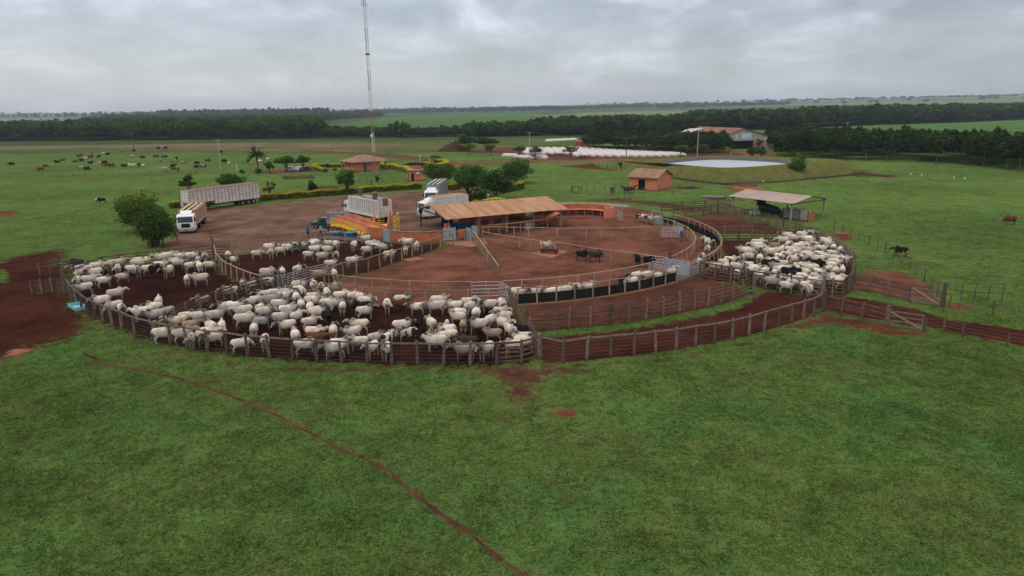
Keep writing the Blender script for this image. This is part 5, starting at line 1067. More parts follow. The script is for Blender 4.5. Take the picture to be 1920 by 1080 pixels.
# loading ramps -------------------------------------------------------------------
def ramps():
    Lp = at(620, 437); R_ = at(697, 449); ux = (R_-Lp).normalized(); ln = (R_-Lp).length; root = empty('loading_ramp', (Lp.x, Lp.y, 0), math.atan2(ux.y, ux.x)); tag(root, 'long terracotta cattle loading ramp with yellow catwalk and handrail', 'loading ramp')
    zt = lambda x: 1.35 if x < ln*.28 else 1.35-(x-ln*.28)/(ln*.72)*1.15
    xs = [0, ln*.28, ln*.6, ln]
    for y, nm in ((1.0, 'near_wall'), (3.0, 'far_wall')):
        b = MB()
        for i in range(3):
            a, c = xs[i], xs[i+1]; b.add([(a, y, 0), (c, y, 0), (c, y+.15, 0), (a, y+.15, 0), (a, y, zt(a)+1.35), (c, y, zt(c)+1.35), (c, y+.15, zt(c)+1.35), (a, y+.15, zt(a)+1.35)], [(3, 2, 1, 0), (4, 5, 6, 7), (0, 1, 5, 4), (1, 2, 6, 5), (2, 3, 7, 6), (3, 0, 4, 7)])
        b.build(nm, TERRA2, root)
    b = MB()
    for i in range(3): a, c = xs[i], xs[i+1]; b.slab([(a, 1.16, zt(a)), (c, 1.16, zt(c)), (c, 2.99, zt(c)), (a, 2.99, zt(a))], .12)
    b.build('ramp_deck', CONC, root)
    x2 = ln*.86; b = MB()
    for a, c in ((0, ln*.28), (ln*.28, x2)): b.slab([(a, .1, zt(a)), (c, .1, zt(c)), (c, .99, zt(c)), (a, .99, zt(a))], .26)
    b.build('catwalk', YEL, root)
    b = MB()
    for k in range(8): x = x2*k/7; b.bar((x, .12, zt(x)), (x, .12, zt(x)+1.0), .08, .08, up=(1, 0, 0))
    for dz in (.35, .68, 1.0):
        for a, c in ((0, ln*.28), (ln*.28, x2)): b.bar((a, .12, zt(a)+dz), (c, .12, zt(c)+dz), .06, .08)
    for dz in (.3, .6, .95): b.bar((-.05, .12, 1.35+dz), (-.05, 3, 1.35+dz), .05, .05)
    b.build('handrail', YEL, root)
    for x in (.2, ln*.3, ln*.6): b = MB(); b.box((x, .25, (zt(x)-.15)/2), (.28, .28, zt(x)-.15)); b.build('post', TERRA, root)
    b = MB()
    for k in range(3): b.box((x2+.15+.28*k, .55, zt(x2)-.25-.15*k), (.28, .8, .06))
    b.build('steps', YEL, root)
    for k, (x, y, lb) in enumerate(((630, 443.5, 'left blue round water tank under the loading ramp'), (657.5, 443.5, 'right blue round water tank under the loading ramp'))):
        p = at(x, y); r = empty('water_tank', (p.x, p.y-.4, 0)); tag(r, lb, 'water tank', 'blue tanks under the ramp'); b = MB(); b.tube([(0, 0, .02), (0, 0, .7)], [.85, 1.0], 20); b.build('body', TANKB, r); b = MB(); b.tube([(0, 0, .72), (0, 0, .80), (0, 0, .9)], [1.05, 1.02, .35], 20); b.build('lid', mat('faded_blue_lid', (.06, .17, .24), .5), r)
    # second ramp to the middle truck
    p = at(705, 440); q = at(703, 424); d0 = at(700, 421.5, 1.3); r = empty('loading_platform', (-20.6, 101.5, 0), .02); tag(r, 'yellow loading platform with two curved terracotta guide panels behind the truck', 'loading ramp')
    b = MB(); b.box((0, 2.6, 1.3), (3.4, 2.2, .14)); b.box((0, 1.47, 1.08), (3.4, .06, .5)); b.build('deck', YEL, r)
    b = MB(); b.box((0, .3, .62), (3.0, 2.2, .16)); b.build('lower_deck', CONC, r)
    for x in (-1.5, 1.5): b = MB(); b.box((x, 2.6, .6), (.2, .2, 1.2)); b.build('post', TERRA, r)
    for s, x in ((-1, -.55), (1, 1.95)):
        pr = [(0, 1.3), (3.4, 1.3), (3.6, 2.2), (3.3, 3.2), (2.6, 3.5), (1.6, 2.9), (.6, 2.1), (0, 1.9)]
        if s > 0: pr = [(-.6, .2), (3.4, .9), (3.7, 2.6), (3.2, 3.6), (2.2, 3.5), (.8, 2.6), (-.6, 1.7)]
        else: pr = [(1.6, 1.4), (3.4, 1.4), (3.7, 2.6), (3.3, 3.3), (2.5, 2.6)]
        b = MB(); n_ = len(pr); b.add([(x, a+.4, z) for a, z in pr]+[(x+.12, a+.4, z) for a, z in pr], [tuple(range(n_-1, -1, -1)), tuple(range(n_, 2*n_))]+[(i, (i+1) % n_, n_+(i+1) % n_, n_+i) for i in range(n_)]); b.build('guide_panel', TERRA2, r)
    b = MB()
    for k in range(5): b.bar((2.9+.05*k, .2+1.2*k, 0), (2.9+.05*k, .2+1.2*k, 2.9), .07, .07, up=(1, 0, 0))
    for z in (.9, 1.5, 2.1, 2.9): b.bar((2.9, .2, z), (3.1, 5.0, z), .06, .07)
    for z in (1.7, 2.2, 2.9): b.bar((1.9, 4.9, z), (3.1, 5.0, z), .05, .06)
    for z in (1.6, 1.9, 2.3): b.bar((-3.4, 3.6, z), (1.0, 3.7, z), .05, .06)
    for x in (-3.4, -2.2, -1.0, .2): b.bar((x, 3.65, 1.1), (x, 3.65, 2.3), .05, .05, up=(1, 0, 0))
    b.build('handrail', YEL, r)
ramps()
# ---------------------------------------------------------------- vehicles
def wheel(parent, x, y, r=.5, w=.3):
    b = MB(); b.tube([(x, y-w/2, r), (x, y+w/2, r)], r, 18); o = b.build('wheel', TYRE, parent); b = MB(); s = 1 if y > 0 else -1
    b.tube([(x, y+s*(w/2-.02), r), (x, y+s*(w/2+.02), r)], [r*.55, r*.5], 14); b.build('rim', RIM, o); return o
def cab(parent, x0, h=3.1, band=None, w=2.5, deflector=True, ln=2.1):
    """cab-over lorry cab; front face at x0+ln, local x forward"""
    x1 = x0+ln; b = MB(); z0 = .55
    pr = [(x0, z0), (x1, z0), (x1+.04, 1.5), (x1, 1.75), (x1-.22, 2.75), (x1-.5, h-.15), (x1-1.0, h), (x0, h)]
    n = len(pr); b.add([(a, -w/2, z) for a, z in pr]+[(a, w/2, z) for a, z in pr], [tuple(range(n)), tuple(range(2*n-1, n-1, -1))]+[((i+1) % n, i, n+i, n+(i+1) % n) for i in range(n)])
    c = b.build('cab', WHITEP, parent)
    b = MB(); b.add([(x1+.012, -w/2+.14, 1.80), (x1+.012, w/2-.14, 1.80), (x1-.19, w/2-.2, 2.66), (x1-.19, -w/2+.2, 2.66)], [(0, 1, 2, 3)]); b.v = [tuple(p) for p in b.v]; b2 = MB(); b2.slab([b.v[0], b.v[1], b.v[2], b.v[3]], -.015); b2.build('windscreen', GLASS, c)
    for s in (-1, 1):
        b = MB(); b.box((x1-.75, s*(w/2+.005), 2.12), (.75, .02, .62)); b.build('side_window', GLASS, c)
        b = MB(); b.box((x1-.1, s*(w/2+.16), 2.15), (.08, .22, .55)); b.build('mirror', DARKM, c)
        b = MB(); b.box((x1+.05, s*(w/2-.32), 1.0), (.06, .36, .24)); b.build('headlight', mat('lamp_glass', (.6, .6, .58), .15, .05, spec=.8) if 'lamp_glass' not in MATS else MATS['lamp_glass'], c)
        b = MB(); b.box((x1-.7, s*(w/2+.012), 1.45), (.85, .02, .05)); b.build('door_handle', DARKM, c)
    b = MB(); b.box((x1+.045, 0, 1.32), (.05, 1.25, .62)); b.build('grille', DARKM, c)
    b = MB(); b.box((x1+.06, 0, .62), (.16, w, .36)); b.build('bumper', GREYP, c)
    b = MB(); b.box((x1+.15, 0, .62), (.02, .5, .14)); b.build('number_plate', mat('red_plate', (.35, .03, .02), .5) if 'red_plate' not in MATS else MATS['red_plate'], c)
    if band: b = MB(); b.box((x1+.03, 0, 1.62), (.06, w-.02, .34)); b.build('colour_band', band, c)
    if deflector:
        b = MB(); pr = [(x0+.1, h), (x1-.9, h), (x1-1.5, h+.42), (x0+.1, h+.5)]; n = 4
        b.add([(a, -.85, z) for a, z in pr]+[(a, .85, z) for a, z in pr], [tuple(range(n)), tuple(range(2*n-1, n-1, -1))]+[((i+1) % n, i, n+i, n+(i+1) % n) for i in range(n)]); b.build('roof_deflector', WHITEP, c)
    for s in (-1, 1): wheel(parent, x1-1.1 if ln < 2.3 else x1-1.2, s*(w/2-.17), .52, .3)
    return c
def crate(parent, x0, x1, z0, z1, w, mt, posts, roofslats=0, boards=8, closed=.55, post_m=None, roof_m=None, cover=None):
    """slatted stock body from x0 (front) back to x1"""
    lo, hi = min(x0, x1), max(x0, x1)
    b = MB(); b.box(((lo+hi)/2, 0, z0-.09), (hi-lo, w, .18)); b.build('floor_frame', STEEL, parent)
    for s, nm in ((-1, 'right_side'), (1, 'left_side')):
        b = MB(); hh = (z1-z0)/boards
        for k in range(boards): z = z0+hh*(k+.5); b.bar((lo, s*(w/2-.03), z), (hi, s*(w/2-.03), z), .03, hh*(closed if k not in (0, 1) else .93))
        o = b.build(nm, mt, parent)
        b = MB()
        for k in range(posts+1): x = lo+(hi-lo)*k/posts; b.box((x, s*(w/2+.02), (z0+z1)/2), (.09 if k % 3 else .16, .07, z1-z0+.05))
        for z in (z0, z1): b.bar((lo, s*(w/2+.02), z), (hi, s*(w/2+.02), z), .075, .12)
        b.build('stakes', post_m or mt, o)
    for x, nm in ((lo, 'tailgate'), (hi, 'headboard')):
        b = MB(); hh = (z1-z0)/boards
        for k in range(boards): z = z0+hh*(k+.5); b.bar((x, -w/2, z), (x, w/2, z), .03, hh*.8)
        for y in (-w/2, -w/6, w/6, w/2): b.box((x+(.03 if nm == 'headboard' else -.03), y, (z0+z1)/2), (.05, .09, z1-z0))
        b.build(nm, mt, parent)
    b = MB()
    if roofslats:
        for k in range(roofslats): y = -w/2+w*(k+.5)/roofslats; b.box(((lo+hi)/2, y, z1+.06), (hi-lo, w/roofslats*.42, .05))
        for k in range(6): x = lo+(hi-lo)*k/5; b.box((x, 0, z1+.01), (.08, w-.02, .05))
    else:
        for k in range(int((hi-lo)/.9)+1): x = lo+(hi-lo)*k/int((hi-lo)/.9); b.box((x, 0, z1), (.08, w-.06, .06))
        for y in (-w/2, w/2): b.box(((lo+hi)/2, y, z1+.075), (hi-lo, .1, .05))
    b.build('roof_bars', roof_m or post_m or mt, parent)
    if cover: b = MB(); b.box(((lo+hi)/2, 0, z1-.06), (hi-lo-.1, w-.12, .03)); b.build('roof_cover', cover, parent)
    b = MB()
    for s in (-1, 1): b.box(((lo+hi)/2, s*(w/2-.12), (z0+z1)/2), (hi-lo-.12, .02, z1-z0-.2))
    b.box(((lo+hi)/2, 0, z0+.05), (hi-lo-.2, w-.3, .04)); b.build('interior_shade', MATS['interior_shade_tone'], parent)  # dark sheets added behind the slats, standing for the shade inside
def root_between(name, front, rear, label, grp='cattle trucks in the yard'):
    d = Vector((front[0]-rear[0], front[1]-rear[1], 0)); r = empty(name, (rear[0], rear[1], 0), math.atan2(d.y, d.x)); return tag(r, label, 'truck', grp), d.length
mat('interior_shade_tone', (.07, .05, .04), .95, .3)  # tone of the shade sheets inside the stock bodies
STAKE = mat('brown_stakes', (.40, .31, .26), .8, .2, 2)
TANW = mat('tan_white_boards', (0.52, 0.40, 0.29), 0.75, 0.3, 1.6, col2=(0.40, 0.25, 0.15), dirt=1.2)
# 1 small truck with tan crate, facing the camera on the left
f = (at(333, 440)+at(364, 438.5))/2; f.y += .3; rr = f+Vector((-2.7-.4, 11.8, 0)).normalized()*12.2
r, ln = root_between('cattle_truck', f, rr, 'white cab-over truck with open tan slatted body facing the camera, beside the left tree')
b = MB(); b.box((ln*.5-1.0, 0, .85), (ln-1.6, 1.0, .26)); b.build('chassis', STEEL, r)
crate(r, ln-2.5, 0, 1.25, 3.35, 2.6, TANB, 14, roofslats=3, boards=7, closed=.8, post_m=TANW); cab(r, ln-2.15, 2.95, deflector=True)
for x in (1.6, 2.8, 7.0):
    for s in (-1, 1): wheel(r, x, s*1.05, .5, .42)
# 2 long trailer truck behind it
rear = at(484, 343, 4.15); fr = at(336, 358.5, 4.15); d = Vector((rear.x-fr.x, rear.y-fr.y, 0)).normalized(); nrm = Vector((d.y, -d.x, 0)); w2 = 2.6
front_c = Vector((fr.x, fr.y, 0))-nrm*-1*0+Vector((-d.y, d.x, 0))*(w2/2)*(1 if False else 1)
near_front = Vector((at(336, 358.5, 4.15).x, at(336, 358.5, 4.15).y, 0)); near_rear = Vector((rear.x, rear.y, 0))
off = Vector((-d.y, d.x, 0)); off = off if off.y > 0 else -off
cf = near_front+off*.2+d*1.0; cr_ = near_rear+off*w2/2
r, ln = root_between('cattle_truck', cf, cr_, 'very long dirty white slatted stock trailer parked behind the small truck')
crate(r, ln*.66, 0, 1.15, 4.15, w2, WHITEB, 13, boards=9, closed=.78, post_m=STAKE, cover=ROOF_BR); 
b = MB(); b.box((ln*.83, 0, 2.9), (ln*.33, w2, 2.45)); 
r_f = empty('upper_front_body', (0, 0, 0)); r_f.parent = r
bpy.data.objects.remove(r_f)
crate(r, ln-.1, ln*.665, 1.75, 4.1, w2, WHITEB, 6, boards=8, closed=.78, post_m=STAKE, cover=ROOF_BR)
b = MB(); b.box((ln*.45, 0, .85), (ln*.8, 1.0, .25)); b.build('chassis', STEEL, r)
for x in (1.6, 2.9, 4.2):
    for s in (-1, 1): wheel(r, x, s*1.05, .5, .45)
tr = empty('truck_tractor', (at(352, 392).x+.6, at(352, 392).y+.2, 0), math.radians(250)); tag(tr, 'white tractor cab with a blue band coupled to the long trailer', 'truck', 'cattle trucks in the yard')
b = MB(); b.box((-1.2, 0, .8), (5.0, 1.0, .3)); b.build('chassis', STEEL, tr); cab(tr, -.9, 3.0, band=BLUE, deflector=True)
for x in (-2.4, -3.6):
    for s in (-1, 1): wheel(tr, x, s*1.0, .5, .45)
# 3 middle truck at the loading platform, heading away to the left
A = at(643.5, 366, 3.9); B = at(707.5, 377.5, 3.9); A = Vector((A.x, A.y, 0)); B = Vector((B.x, B.y, 0)); A = B+(A-B).normalized()*10.2; d = (A-B).normalized(); n_ = Vector((-d.y, d.x, 0)); n_ = n_ if n_.y > 0 else -n_
r, ln = root_between('cattle_truck', A+n_*1.3+d*2.0, B+n_*1.3, 'white slatted cattle truck backed up to the yellow loading platform')
crate(r, ln-2.2, 0, 1.2, 3.9, 2.6, WHITEB, 15, boards=11, closed=.62, post_m=WHITEP); cab(r, ln-2.1, 3.1)
b = MB(); b.box((ln*.5, 0, .85), (ln*.8, 1.0, .25)); b.build('chassis', STEEL, r)
for x in (1.8, 3.0):
    for s in (-1, 1): wheel(r, x, s*1.05, .5, .42)
for k, (x, y, h_) in enumerate(((676, 361, 1.3), (703, 368, 1.1), (722.5, 377, 1.2))):
    p = at(x, y+5, 3.95); rb = empty('rolled_mat_bin', (p.x, p.y, 3.62 if k == 2 else 3.95)); tag(rb, ('rusty round basket on top of the cattle truck, front', 'dark round basket on a pole at the rear of the cattle truck', 'rusty round basket above the loading platform frame')[k], 'basket', 'round baskets above the loading truck')
    b = MB(); b.tube([(0, 0, 0), (0, 0, h_)], [.42, .46], 12); b.build('basket', mat('rusty_mesh%d' % k, (.20, .115, .075), .9, .35, 5), rb); b = MB(); b.tube([(0, 0, h_), (0, 0, h_+.06)], [.48, .48], 12); b.build('rim', WOOD_PALE, rb)
rp = empty('loading_gantry', (at(725, 404, 0).x, at(725, 404, 0).y-.5, 0), .1); tag(rp, 'rusty elevated loading frame behind the cattle truck', 'frame'); RUST = mat('rusty_frame', (.36, .22, .14), .85, .3, 3)
for x in (-1.4, 1.6):
    for y in (-.8, 1.2): b = MB(); b.bar((x, y, 0), (x, y, 3.6), .12, .12, up=(1, 0, 0)); b.build('upright', RUST, rp)
b = MB()
for z in (1.9, 2.5, 3.0, 3.6):
    for y in (-.8, 1.2): b.bar((-1.4, y, z), (1.6, y, z), .07, .12)
    for x in (-1.4, 1.6): b.bar((x, -.8, z), (x, 1.2, z), .07, .1)
b.build('rails', RUST, rp); b = MB(); b.box((.1, .2, 1.75), (3.2, 2.1, .1)); b.box((.1, -.9, 2.2), (3.0, .06, .5)); b.build('deck', RUST, rp)
# 4 white truck half under the roof, facing left
f = (at(786, 413.5)+at(803, 410))/2; rt = at(871.6, 363, 3.7); fl = at(806, 381.5, 3.7)
d = Vector((rt.x-f.x, rt.y-f.y-.6, 0)); 
r, ln = root_between('cattle_truck', (f.x-.6, f.y+.8), (f.x-.6+d.x*1.05, f.y+.8+d.y*1.05), 'clean white truck with roof slats parked half behind the orange roof')
crate(r, ln-2.5, 0, 1.3, 3.6, 2.6, WHITEP, 13, roofslats=4, boards=7, closed=.9, post_m=WHITEP, roof_m=mat('rusty_white_slats', (.55, .38, .28), .7, .35, 1.2, col2=(.32, .14, .08))); cab(r, ln-2.15, 3.0)
b = MB(); b.box((ln*.5, 0, .85), (ln*.85, 1.0, .25)); b.build('chassis', STEEL, r); b = MB(); b.box((ln-4.2, 0, .8), (1.4, 2.3, .6)); b.build('fuel_tank', STEEL, r)
for x in (1.5, 2.7, ln-5.5):
    for s in (-1, 1): wheel(r, x, s*1.05, .5, .42)
# 5 grey truck behind it
f = (at(796, 389)+at(818, 388))/2; a = at(809, 353, 4.0); c = at(832, 337, 4.0); dd = Vector((c.x-a.x, c.y-a.y, 0)).normalized()
r, ln = root_between('cattle_truck', (f.x, f.y+1.0), (f.x+dd.x*14.5, f.y+1.0+dd.y*14.5), 'white cab with blue band and grey slatted body, rearmost on the right')
crate(r, ln-2.8, 0, 1.25, 3.95, 2.6, GREYB, 13, roofslats=3, boards=9, closed=.8); cab(r, ln-2.15, 3.0, band=BLUE)
b = MB(); b.box((ln*.5, 0, .85), (ln*.85, 1.0, .25)); b.build('chassis', STEEL, r)
for x in (1.5, 2.7):
    for s in (-1, 1): wheel(r, x, s*1.05, .5, .42)
# small stock pickup at the ramp head
p = at(612, 428); r = empty('stock_pickup', (p.x+1.0, p.y+.2, 0), math.radians(172)); tag(r, 'small green pickup with a grey slatted crate and open door at the ramp', 'pickup')
b = MB(); pr = [(.6, .45), (3.3, .45), (3.4, 1.0), (2.2, 1.15), (1.8, 1.75), (.6, 1.8)]; n = len(pr)
b.add([(a, -.9, z) for a, z in pr]+[(a, .9, z) for a, z in pr], [tuple(range(n)), tuple(range(2*n-1, n-1, -1))]+[((i+1) % n, i, n+i, n+(i+1) % n) for i in range(n)]); b.build('body', mat('dark_green_paint', (.02, .055, .04), .35, .1, spec=.6), r)
b = MB(); b.box((1.95, 0, 1.42), (.06, 1.5, .5)); b.build('windscreen', GLASS, r); b = MB(); b.box((1.1, 1.3, 1.1), (.9, .06, 1.1), .9); b.build('open_door', MATS['dark_green_paint'], r)
crate(r, .5, -2.6, .9, 2.6, 1.9, GREYB, 8, boards=8, closed=.5)
for x in (-1.8, 2.5):
    for s in (-1, 1): wheel(r, x, s*.8, .36, .22)
# two cars parked under the pair of round trees
def car(label, x, y, rz, mt):
    p = at(x, y); r = empty('parked_car', (p.x, p.y, 0), rz); tag(r, label, 'car', 'cars under the round trees'); b = MB(); pr = [(-2.1, .35), (2.1, .35), (2.15, .75), (1.1, .92), (.55, 1.42), (-1.3, 1.45), (-2.05, .95)]; n = len(pr)
    b.add([(a, -.85, z) for a, z in pr]+[(a, .85, z) for a, z in pr], [tuple(range(n)), tuple(range(2*n-1, n-1, -1))]+[((i+1) % n, i, n+i, n+(i+1) % n) for i in range(n)]); b.build('body', mt, r)
    for s in (-1, 1): b = MB(); b.box((-.35, s*.86, 1.15), (1.7, .03, .34)); b.build('side_window', GLASS, r)
    b = MB(); b.box((.84, 0, 1.18), (.05, 1.4, .36)); b.build('windscreen', GLASS, r)
    for a in (-1.35, 1.35):
        for s in (-1, 1): wheel(r, a, s*.78, .32, .2)
car('white car under the left round tree', 545, 321, .1, WHITEP); car('white car under the right round tree, left of its trunk', 563, 320.5, 1.3, WHITEP); car('dark grey car under the right round tree, right of its trunk', 573, 320.5, 1.3, mat('dark_car_paint', (.05, .05, .055), .3, .1, spec=.6))
# red tractor-trailer by the bags
p = at(1093, 278); r = empty('red_spreader_truck', (p.x, p.y, 0), -.2); tag(r, 'red and white farm truck beside the white silage bags', 'truck'); b = MB(); b.box((0, 0, 2.2), (6.5, 2.6, 2.2)); b.build('body', mat('red_paint', (.30, .03, .022), .5, .2), r); b = MB(); b.box((0, 0, 3.35), (6.7, 2.7, .1)); b.build('cover', mat('faded_red', (.5, .2, .15), .6), r)
b = MB(); b.box((4.6, 0, 1.9), (1.9, 2.3, 2.1)); b.box((4.3, 0, 3.0), (1.2, 2.1, .2)); b.build('cab', mat('cream_paint', (.55, .48, .36), .5), r); b = MB(); b.box((5.56, 0, 2.3), (.04, 1.9, .7)); b.build('windscreen', GLASS, r)
for x in (-2, 4.6):
    for s in (-1, 1): wheel(r, x, s*1.1, .55, .4)
# ---------------------------------------------------------------- people
SKIN = mat('skin', (.23, .12, .08), .6, .1)
def person(label, x, y, h, shirt, trousers, hat=None, arm=0.2, lean=0, bend=0.0):
    key = 'cloth_%02d' % int(sum(shirt)*1000 % 97); sm = mat(key+'_s', shirt, .85, .25, 6); tm = mat(key+'_t', trousers, .85, .25, 6)
    b = MB(); s_ = 1
    lx = bend
    b.tube([(0, 0, .92), (lx*.4, 0, 1.15), (lx*.9, 0, 1.42), (lx, 0, 1.50)], [.155, .145, .19, .09], 10)
    b.tube([(lx, 0, 1.46), (lx*1.15, 0, 1.58)], .06, 8)
    b.tube([(lx*1.15, 0, 1.54), (lx*1.18+.01, 0, 1.62), (lx*1.2, 0, 1.72), (lx*1.2, 0, 1.79)], [.06, .095, .10, .05], 10); b.tube([(lx*1.2+.08, 0, 1.66), (lx*1.2+.13, 0, 1.64)], [.025, .012], 5)
    for s in (-1, 1):
        b.tube([(0, .1*s, .95), (.03*s*3*arm, .11*s, .50), (.06*s*3*arm, .11*s, .09)], [.105, .072, .045], 8); b.tube([(.06*s*3*arm-.05, .11*s, .045), (.06*s*3*arm+.17, .12*s, .04)], [.05, .04], 6)
        ex = lx+arm*.5*(1 if s > 0 else .3); b.tube([(lx*.9, .19*s, 1.42), (ex, .27*s, 1.15), (ex+arm*.5+.03, .26*s, .93)], [.062, .048, .036], 8)
        hx, hy, hz_ = ex+arm*.5+.03, .26*s, .93
        b.tube([(hx, hy, hz_), (hx+.02, hy, hz_-.09)], [.036, .040], 6)
        for q in range(4): b.tube([(hx+.0+.018*q, hy, hz_-.08), (hx+.012+.018*q, hy-.01*s, hz_-.165+.01*abs(q-1.5))], [.011, .009], 5)
        b.tube([(hx+.045, hy, hz_-.05), (hx+.075, hy-.01*s, hz_-.105)], [.012, .010], 5)
    o = b.build('person', []); md = o.modifiers.new('r', 'REMESH'); md.mode = 'VOXEL'; md.voxel_size = .016; md.use_smooth_shade = True
    dg = bpy.context.evaluated_depsgraph_get(); me_ = bpy.data.meshes.new_from_object(o.evaluated_get(dg)); bpy.data.objects.remove(o)
    for m_ in (SKIN, sm, tm, DARKM): me_.materials.append(m_)
    for pl in me_.polygons:
        c_ = pl.center; r_ = abs(c_.y)
        pl.material_index = 3 if c_.z < .10 else 2 if (c_.z < .97 and r_ < .20) else 0 if (c_.z > 1.49 or (r_ > .2 and c_.z < .96)) else 1
    p = at(x, y); o = link('person', me_); o.location = (p.x, p.y, 0); o.rotation_euler = (0, 0, math.radians(h)); tag(o, label, 'person', 'people working at the corral')
    if hat: b = MB(); b.tube([(lx*1.2, 0, 1.745), (lx*1.2, 0, 1.755)], [.19, .19], 14); b.tube([(lx*1.2, 0, 1.75), (lx*1.2, 0, 1.85)], [.105, .085], 12); b.build('hat', mat('hat_'+key, hat, .8), o)
    else: b = MB(); b.tube([(lx*1.2-.02, 0, 1.68), (lx*1.2-.02, 0, 1.76), (lx*1.2-.01, 0, 1.81)], [.106, .10, .05], 10); b.build('hair', DARKM, o)
person('person in a bright blue shirt standing alone in the truck yard', 578.5, 446, 100, (.03, .09, .42), (.03, .035, .06))
person('person in a light blue shirt beside the ramp, arm reaching right', 602, 443, 0, (.20, .50, .62), (.03, .035, .05), arm=.7)
person('person in dark blue overalls behind the ramp rail', 616.5, 441, 200, (.02, .06, .20), (.02, .04, .12))
person('person in a blue shirt and white hat standing in the right inner pen', 1277, 453.5, 200, (.03, .07, .34), (.16, .10, .07), hat=(.6, .58, .55))
p = at(851, 369+30); 
# ---------------------------------------------------------------- mast, poles, pond, bags, barn
def mast():
    base = at(703, 322); r = empty('radio_mast', base, .4); tag(r, 'tall guyed lattice radio mast in faded red and white beside the hip-roofed house', 'radio mast')
    RD, WT = mat('mast_faded_red', (.36, .17, .13), .6, .3, 2), mat('mast_white', (.58, .55, .54), .55, .2, 2)
    c = [Vector((.46*math.cos(a), .46*math.sin(a), 0)) for a in (0, 2*PI/3, 4*PI/3)]; top = 66; seg = 6.0
    for k in range(int(top/seg)):
        b = MB(); z0 = k*seg
        for i in range(3): b.tube([c[i]+Vector((0, 0, z0)), c[i]+Vector((0, 0, z0+seg))], .055, 5, cap=False)
        n = 8
        for j in range(n):
            za = z0+seg*j/n; zb = z0+seg*(j+1)/n
            for i in range(3):
                a_, b_ = c[i], c[(i+1) % 3]; b.tube([a_+Vector((0, 0, za)), b_+Vector((0, 0, zb))] if j % 2 else [b_+Vector((0, 0, za)), a_+Vector((0, 0, zb))], .022, 3, cap=False)
                b.tube([a_+Vector((0, 0, zb)), b_+Vector((0, 0, zb))], .02, 3, cap=False)
        b.build('lattice_section', RD if k % 2 == 0 else WT, r)
    b = MB(); b.box((0, 0, .15), (1.6, 1.6, .5)); b.build('base_block', CONC, r)
    for z, s in ((19.2, .75), (10.9, .45)):
        b = MB(); b.tube([(-.5, -.9, z), (-.55, -1.15, z)], [s, s*.9], 14); b.build('dish', WHITEP, r)
    b = MB(); b.tube([(-1.0, -.5, 48.2), (1.0, .3, 48.2)], .06, 5); b.tube([(-1.0, -.5, 48.2), (-1.0, -.5, 50.6)], .05, 5); b.build('antenna_bracket', STEEL, r)
    b = MB(); b.tube([(0, 0, 34.4), (0, 0, 34.8)], .7, 6); b.build('collar', STEEL, r)
    for a in (.5, 2.6, 4.7):
        for z, R_ in ((20, 22), (34.5, 22), (50, 38), (64, 38)):
            b = MB(); e_ = Vector((R_*math.cos(a), R_*math.sin(a), 0)); s_ = Vector((0, 0, z)); pts = [s_.lerp(e_, t_/8)-Vector((0, 0, 1.2*math.sin(PI*t_/8))) for t_ in range(9)]; b.tube(pts, .007, 3, cap=False); b.build('guy_wire', WIRE, r)
mast()
def pole(label, x, y, h, mt, arms=True, name='power_pole'):
    p = at(x, y); r = empty(name, p); tag(r, label, 'pole', 'utility poles'); b = MB(); b.tube([(0, 0, -.2), (0, 0, h)], [.19, .12], 8); b.build('pole', mt, r)
    if arms:
        b = MB(); b.bar((-.9, 0, h-.3), (.9, 0, h-.3), .12, .12); b.build('crossarm', mt, r)
        for k in (-.8, 0, .8): b = MB(); b.tube([(k, 0, h-.25), (k, 0, h-.02)], .05, 5); b.build('insulator', GREYP, r)
    return Vector((p.x, p.y, h))
CPALE = mat('pale_concrete_pole', (.42, .38, .31), .85, .15)
POLES = [pole('pale leaning utility pole among the cattle in the far left pasture', 415, 320, 10, CPALE), pole('dark slender pole at the left in the far pasture', 252, 284, 9.5, WOOD_OLD), pole('pale utility pole in front of the white bags, centre', 993, 300, 10, CPALE), pole('grey utility pole in front of the dark tree row', 1174, 296, 7.5, WOOD_OLD), pole('pale utility pole beside the two small yellow-green trees', 1307, 295, 10, CPALE), pole('utility pole with crossarm standing in front of the right-hand tree row', 1586, 262, 9, CPALE)]
b = MB()
for i, j in ((2, 3), (3, 4)):
    for k in (-.8, 0, .8):
        a_, c_ = POLES[i]+Vector((k, 0, 0)), POLES[j]+Vector((k, 0, 0)); b.tube([a_.lerp(c_, t_/8)-Vector((0, 0, 1.0*math.sin(PI*t_/8))) for t_ in range(9)], .015, 3, cap=False)
tag(b.build('power_line', WIRE), 'thin power line strung between the poles before the white bags', 'power line')
for k, (x, y, lb) in enumerate(((445, 322, 'short white marker post by the red track left'), (806, 307, 'yellow-white lamp post by the round hedge'), (788, 306, 'small white street light left of the round hedge'), (915, 380, 'white-topped post among the dark bushes behind the roof'), (1370, 293, 'small white post by the road in front of the barn'))):
    p = at(x, y); h_ = (2.2, 2.6, 2.6, 1.5, 1.2)[k]; r = empty('marker_post', p); tag(r, lb, 'post'); b = MB(); b.tube([(0, 0, 0), (0, 0, h_)], .08, 6); b.build('post', WHITEP, r); b = MB(); b.box((0, 0, h_+.12), (.5 if k in (2, 3) else .2, .3, .22)); b.build('head', WHITEP, r)
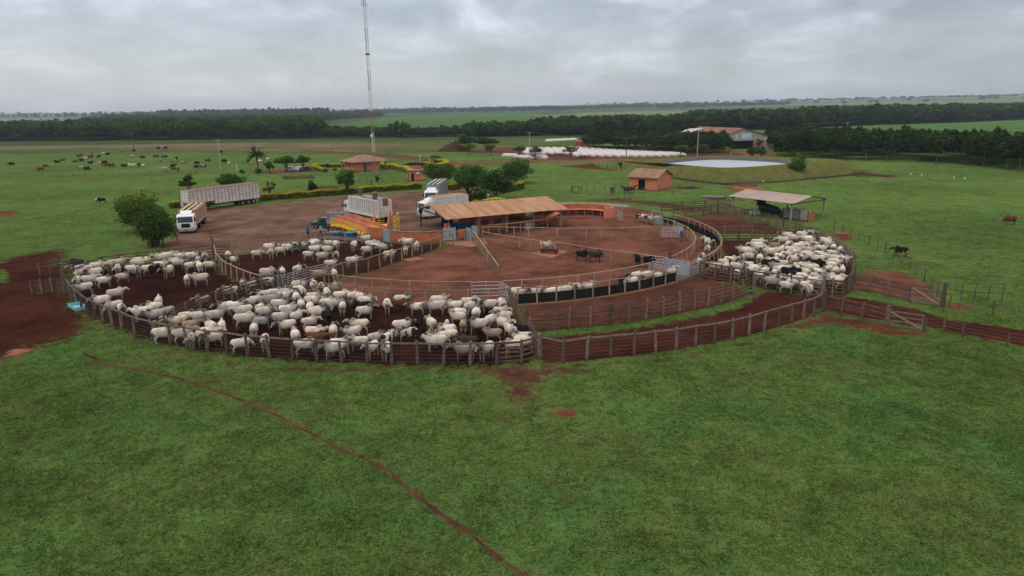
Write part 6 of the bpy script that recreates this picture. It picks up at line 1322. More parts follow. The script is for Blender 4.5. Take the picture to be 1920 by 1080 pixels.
# pond and its bank
def pond():
    CZ = [1.4, 2.3, 2.7, 3, 3, 3, 3, 2.5, 2.6, 2.8, 2.8, 2.6, 2.2]
    crest = [at(x, y, z) for (x, y), z in zip(((1166, 304.5), (1240, 306.6), (1300, 311), (1350, 314.5), (1400, 313.5), (1475, 308.5), (1545, 305), (1580, 301.5), (1560, 298), (1480, 295), (1360, 292), (1280, 294.5), (1215, 300)), CZ)]
    inpx = ((1238, 305.6), (1262, 307.4), (1305, 311), (1350, 313.9), (1398, 312.9), (1468, 308), (1482, 306.5), (1484, 305), (1476, 301.5), (1440, 298), (1350, 294.5), (1298, 296.5), (1252, 301))
    footpx = {0: (1150, 315), 1: (1215, 324), 2: (1285, 334), 3: (1358, 341), 4: (1410, 340.5), 5: (1475, 336.5), 6: (1545, 331), 7: (1600, 325)}
    cen = sum(crest, Vector())/len(crest)
    def dens(P, k=3):
        n = len(P); o = []
        for i in range(n):
            p0, p1, p2, p3 = P[i-1], P[i], P[(i+1) % n], P[(i+2) % n]
            for j in range(k): f = j/k; o.append(0.5*((2*p1)+(p2-p0)*f+(2*p0-5*p1+4*p2-p3)*f*f+(3*p1-p0-3*p2+p3)*f**3))
        return o
    foot = []
    for i, c in enumerate(crest):
        if i in footpx: q_ = at(*footpx[i]); foot.append(Vector((q_.x, q_.y, -.15)))
        else: d = (c-cen); d.z = 0; d.normalize(); foot.append(Vector((c.x, c.y, 0))+d*9+Vector((0, 0, -.15)))
    inn = [at(x, y, 2.7) for x, y in inpx]; ci = sum(inn, Vector())/len(inn); liner = []; wat = []
    for c in inn: d = (ci-c); d.z = 0; d.normalize(); liner.append(Vector((c.x, c.y, 1.2))+d*2.2); wat.append(Vector((c.x, c.y, 1.95))+d*1.0)
    C, F_, I, Li, Wt = map(dens, (crest, foot, inn, liner, wat)); n = len(C)
    vs = []; rings = []
    for k in range(7):
        t_ = k/6; rings.append([F_[i].lerp(C[i], t_)+Vector((0, 0, .25*math.sin(t_*PI)+mnoise.noise(F_[i].lerp(C[i], t_)*.35)*.35*(1-abs(2*t_-1)))) for i in range(n)])
    rings.append(I)
    for R_ in rings: vs += R_
    fs = [(k*n+i, k*n+(i+1) % n, (k+1)*n+(i+1) % n, (k+1)*n+i) for k in range(len(rings)-1) for i in range(n)]
    b = MB(); b.add(vs, fs); o = b.build('pond_bank', BANK, smooth=True); tag(o, 'grassy earth bank round the raised pond', 'bank', kind='structure')
    b = MB(); b.add(I+Li, [(i, (i+1) % n, n+(i+1) % n, n+i) for i in range(n)]); tag(b.build('pond_liner', LINER), 'dark plastic liner inside the pond bank', 'liner', kind='structure')
    b = MB(); b.add(Wt, [tuple(range(n))]); o = b.build('water', WATER); me_ = o.data
    if me_.polygons[0].normal.z < 0: me_.flip_normals()
    tag(o, 'pale murky still water of the raised pond', 'water', kind='structure')
BANK = mat('bank_grass', (.095, .125, .028), .95, .35, .5, .5, col2=(.10, .062, .028), detail=9)
pond()
fence('thin wire fence along the foot of the pond bank', G([(1150, 317), (1215, 327), (1285, 338), (1360, 345), (1410, 344), (1475, 340), (1545, 334), (1600, 328), (1612, 330)]), 'field', sp=5, h=1.2)
fence('dark broken posts left of the pond bank', G([(1124, 316), (1145, 317), (1172, 318)]), 'field', sp=3.0, h=1.7, r=.1)
fence('small rail enclosure of dark posts right of the pond bank', G([(1600, 328), (1616, 327), (1632, 328), (1628, 333), (1606, 332)]), 'plank', sp=3, h=1.1, rails=3)
# white silage bags
def bag(label, p0, p1, w, h, kind='silage_bag', grp='white silage bags'):
    d = (p1-p0); ln = d.length; d.normalize(); s = Vector((-d.y, d.x, 0)); n = 16; m = max(4, int(ln/3)); vs = []; fs = []
    for i in range(m+1):
        t_ = i/m; e_ = math.sqrt(max(0.0, 1-(abs(2*t_-1))**8)); q_ = p0+d*(ln*t_)
        for k in range(n+1): a = PI*k/n; r_ = 1+.05*mnoise.noise(Vector((q_.x*.4+k, q_.y*.4, k*.7))); vs.append(q_+s*(math.cos(a)*w/2*e_*r_)+Vector((0, 0, math.sin(a)**.8*h*e_*r_)))
    for i in range(m):
        for k in range(n): o = i*(n+1)+k; fs.append((o, o+n+1, o+n+2, o+1))
    b = MB(); b.add(vs, fs); return tag(b.build(kind, PLAST, smooth=True), label, 'silage bag', grp)
for k in range(14):
    f = k/13; a_ = at(1083+f*205, 293.5-2.0*(1-f)*0+ (1.5*math.sin(f*PI))); c_ = a_+Vector((3-8*f, 62-46*f, 0)); bag('long white silage bag, %s from the left in the big row' % ORD[k], Vector((a_.x, a_.y, 0)), c_, 3.9, 1.25)
for k in range(6):
    f = k/5; a_ = at(990+f*75, 289.5); bag('white silage bag behind the small trees, %s from the left' % ORD[k], Vector((a_.x, a_.y, 0)), a_+Vector((0, 40, 0)), 4.0, 1.2)
for k, (x0, x1, y) in enumerate(((938, 975, 293), (960, 1002, 296), (1007, 1024, 298))):
    a_, c_ = at(x0, y), at(x1, y+1.5); bag('low crumpled white sheet heap by the red track, %s from the left' % ORD[k], Vector((a_.x, a_.y, 0)), Vector((c_.x, c_.y, 0)), 4.5, 1.3 if k < 2 else 1.8, 'covered_heap', 'white covered heaps')
for k in range(4): a_ = at(1026+k*13, 266-.6*k); c_ = at(1040+k*13, 264.5-.6*k); bag('dusty white bag on the far field, %s from the left' % ORD[k], Vector((a_.x, a_.y, 0)), Vector((c_.x, c_.y, 0)), 6, 1.4, 'silage_bag', 'far dusty bags')
def heap(label, x, y, w, h, mt):
    p = at(x, y); vs = []; fs = []; n, m = 20, 7
    for i in range(m):
        t_ = i/(m-1)
        for k in range(n): a = 2*PI*k/n; r_ = w/2*(1-t_)*(1+.15*mnoise.noise(Vector((math.cos(a)*2+x, math.sin(a)*2, t_)))); vs.append((p.x+math.cos(a)*r_, p.y+math.sin(a)*r_, h*(t_**.8)-.1))
    for i in range(m-1):
        for k in range(n): fs.append((i*n+k, i*n+(k+1) % n, (i+1)*n+(k+1) % n, (i+1)*n+k))
    b = MB(); b.add(vs, fs); return tag(b.build('earth_heap', mt, smooth=True), label, 'heap', 'earth heaps')
SOILH = mat('heap_soil', (.075, .035, .026), .95, .4, .8, .4)
heap('big dark red earth heap left of the shade trees', 851, 283, 15, 4.4, SOILH); heap('low earth heap left of the big white bags', 1096, 297, 7, 1.3, SOILH); heap('low earth heap between trees and bags', 1030, 293.5, 9, 1.2, SOILH); heap('low dark heap beyond the pole', 1050, 292.5, 9, 1.2, SOILH)
# barn
def barn():
    L0, R0 = at(1357, 279.5), at(1449, 282.5); ux = Vector((R0.x-L0.x, R0.y-L0.y, 0)); w = 24.5; ux = Vector((.957, .29, 0)).normalized(); uy = Vector((-ux.y, ux.x, 0))
    O = Vector((93.2, 300.5, 0)); ap = at(1384, 244, 8.6)
    root = empty('big_barn', O, math.atan2(ux.y, ux.x)); tag(root, 'big grey metal barn with brown roof and a wide dark opening', 'barn'); W_, D_, h, hr, xr = 25.0, 34.0, 6.2, 8.9, 7.6
    b = MB(); t = .2
    pr = [(0, 3.6), (W_, 3.6), (W_, 4.6), (xr, hr), (0, h)]
    b.add([(x, 0, z) for x, z in pr]+[(x, t, z) for x, z in pr], [(0, 1, 2, 3, 4), (9, 8, 7, 6, 5)]+[((i+1) % 5, i, 5+i, 5+(i+1) % 5) for i in range(5)]); b.build('gable_cladding', mat('grey_sheet_cladding', (.36, .345, .33), .6, .2, .25, stretch=(3, 1, .3)), root)
    PS = mat('pale_sheet', (.52, .56, .60), .5, .1)
    for q_ in (((10, -.03, 5.6), (5.0, .06, 2.3)), ((5.2, -.03, 5.3), (.8, .06, 2.2)), ((20.5, -.03, 4.2), (3.0, .06, 1.6))): b = MB(); b.box(*q_); b.build('pale_panel', PS, root)
    
    for q_ in (((16.5, .1, 1.79), (5.4, .2, 3.58)), ((1.5, .1, 1.79), (3.0, .2, 3.58))): b = MB(); b.box(*q_); b.build('brick_wall', TERRA, root)
    b = MB(); b.box((21.6, .1, 1.79), (4.8, .2, 3.58)); b.build('white_wall', mat('white_sheet', (.5, .48, .45), .6), root)
    b = MB(); b.box((8.4, 3.0, 1.8), (10.9, .1, 3.55)); b.build('opening_shade', DARKM, root)  # dark panel set back from the front, painted shade of the barn's inside
    b = MB(); b.box((.1, D_/2, h/2), (.2, D_, h)); b.box((W_-.1, D_/2, 2.2), (.2, D_, 4.4)); b.box((W_/2, D_, 2.4), (W_, .2, 4.8)); b.build('side_wall', TERRA, root)
    b = MB(); b.slab([(-.6, -.5, h-.1), (xr, -.5, hr+.08), (xr, D_, hr+.08), (-.6, D_, h-.1)][::-1], -.1); b.slab([(xr, -.5, hr+.08), (W_+.8, -.5, 4.45), (W_+.8, D_, 4.45), (xr, D_, hr+.08)][::-1], -.1); b.build('roof', mat('rusty_brown_roof', (.25, .135, .09), .8, .3, .3), root)
    P = [at(x, y, z) for x, y, z in ((1263, 251, 6), (1294, 241, 8.5), (1318, 240.5, 8.5), (1281, 252, 6))]
    r2 = empty('white_roofed_barn', (P[0].x, P[0].y, 0)); tag(r2, 'lower barn with a bright white roof left of the big barn', 'barn'); o_ = Vector((P[0].x, P[0].y, 0)); b = MB(); b.slab([p-o_ for p in (P[0], P[3], P[2], P[1])], .15); b.build('roof', WHITEP, r2)
    b = MB()
    for p in P: q_ = p-o_; b.box((q_.x, q_.y, q_.z/2-.2), (.5, .5, q_.z-.3))
    b.build('columns', CONC, r2); b = MB(); mid = (P[0]+P[1]+P[2]+P[3])/4-o_; b.box((mid.x+3, mid.y+3, 2.4), (8, 14, 4.8), .3); b.build('wall', TERRA, r2)
barn()
# misc yard things
def woodpile(label, x, y, w, rz, name='board_pile'):
    p = at(x, y); r = empty(name, p, rz); tag(r, label, 'board pile'); b = MB()
    for k in range(9): b.bar((-w/2+random.uniform(-.4, .3), random.uniform(-.6, .6), .12+.1*k), (w/2+random.uniform(-.3, .4), random.uniform(-.6, .6), .12+.1*k+random.uniform(-.1, .2)), .16, .07)
    b.build('boards', WOOD_PLANK, r)
    for s in (-1, 1): b = MB(); b.bar((s*w*.4, .7, 0), (s*w*.4, .7, 1.1), .12, .12, up=(1, 0, 0)); b.build('stake', WOOD_OLD, r)
woodpile('stack of old boards in the grass behind the long trailer', 560, 336, 9, 0); woodpile('untidy branches and boards behind the yellow hedge', 622, 356, 6, .1)
fence('wire fence from the small salmon house across the garden', G([(763, 341), (735, 341), (700, 344), (682, 344.5), (662, 342)]), 'field', sp=3.2, h=1.4)
fence('two dark gate posts in the garden behind the shrub', G([(690, 346), (697, 346.5)]), 'field', h=1.5, r=.12)
fence('thin fence in front of the hip-roofed house', G([(615, 324), (640, 330), (700, 331), (742, 328)]), 'field', sp=5, h=1.3)
fence('wire fence by the salmon shed with a small gate', G([(1071, 361), (1090, 363.5), (1110, 361), (1135, 360), (1152, 359)]), 'field', sp=2.4, h=1.6)
fence('low wire fence in front of the salmon shed', G([(1152, 359), (1190, 362), (1228, 362.5), (1262, 361)]), 'field', sp=3.2, h=1.3)
fence('dark gate posts at the end of the trodden path', G([(1072, 361.5), (1090, 364)]), 'plank', h=1.5, rails=2)
fence('wire fence along the red track before the white bags', G([(700, 300), (800, 303), (880, 306), (960, 303), (1010, 302), (1100, 299), (1230, 297), (1300, 295), (1390, 293)]), 'field', sp=7, h=1.4)
fence('far wire fence along the upper red track at the left', G([(-40, 297), (90, 291), (185, 288), (300, 284), (420, 281)]), 'field', sp=14, h=1.4)
fence('wire fence along the lower red track at the left', G([(-40, 338), (83, 333), (215, 328), (236, 331), (350, 326), (470, 320)]), 'field', sp=8, h=1.4)
fence('broken dark fence between the left tree and the pens', G([(283, 466), (292, 466), (300, 464), (334, 462)]), 'field', sp=2.5, h=1.5, r=.1)
def feeder():
    p = at(1402, 351); r = empty('round_feeder', p); tag(r, 'round dark hay feeder on a red earth mound beyond the shelter', 'feeder'); b = MB()
    for k in range(14): a = 2*PI*k/14; b.bar((2.0*math.cos(a), 2.0*math.sin(a), .1), (2.1*math.cos(a), 2.1*math.sin(a), 1.3), .1, .1, up=(1, 0, 0))
    b.build('bars', WOOD_OLD, r); b = MB()
    for z in (.35, .8, 1.25): b.tube([(2.08*math.cos(2*PI*k/18), 2.08*math.sin(2*PI*k/18), z) for k in range(19)], .06, 5)
    b.build('rings', WOOD_OLD, r)
    heap('flat orange earth mound under the round feeder', 1402, 352, 9, .35, mat('orange_soil', (.28, .10, .05), .95, .25))
    p = at(1148, 366); r = empty('salt_lick_box', p); tag(r, 'small dark wooden mineral box on legs before the salmon shed', 'box'); b = MB(); b.box((0, 0, 1.1), (.9, .7, 1.2)); b.build('box', WOOD_PLANK, r); b = MB(); b.box((0, 0, 1.75), (1.1, .9, .08)); b.build('lid', WOOD_OLD, r)
    for s in (-1, 1): b = MB(); b.box((.4*s, 0, .25), (.1, .5, .5)); b.build('leg', WOOD_OLD, r)
    p = at(1165, 374); r = empty('hitching_rack', p); tag(r, 'low dark hitching frame of four posts in the grass behind the ring', 'frame')
    for k in range(4): b = MB(); b.box((-1.8+1.2*k, 0, .55), (.12, .12, 1.1)); b.build('post', WOOD_OLD, r)
    b = MB(); b.bar((-2.2, 0, .12), (2.2, 0, .12), .1, .12); b.build('rail', WOOD_OLD, r)
    p = at(1872, 578); r = empty('steel_hurdle', at(1800, 565), -.1); tag(r, 'thin dark steel frame hurdle standing in the right pasture', 'hurdle'); b = MB()
    for k in range(4): b.tube([(1.25*k, 0, 0), (1.25*k, 0, 1.75)], .035, 5)
    b.build('uprights', STEEL, r); b = MB()
    for z in (.9, 1.75): b.tube([(0, 0, z), (3.75, 0, z)], .03, 5)
    b.build('rails', STEEL, r)
feeder()
for k, (x, y, c, lb) in enumerate(((797, 404, (.02, .02, .02), 'black tyre lying by the shed end'), (857, 404, (.5, .5, .48), 'crumpled pale sacks by the shed end'))):
    pass
p = at(797, 409); b = MB(); b.tube([(0, -.12, .45), (0, .12, .45)], .45, 16); o = b.build('old_tyre', TYRE); o.location = (p.x, p.y-1.0, 0); tag(o, 'old black tyre standing by the left end of the orange-roofed shed', 'tyre')
# ---------------------------------------------------------------- vegetation
def leaf_mat(name, col, var=.5, yellow=None):
    m = bpy.data.materials.new(name); m.use_nodes = True; t = m.node_tree; b = t.nodes['Principled BSDF']; b.inputs['Roughness'].default_value = .8; b.inputs['Specular IOR Level'].default_value = .15
    a = N(t, 'ShaderNodeAttribute', attribute_name='lv'); oi = N(t, 'ShaderNodeObjectInfo')
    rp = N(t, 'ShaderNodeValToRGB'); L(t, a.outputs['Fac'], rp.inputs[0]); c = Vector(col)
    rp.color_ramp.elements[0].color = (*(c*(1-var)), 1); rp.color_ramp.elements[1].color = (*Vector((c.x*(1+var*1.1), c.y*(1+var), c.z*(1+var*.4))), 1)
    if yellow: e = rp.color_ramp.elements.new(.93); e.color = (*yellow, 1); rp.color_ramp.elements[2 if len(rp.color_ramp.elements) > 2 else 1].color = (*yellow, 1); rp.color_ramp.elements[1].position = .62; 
    hs = N(t, 'ShaderNodeHueSaturation'); L(t, rp.outputs[0], hs.inputs['Color']); L(t, M(t, 'MULTIPLY_ADD', oi.outputs['Random'], .5, .75), hs.inputs['Value']); L(t, M(t, 'MULTIPLY_ADD', oi.outputs['Random'], .03, .485), hs.inputs['Hue'])
    L(t, hs.outputs[0], b.inputs['Base Color'])
    tr = N(t, 'ShaderNodeBsdfTranslucent'); L(t, hs.outputs[0], tr.inputs['Color']); mx = N(t, 'ShaderNodeMixShader', inp={0: .22}); o = t.nodes['Material Output']; L(t, b.outputs[0], mx.inputs[1]); L(t, tr.outputs[0], mx.inputs[2]); L(t, mx.outputs[0], o.inputs[0])
    return m
LM = {'green': leaf_mat('leaf_green', (.052, .110, .022)), 'dark': leaf_mat('leaf_dark', (.036, .078, .020)), 'lime': leaf_mat('leaf_olive', (.085, .125, .020)), 'pine': leaf_mat('leaf_pine', (.030, .058, .016)), 'wood': leaf_mat('leaf_woodland', (.036, .068, .022), .6), 'far': leaf_mat('leaf_far', (.030, .050, .022), .4), 'hedge': leaf_mat('leaf_hedge', (.085, .120, .014), .6, yellow=(.50, .47, .03)), 'euc': leaf_mat('leaf_eucalyptus', (.030, .048, .026), .4)}
BARK = mat('bark', (.13, .10, .075), .95, .4, 5, .5)
def leaves(cent, size, rng, lv, flat=.35, name='crown', m=None):
    """one mesh of small bent leaf sprays, each two triangles"""
    n = len(cent); nrm = rng.normal(size=(n, 3)); nrm[:, 2] = np.abs(nrm[:, 2])*.8+flat; nrm /= np.linalg.norm(nrm, axis=1)[:, None]
    u = np.cross(nrm, rng.normal(size=(n, 3))); u /= np.linalg.norm(u, axis=1)[:, None]+1e-9; v = np.cross(nrm, u); s = size*rng.uniform(.6, 1.3, (n, 1))
    vs = np.stack([cent-u*s*.6, cent-v*s*.45+nrm*s*.12, cent+u*s*.6, cent+v*s*.45+nrm*s*.12], 1).reshape(-1, 3)
    me = bpy.data.meshes.new(name); me.vertices.add(n*4); me.vertices.foreach_set('co', vs.astype(np.float32).ravel()); me.loops.add(n*4); me.loops.foreach_set('vertex_index', np.arange(n*4, dtype=np.int32)); me.polygons.add(n)
    me.polygons.foreach_set('loop_start', np.arange(0, n*4, 4, dtype=np.int32)); me.polygons.foreach_set('loop_total', np.full(n, 4, np.int32)); me.update(calc_edges=True)
    a = me.attributes.new('lv', 'FLOAT', 'POINT'); a.data.foreach_set('value', np.repeat(lv, 4).astype(np.float32)); me.materials.append(m); return me
def crown_pts(rng, n, rx, rz, clumps, shape='round', cr=.38):
    """points spread over leafy clumps; unit radius rx, vertical rz, centre at origin"""
    C = rng.normal(size=(clumps, 3)); C /= np.linalg.norm(C, axis=1)[:, None]; C *= rng.uniform(.35, .92, (clumps, 1)); C[:, 2] = np.where(C[:, 2] < -.45, C[:, 2]*.5, C[:, 2])
    R = rng.uniform(.65, 1.2, clumps)*cr; which = rng.integers(0, clumps, n); d = rng.normal(size=(n, 3)); d /= np.linalg.norm(d, axis=1)[:, None]; d *= (rng.uniform(.55, 1.05, n)*R[which])[:, None]
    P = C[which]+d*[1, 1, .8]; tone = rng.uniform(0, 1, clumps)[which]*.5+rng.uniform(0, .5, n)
    if shape == 'cone': k = 1-.38*np.clip((P[:, 2]+1)/2, 0, 1); P[:, 0] *= k; P[:, 1] *= k
    if shape == 'flat': P[:, 2] = np.abs(P[:, 2])*.55
    if shape == 'half': P[:, 2] = np.where(P[:, 2] < -.35, -.35-(P[:, 2]+.35)*.15, P[:, 2])
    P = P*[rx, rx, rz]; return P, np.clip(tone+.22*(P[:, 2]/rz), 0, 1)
def tree(label, x, y, h, w, kind='green', shape='round', trunk=.25, n=2600, leaf=.30, clumps=26, seed=1, name='tree', grp=None, rzf=None, cr=.38, loc=None):
    rng = np.random.default_rng(seed+100); p = loc or at(x, y); r = empty(name, (p.x, p.y, 0)); tag(r, label, 'tree', grp)
    tz = h*trunk; rz = (h-tz)/2*(rzf or 1.0); cz = tz+(h-tz)/2; rx = w/2
    P, lv = crown_pts(rng, n, rx, rz, clumps, shape, cr); P /= 1.1; P[:, 2] += cz
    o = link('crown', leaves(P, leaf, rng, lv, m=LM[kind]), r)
    b = MB(); b.tube([(0, 0, -.2), (.05, 0, tz*.6), (0, .04, tz), (.05, 0, cz)], [h*.032+.03, h*.026+.02, h*.022+.02, h*.012], 7)
    R_ = random.Random(seed)
    for k in range(6):
        a = k*1.05+R_.random(); e_ = Vector((math.cos(a)*rx*.6, math.sin(a)*rx*.6, cz+R_.uniform(-.2, .5)*rz)); b.tube([(0, 0, tz*.85), Vector((0, 0, tz*.85)).lerp(e_, .5)+Vector((0, 0, .15*rz)), e_], [h*.016+.01, h*.011, h*.005], 5)
    b.build('trunk', BARK, r, smooth=True); return r
tree('big olive-green tree left of the small truck, the larger of two', 269, 436, 7.0, 7.4, 'lime', n=5200, leaf=.30, clumps=60, seed=2, trunk=.01, cr=.44)
tree('darker tree in front at the yard corner by the left pen fence', 296, 463, 5.6, 5.6, 'green', n=4600, leaf=.27, clumps=44, seed=3, trunk=.01, cr=.44)
tree('broad dark green bush-like tree behind the long trailer', 431, 358, 4.4, 8.6, 'green', n=3000, seed=4, trunk=.08, leaf=.34)
tree('thin airy tree behind the front end of the long trailer', 356, 364, 5.0, 5.2, 'green', n=1100, seed=5, trunk=.2, clumps=18, leaf=.33, cr=.28)
tree('thin sapling behind the yellow hedge near the trailer end', 507, 374, 4.0, 3.0, 'lime', n=420, seed=6, trunk=.3, clumps=12, cr=.28)
tree('dark feathery shrub behind the yellow hedge', 586, 366, 3.5, 3.4, 'dark', n=1300, seed=7, trunk=.05, clumps=14, name='shrub')
tree('airy green tree behind the hedge and the middle truck', 652, 367, 6.2, 4.9, 'green', n=2000, seed=8, trunk=.18, clumps=26, cr=.3)
tree('small round dark shrub in the garden between the houses', 708, 343.5, 2.1, 1.7, 'dark', n=700, seed=9, trunk=.05, clumps=9, name='shrub', leaf=.2)
tree('round-topped dense tree over the parked cars, left of the pair', 538, 322, 5.4, 7.0, 'green', shape='half', n=3200, seed=10, trunk=.28, leaf=.36)
tree('round-topped dense tree over the parked cars, right of the pair', 569, 321.5, 5.4, 5.0, 'green', shape='half', n=2800, seed=11, trunk=.3, leaf=.34)
tree('small round tree left of the pair over the cars', 506, 326, 3.9, 3.0, 'green', n=1100, seed=12, trunk=.25, clumps=12)
tree('tiny dark conical shrub by the yellow hedge left of the house', 613.5, 318, 2.4, 1.7, 'dark', n=420, seed=13, trunk=.05, clumps=8, name='shrub')
tree('little sapling in front of the hip-roofed house, left', 629, 326.5, 2.2, 1.5, 'green', n=160, seed=14, trunk=.4, clumps=6)
tree('little sapling right before the hip-roofed house wall', 660, 331, 2.8, 1.3, 'green', n=200, seed=15, trunk=.35, clumps=6)
CL = 'dark trees between the trucks and the pasture'
tree('dense dark tree behind the grey truck, leftmost of the central clump', 826, 346, 6.0, 9.4, 'green', n=5200, seed=16, trunk=.01, clumps=40, grp=CL)
tree('biggest dense dark tree in the central clump', 880, 367, 7.9, 9.6, 'green', n=7400, seed=17, trunk=.01, clumps=46, grp=CL)
tree('dark tree with thin branches right of the biggest in the clump', 931, 375, 6.6, 8.6, 'dark', n=5600, seed=18, trunk=.02, clumps=34, grp=CL, cr=.38)
tree('round dark tree at the right rear of the central clump', 969, 344, 6.6, 9.8, 'green', n=5400, seed=19, trunk=.02, clumps=44, grp=CL)
tree('low dark bush at the foot of the central clump', 895, 384, 3.4, 5.2, 'dark', n=1800, seed=20, trunk=.05, clumps=18, grp=CL, name='shrub')
tree('tall dense-crowned shade tree by the earth heap', 874, 284, 8.2, 9.0, 'dark', shape='half', n=1900, seed=21, trunk=.15, leaf=.5)
tree('wide umbrella-crowned shade tree right of the tall one', 912, 286, 7.0, 14, 'dark', shape='half', n=2400, seed=22, trunk=.35, leaf=.5)
tree('small lighter tree below the shade trees, left', 880, 290, 5.0, 6.0, 'lime', n=800, seed=23, trunk=.25, leaf=.4)
tree('small lighter tree below the shade trees, right', 920, 291.5, 5.0, 6.0, 'lime', n=800, seed=24, trunk=.25, leaf=.4)
for k, (x, y, w) in enumerate(((974, 296, 6.4), (1004, 299.5, 6.0), (1070, 298.5, 6.6))):
    tree('light green umbrella-shaped tree before the white bags, %s' % ('left', 'middle', 'right')[k], x, y, 5.2, w, 'lime', shape='half', n=1000, seed=25+k, trunk=.3, leaf=.36, grp='trees before the white bags')
tree('small flat dark tree by the round hedge', 817, 311, 3.6, 5.4, 'dark', shape='flat', n=600, seed=29, trunk=.5, rzf=1.6)
tree('solitary round dark green tree on the pond bank', 1492, 331.5, 6.3, 5.8, 'green', n=2600, seed=30, trunk=.06, clumps=26, leaf=.28)
tree('round yellow-green tree at the end of the bag row, left', 1276, 294, 4.8, 6.0, 'lime', n=1100, seed=31, trunk=.3, leaf=.36)
tree('round yellow-green tree beside the pale pole, right', 1316, 294, 4.9, 6.6, 'lime', n=1200, seed=32, trunk=.3, leaf=.36)
tree('small dark top-heavy tree before the barn, left', 1410, 295.5, 4.3, 5.0, 'dark', n=1200, seed=33, trunk=.08, leaf=.32)
tree('small dark narrow tree before the barn, right', 1428, 296, 4.2, 3.2, 'dark', n=900, seed=34, trunk=.08, leaf=.32)
tree('thin reddish-green tree in front of the barn brick wall', 1422, 284, 5.2, 4.4, 'lime', n=600, seed=35, trunk=.35, leaf=.35, clumps=12)
tree('leafy bush around a white-topped post left of the pond', 1163, 317, 2.6, 1.8, 'dark', n=420, seed=36, trunk=.1, clumps=8, name='shrub')
tree('small low bush beside the lower red track', 456, 326, 1.4, 3.0, 'dark', n=350, seed=37, trunk=.02, clumps=8, name='shrub')
def palm():
    p = at(484, 324); r = empty('palm_tree', p); tag(r, 'dark feathery palm tree by the red track at the left', 'tree'); b = MB(); b.tube([(0, 0, -.2), (.1, 0, 2.5), (0, .1, 5.2)], [.32, .24, .22], 8); b.build('trunk', BARK, r)
    rng = np.random.default_rng(4); P = []; 
    for k in range(34):
        a = rng.uniform(0, 2*PI); el = rng.uniform(-.2, 1.3); ln_ = rng.uniform(2.6, 3.6)
        for t_ in np.linspace(.15, 1, 26):
            x = math.cos(el)*ln_*t_; z = math.sin(el)*ln_*t_-1.7*t_*t_*math.cos(el); 
            for s in (-1, 1): o_ = s*.28*(1-.6*t_); P.append((math.cos(a)*x-math.sin(a)*o_, math.sin(a)*x+math.cos(a)*o_, 5.3+z))
    P = np.array(P); link('fronds', leaves(P, .30, rng, rng.uniform(.1, .7, len(P)), m=LM['dark'], name='fronds'), r)
    tree('low dark shrub round the foot of the palm', 485, 326, 1.7, 3.2, 'dark', n=420, seed=39, trunk=.02, clumps=8, name='shrub')
palm()
def hedge(label, pts, h, w, step=None, seed=0, n=None):
    P = [Vector((p.x, p.y, 0)) for p in [at(x, y) for x, y in pts]]; P = resample(P, .8); rng = np.random.default_rng(seed); ln = sum((P[i+1]-P[i]).length for i in range(len(P)-1)); n = n or int(ln*210); n = min(n, 12000)
    i = rng.integers(0, len(P)-1, n); f = rng.uniform(0, 1, n); A = np.array([tuple(p) for p in P]); c = A[i]*(1-f)[:, None]+A[i+1]*f[:, None]; d = A[i+1]-A[i]; nn = np.c_[-d[:, 1], d[:, 0], 0*d[:, 0]]; nn /= np.linalg.norm(nn, axis=1)[:, None]+1e-9
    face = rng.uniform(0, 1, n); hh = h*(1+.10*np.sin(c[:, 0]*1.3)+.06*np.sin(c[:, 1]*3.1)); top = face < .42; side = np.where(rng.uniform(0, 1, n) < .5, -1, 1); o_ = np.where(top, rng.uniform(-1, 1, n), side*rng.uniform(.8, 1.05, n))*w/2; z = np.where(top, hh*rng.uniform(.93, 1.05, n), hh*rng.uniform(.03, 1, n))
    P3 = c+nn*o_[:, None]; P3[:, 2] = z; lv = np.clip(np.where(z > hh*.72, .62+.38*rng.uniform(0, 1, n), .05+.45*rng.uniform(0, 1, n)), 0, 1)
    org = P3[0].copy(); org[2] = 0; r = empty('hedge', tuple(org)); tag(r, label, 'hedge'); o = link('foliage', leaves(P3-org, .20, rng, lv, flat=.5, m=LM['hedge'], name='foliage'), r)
    b = MB()
    for k in range(len(P)-1): b.bar(P[k]-Vector(org)+Vector((0, 0, h*.42)), P[k+1]-Vector(org)+Vector((0, 0, h*.42)), w*.72, h*.84)
    b.build('inner_growth', mat('hedge_core_%d' % seed, (.035, .05, .012), .95, .4), r)
hedge('long clipped yellow-green hedge behind the truck yard', [(487, 377), (540, 372.5), (600, 368), (660, 363), (720, 358.5), (790, 354)], 1.35, 1.5, seed=1, n=12000)
hedge('short dark hedge left of the long trailer', [(318, 391), (345, 389)], 1.3, 1.2, seed=2); hedge('bright yellow hedge strip beside the left yard corner', [(268, 428), (276, 438), (282, 452), (285, 464)], .9, .9, seed=3)
hedge('yellow-green hedge piece behind the grey truck', [(843, 357), (862, 354)], 1.4, 1.4, seed=4); hedge('bright yellow hedge piece at the right of the dark clump', [(944, 362), (960, 358), (980, 353.5)], 1.6, 1.3, seed=5)
hedge('yellow-green hedge along the foot of the dark clump', [(890, 385), (915, 386), (945, 381)], 1.2, 1.4, seed=6)
hedge('curved yellow hedge left of the hip-roofed house', [(650, 313.5), (620, 314), (594, 313.5), (588, 316), (600, 321), (611, 323)], 1.2, 1.2, seed=7); hedge('clipped hedge running right from the hip-roofed house', [(714, 315), (735, 316.5), (758, 321), (772, 326)], 1.5, 1.3, seed=8)
hedge('round clipped yellow hedge beside the garden shelter', [(798, 312), (806, 315), (822, 315), (840, 310), (832, 306), (815, 306)], 1.3, 1.3, seed=9)
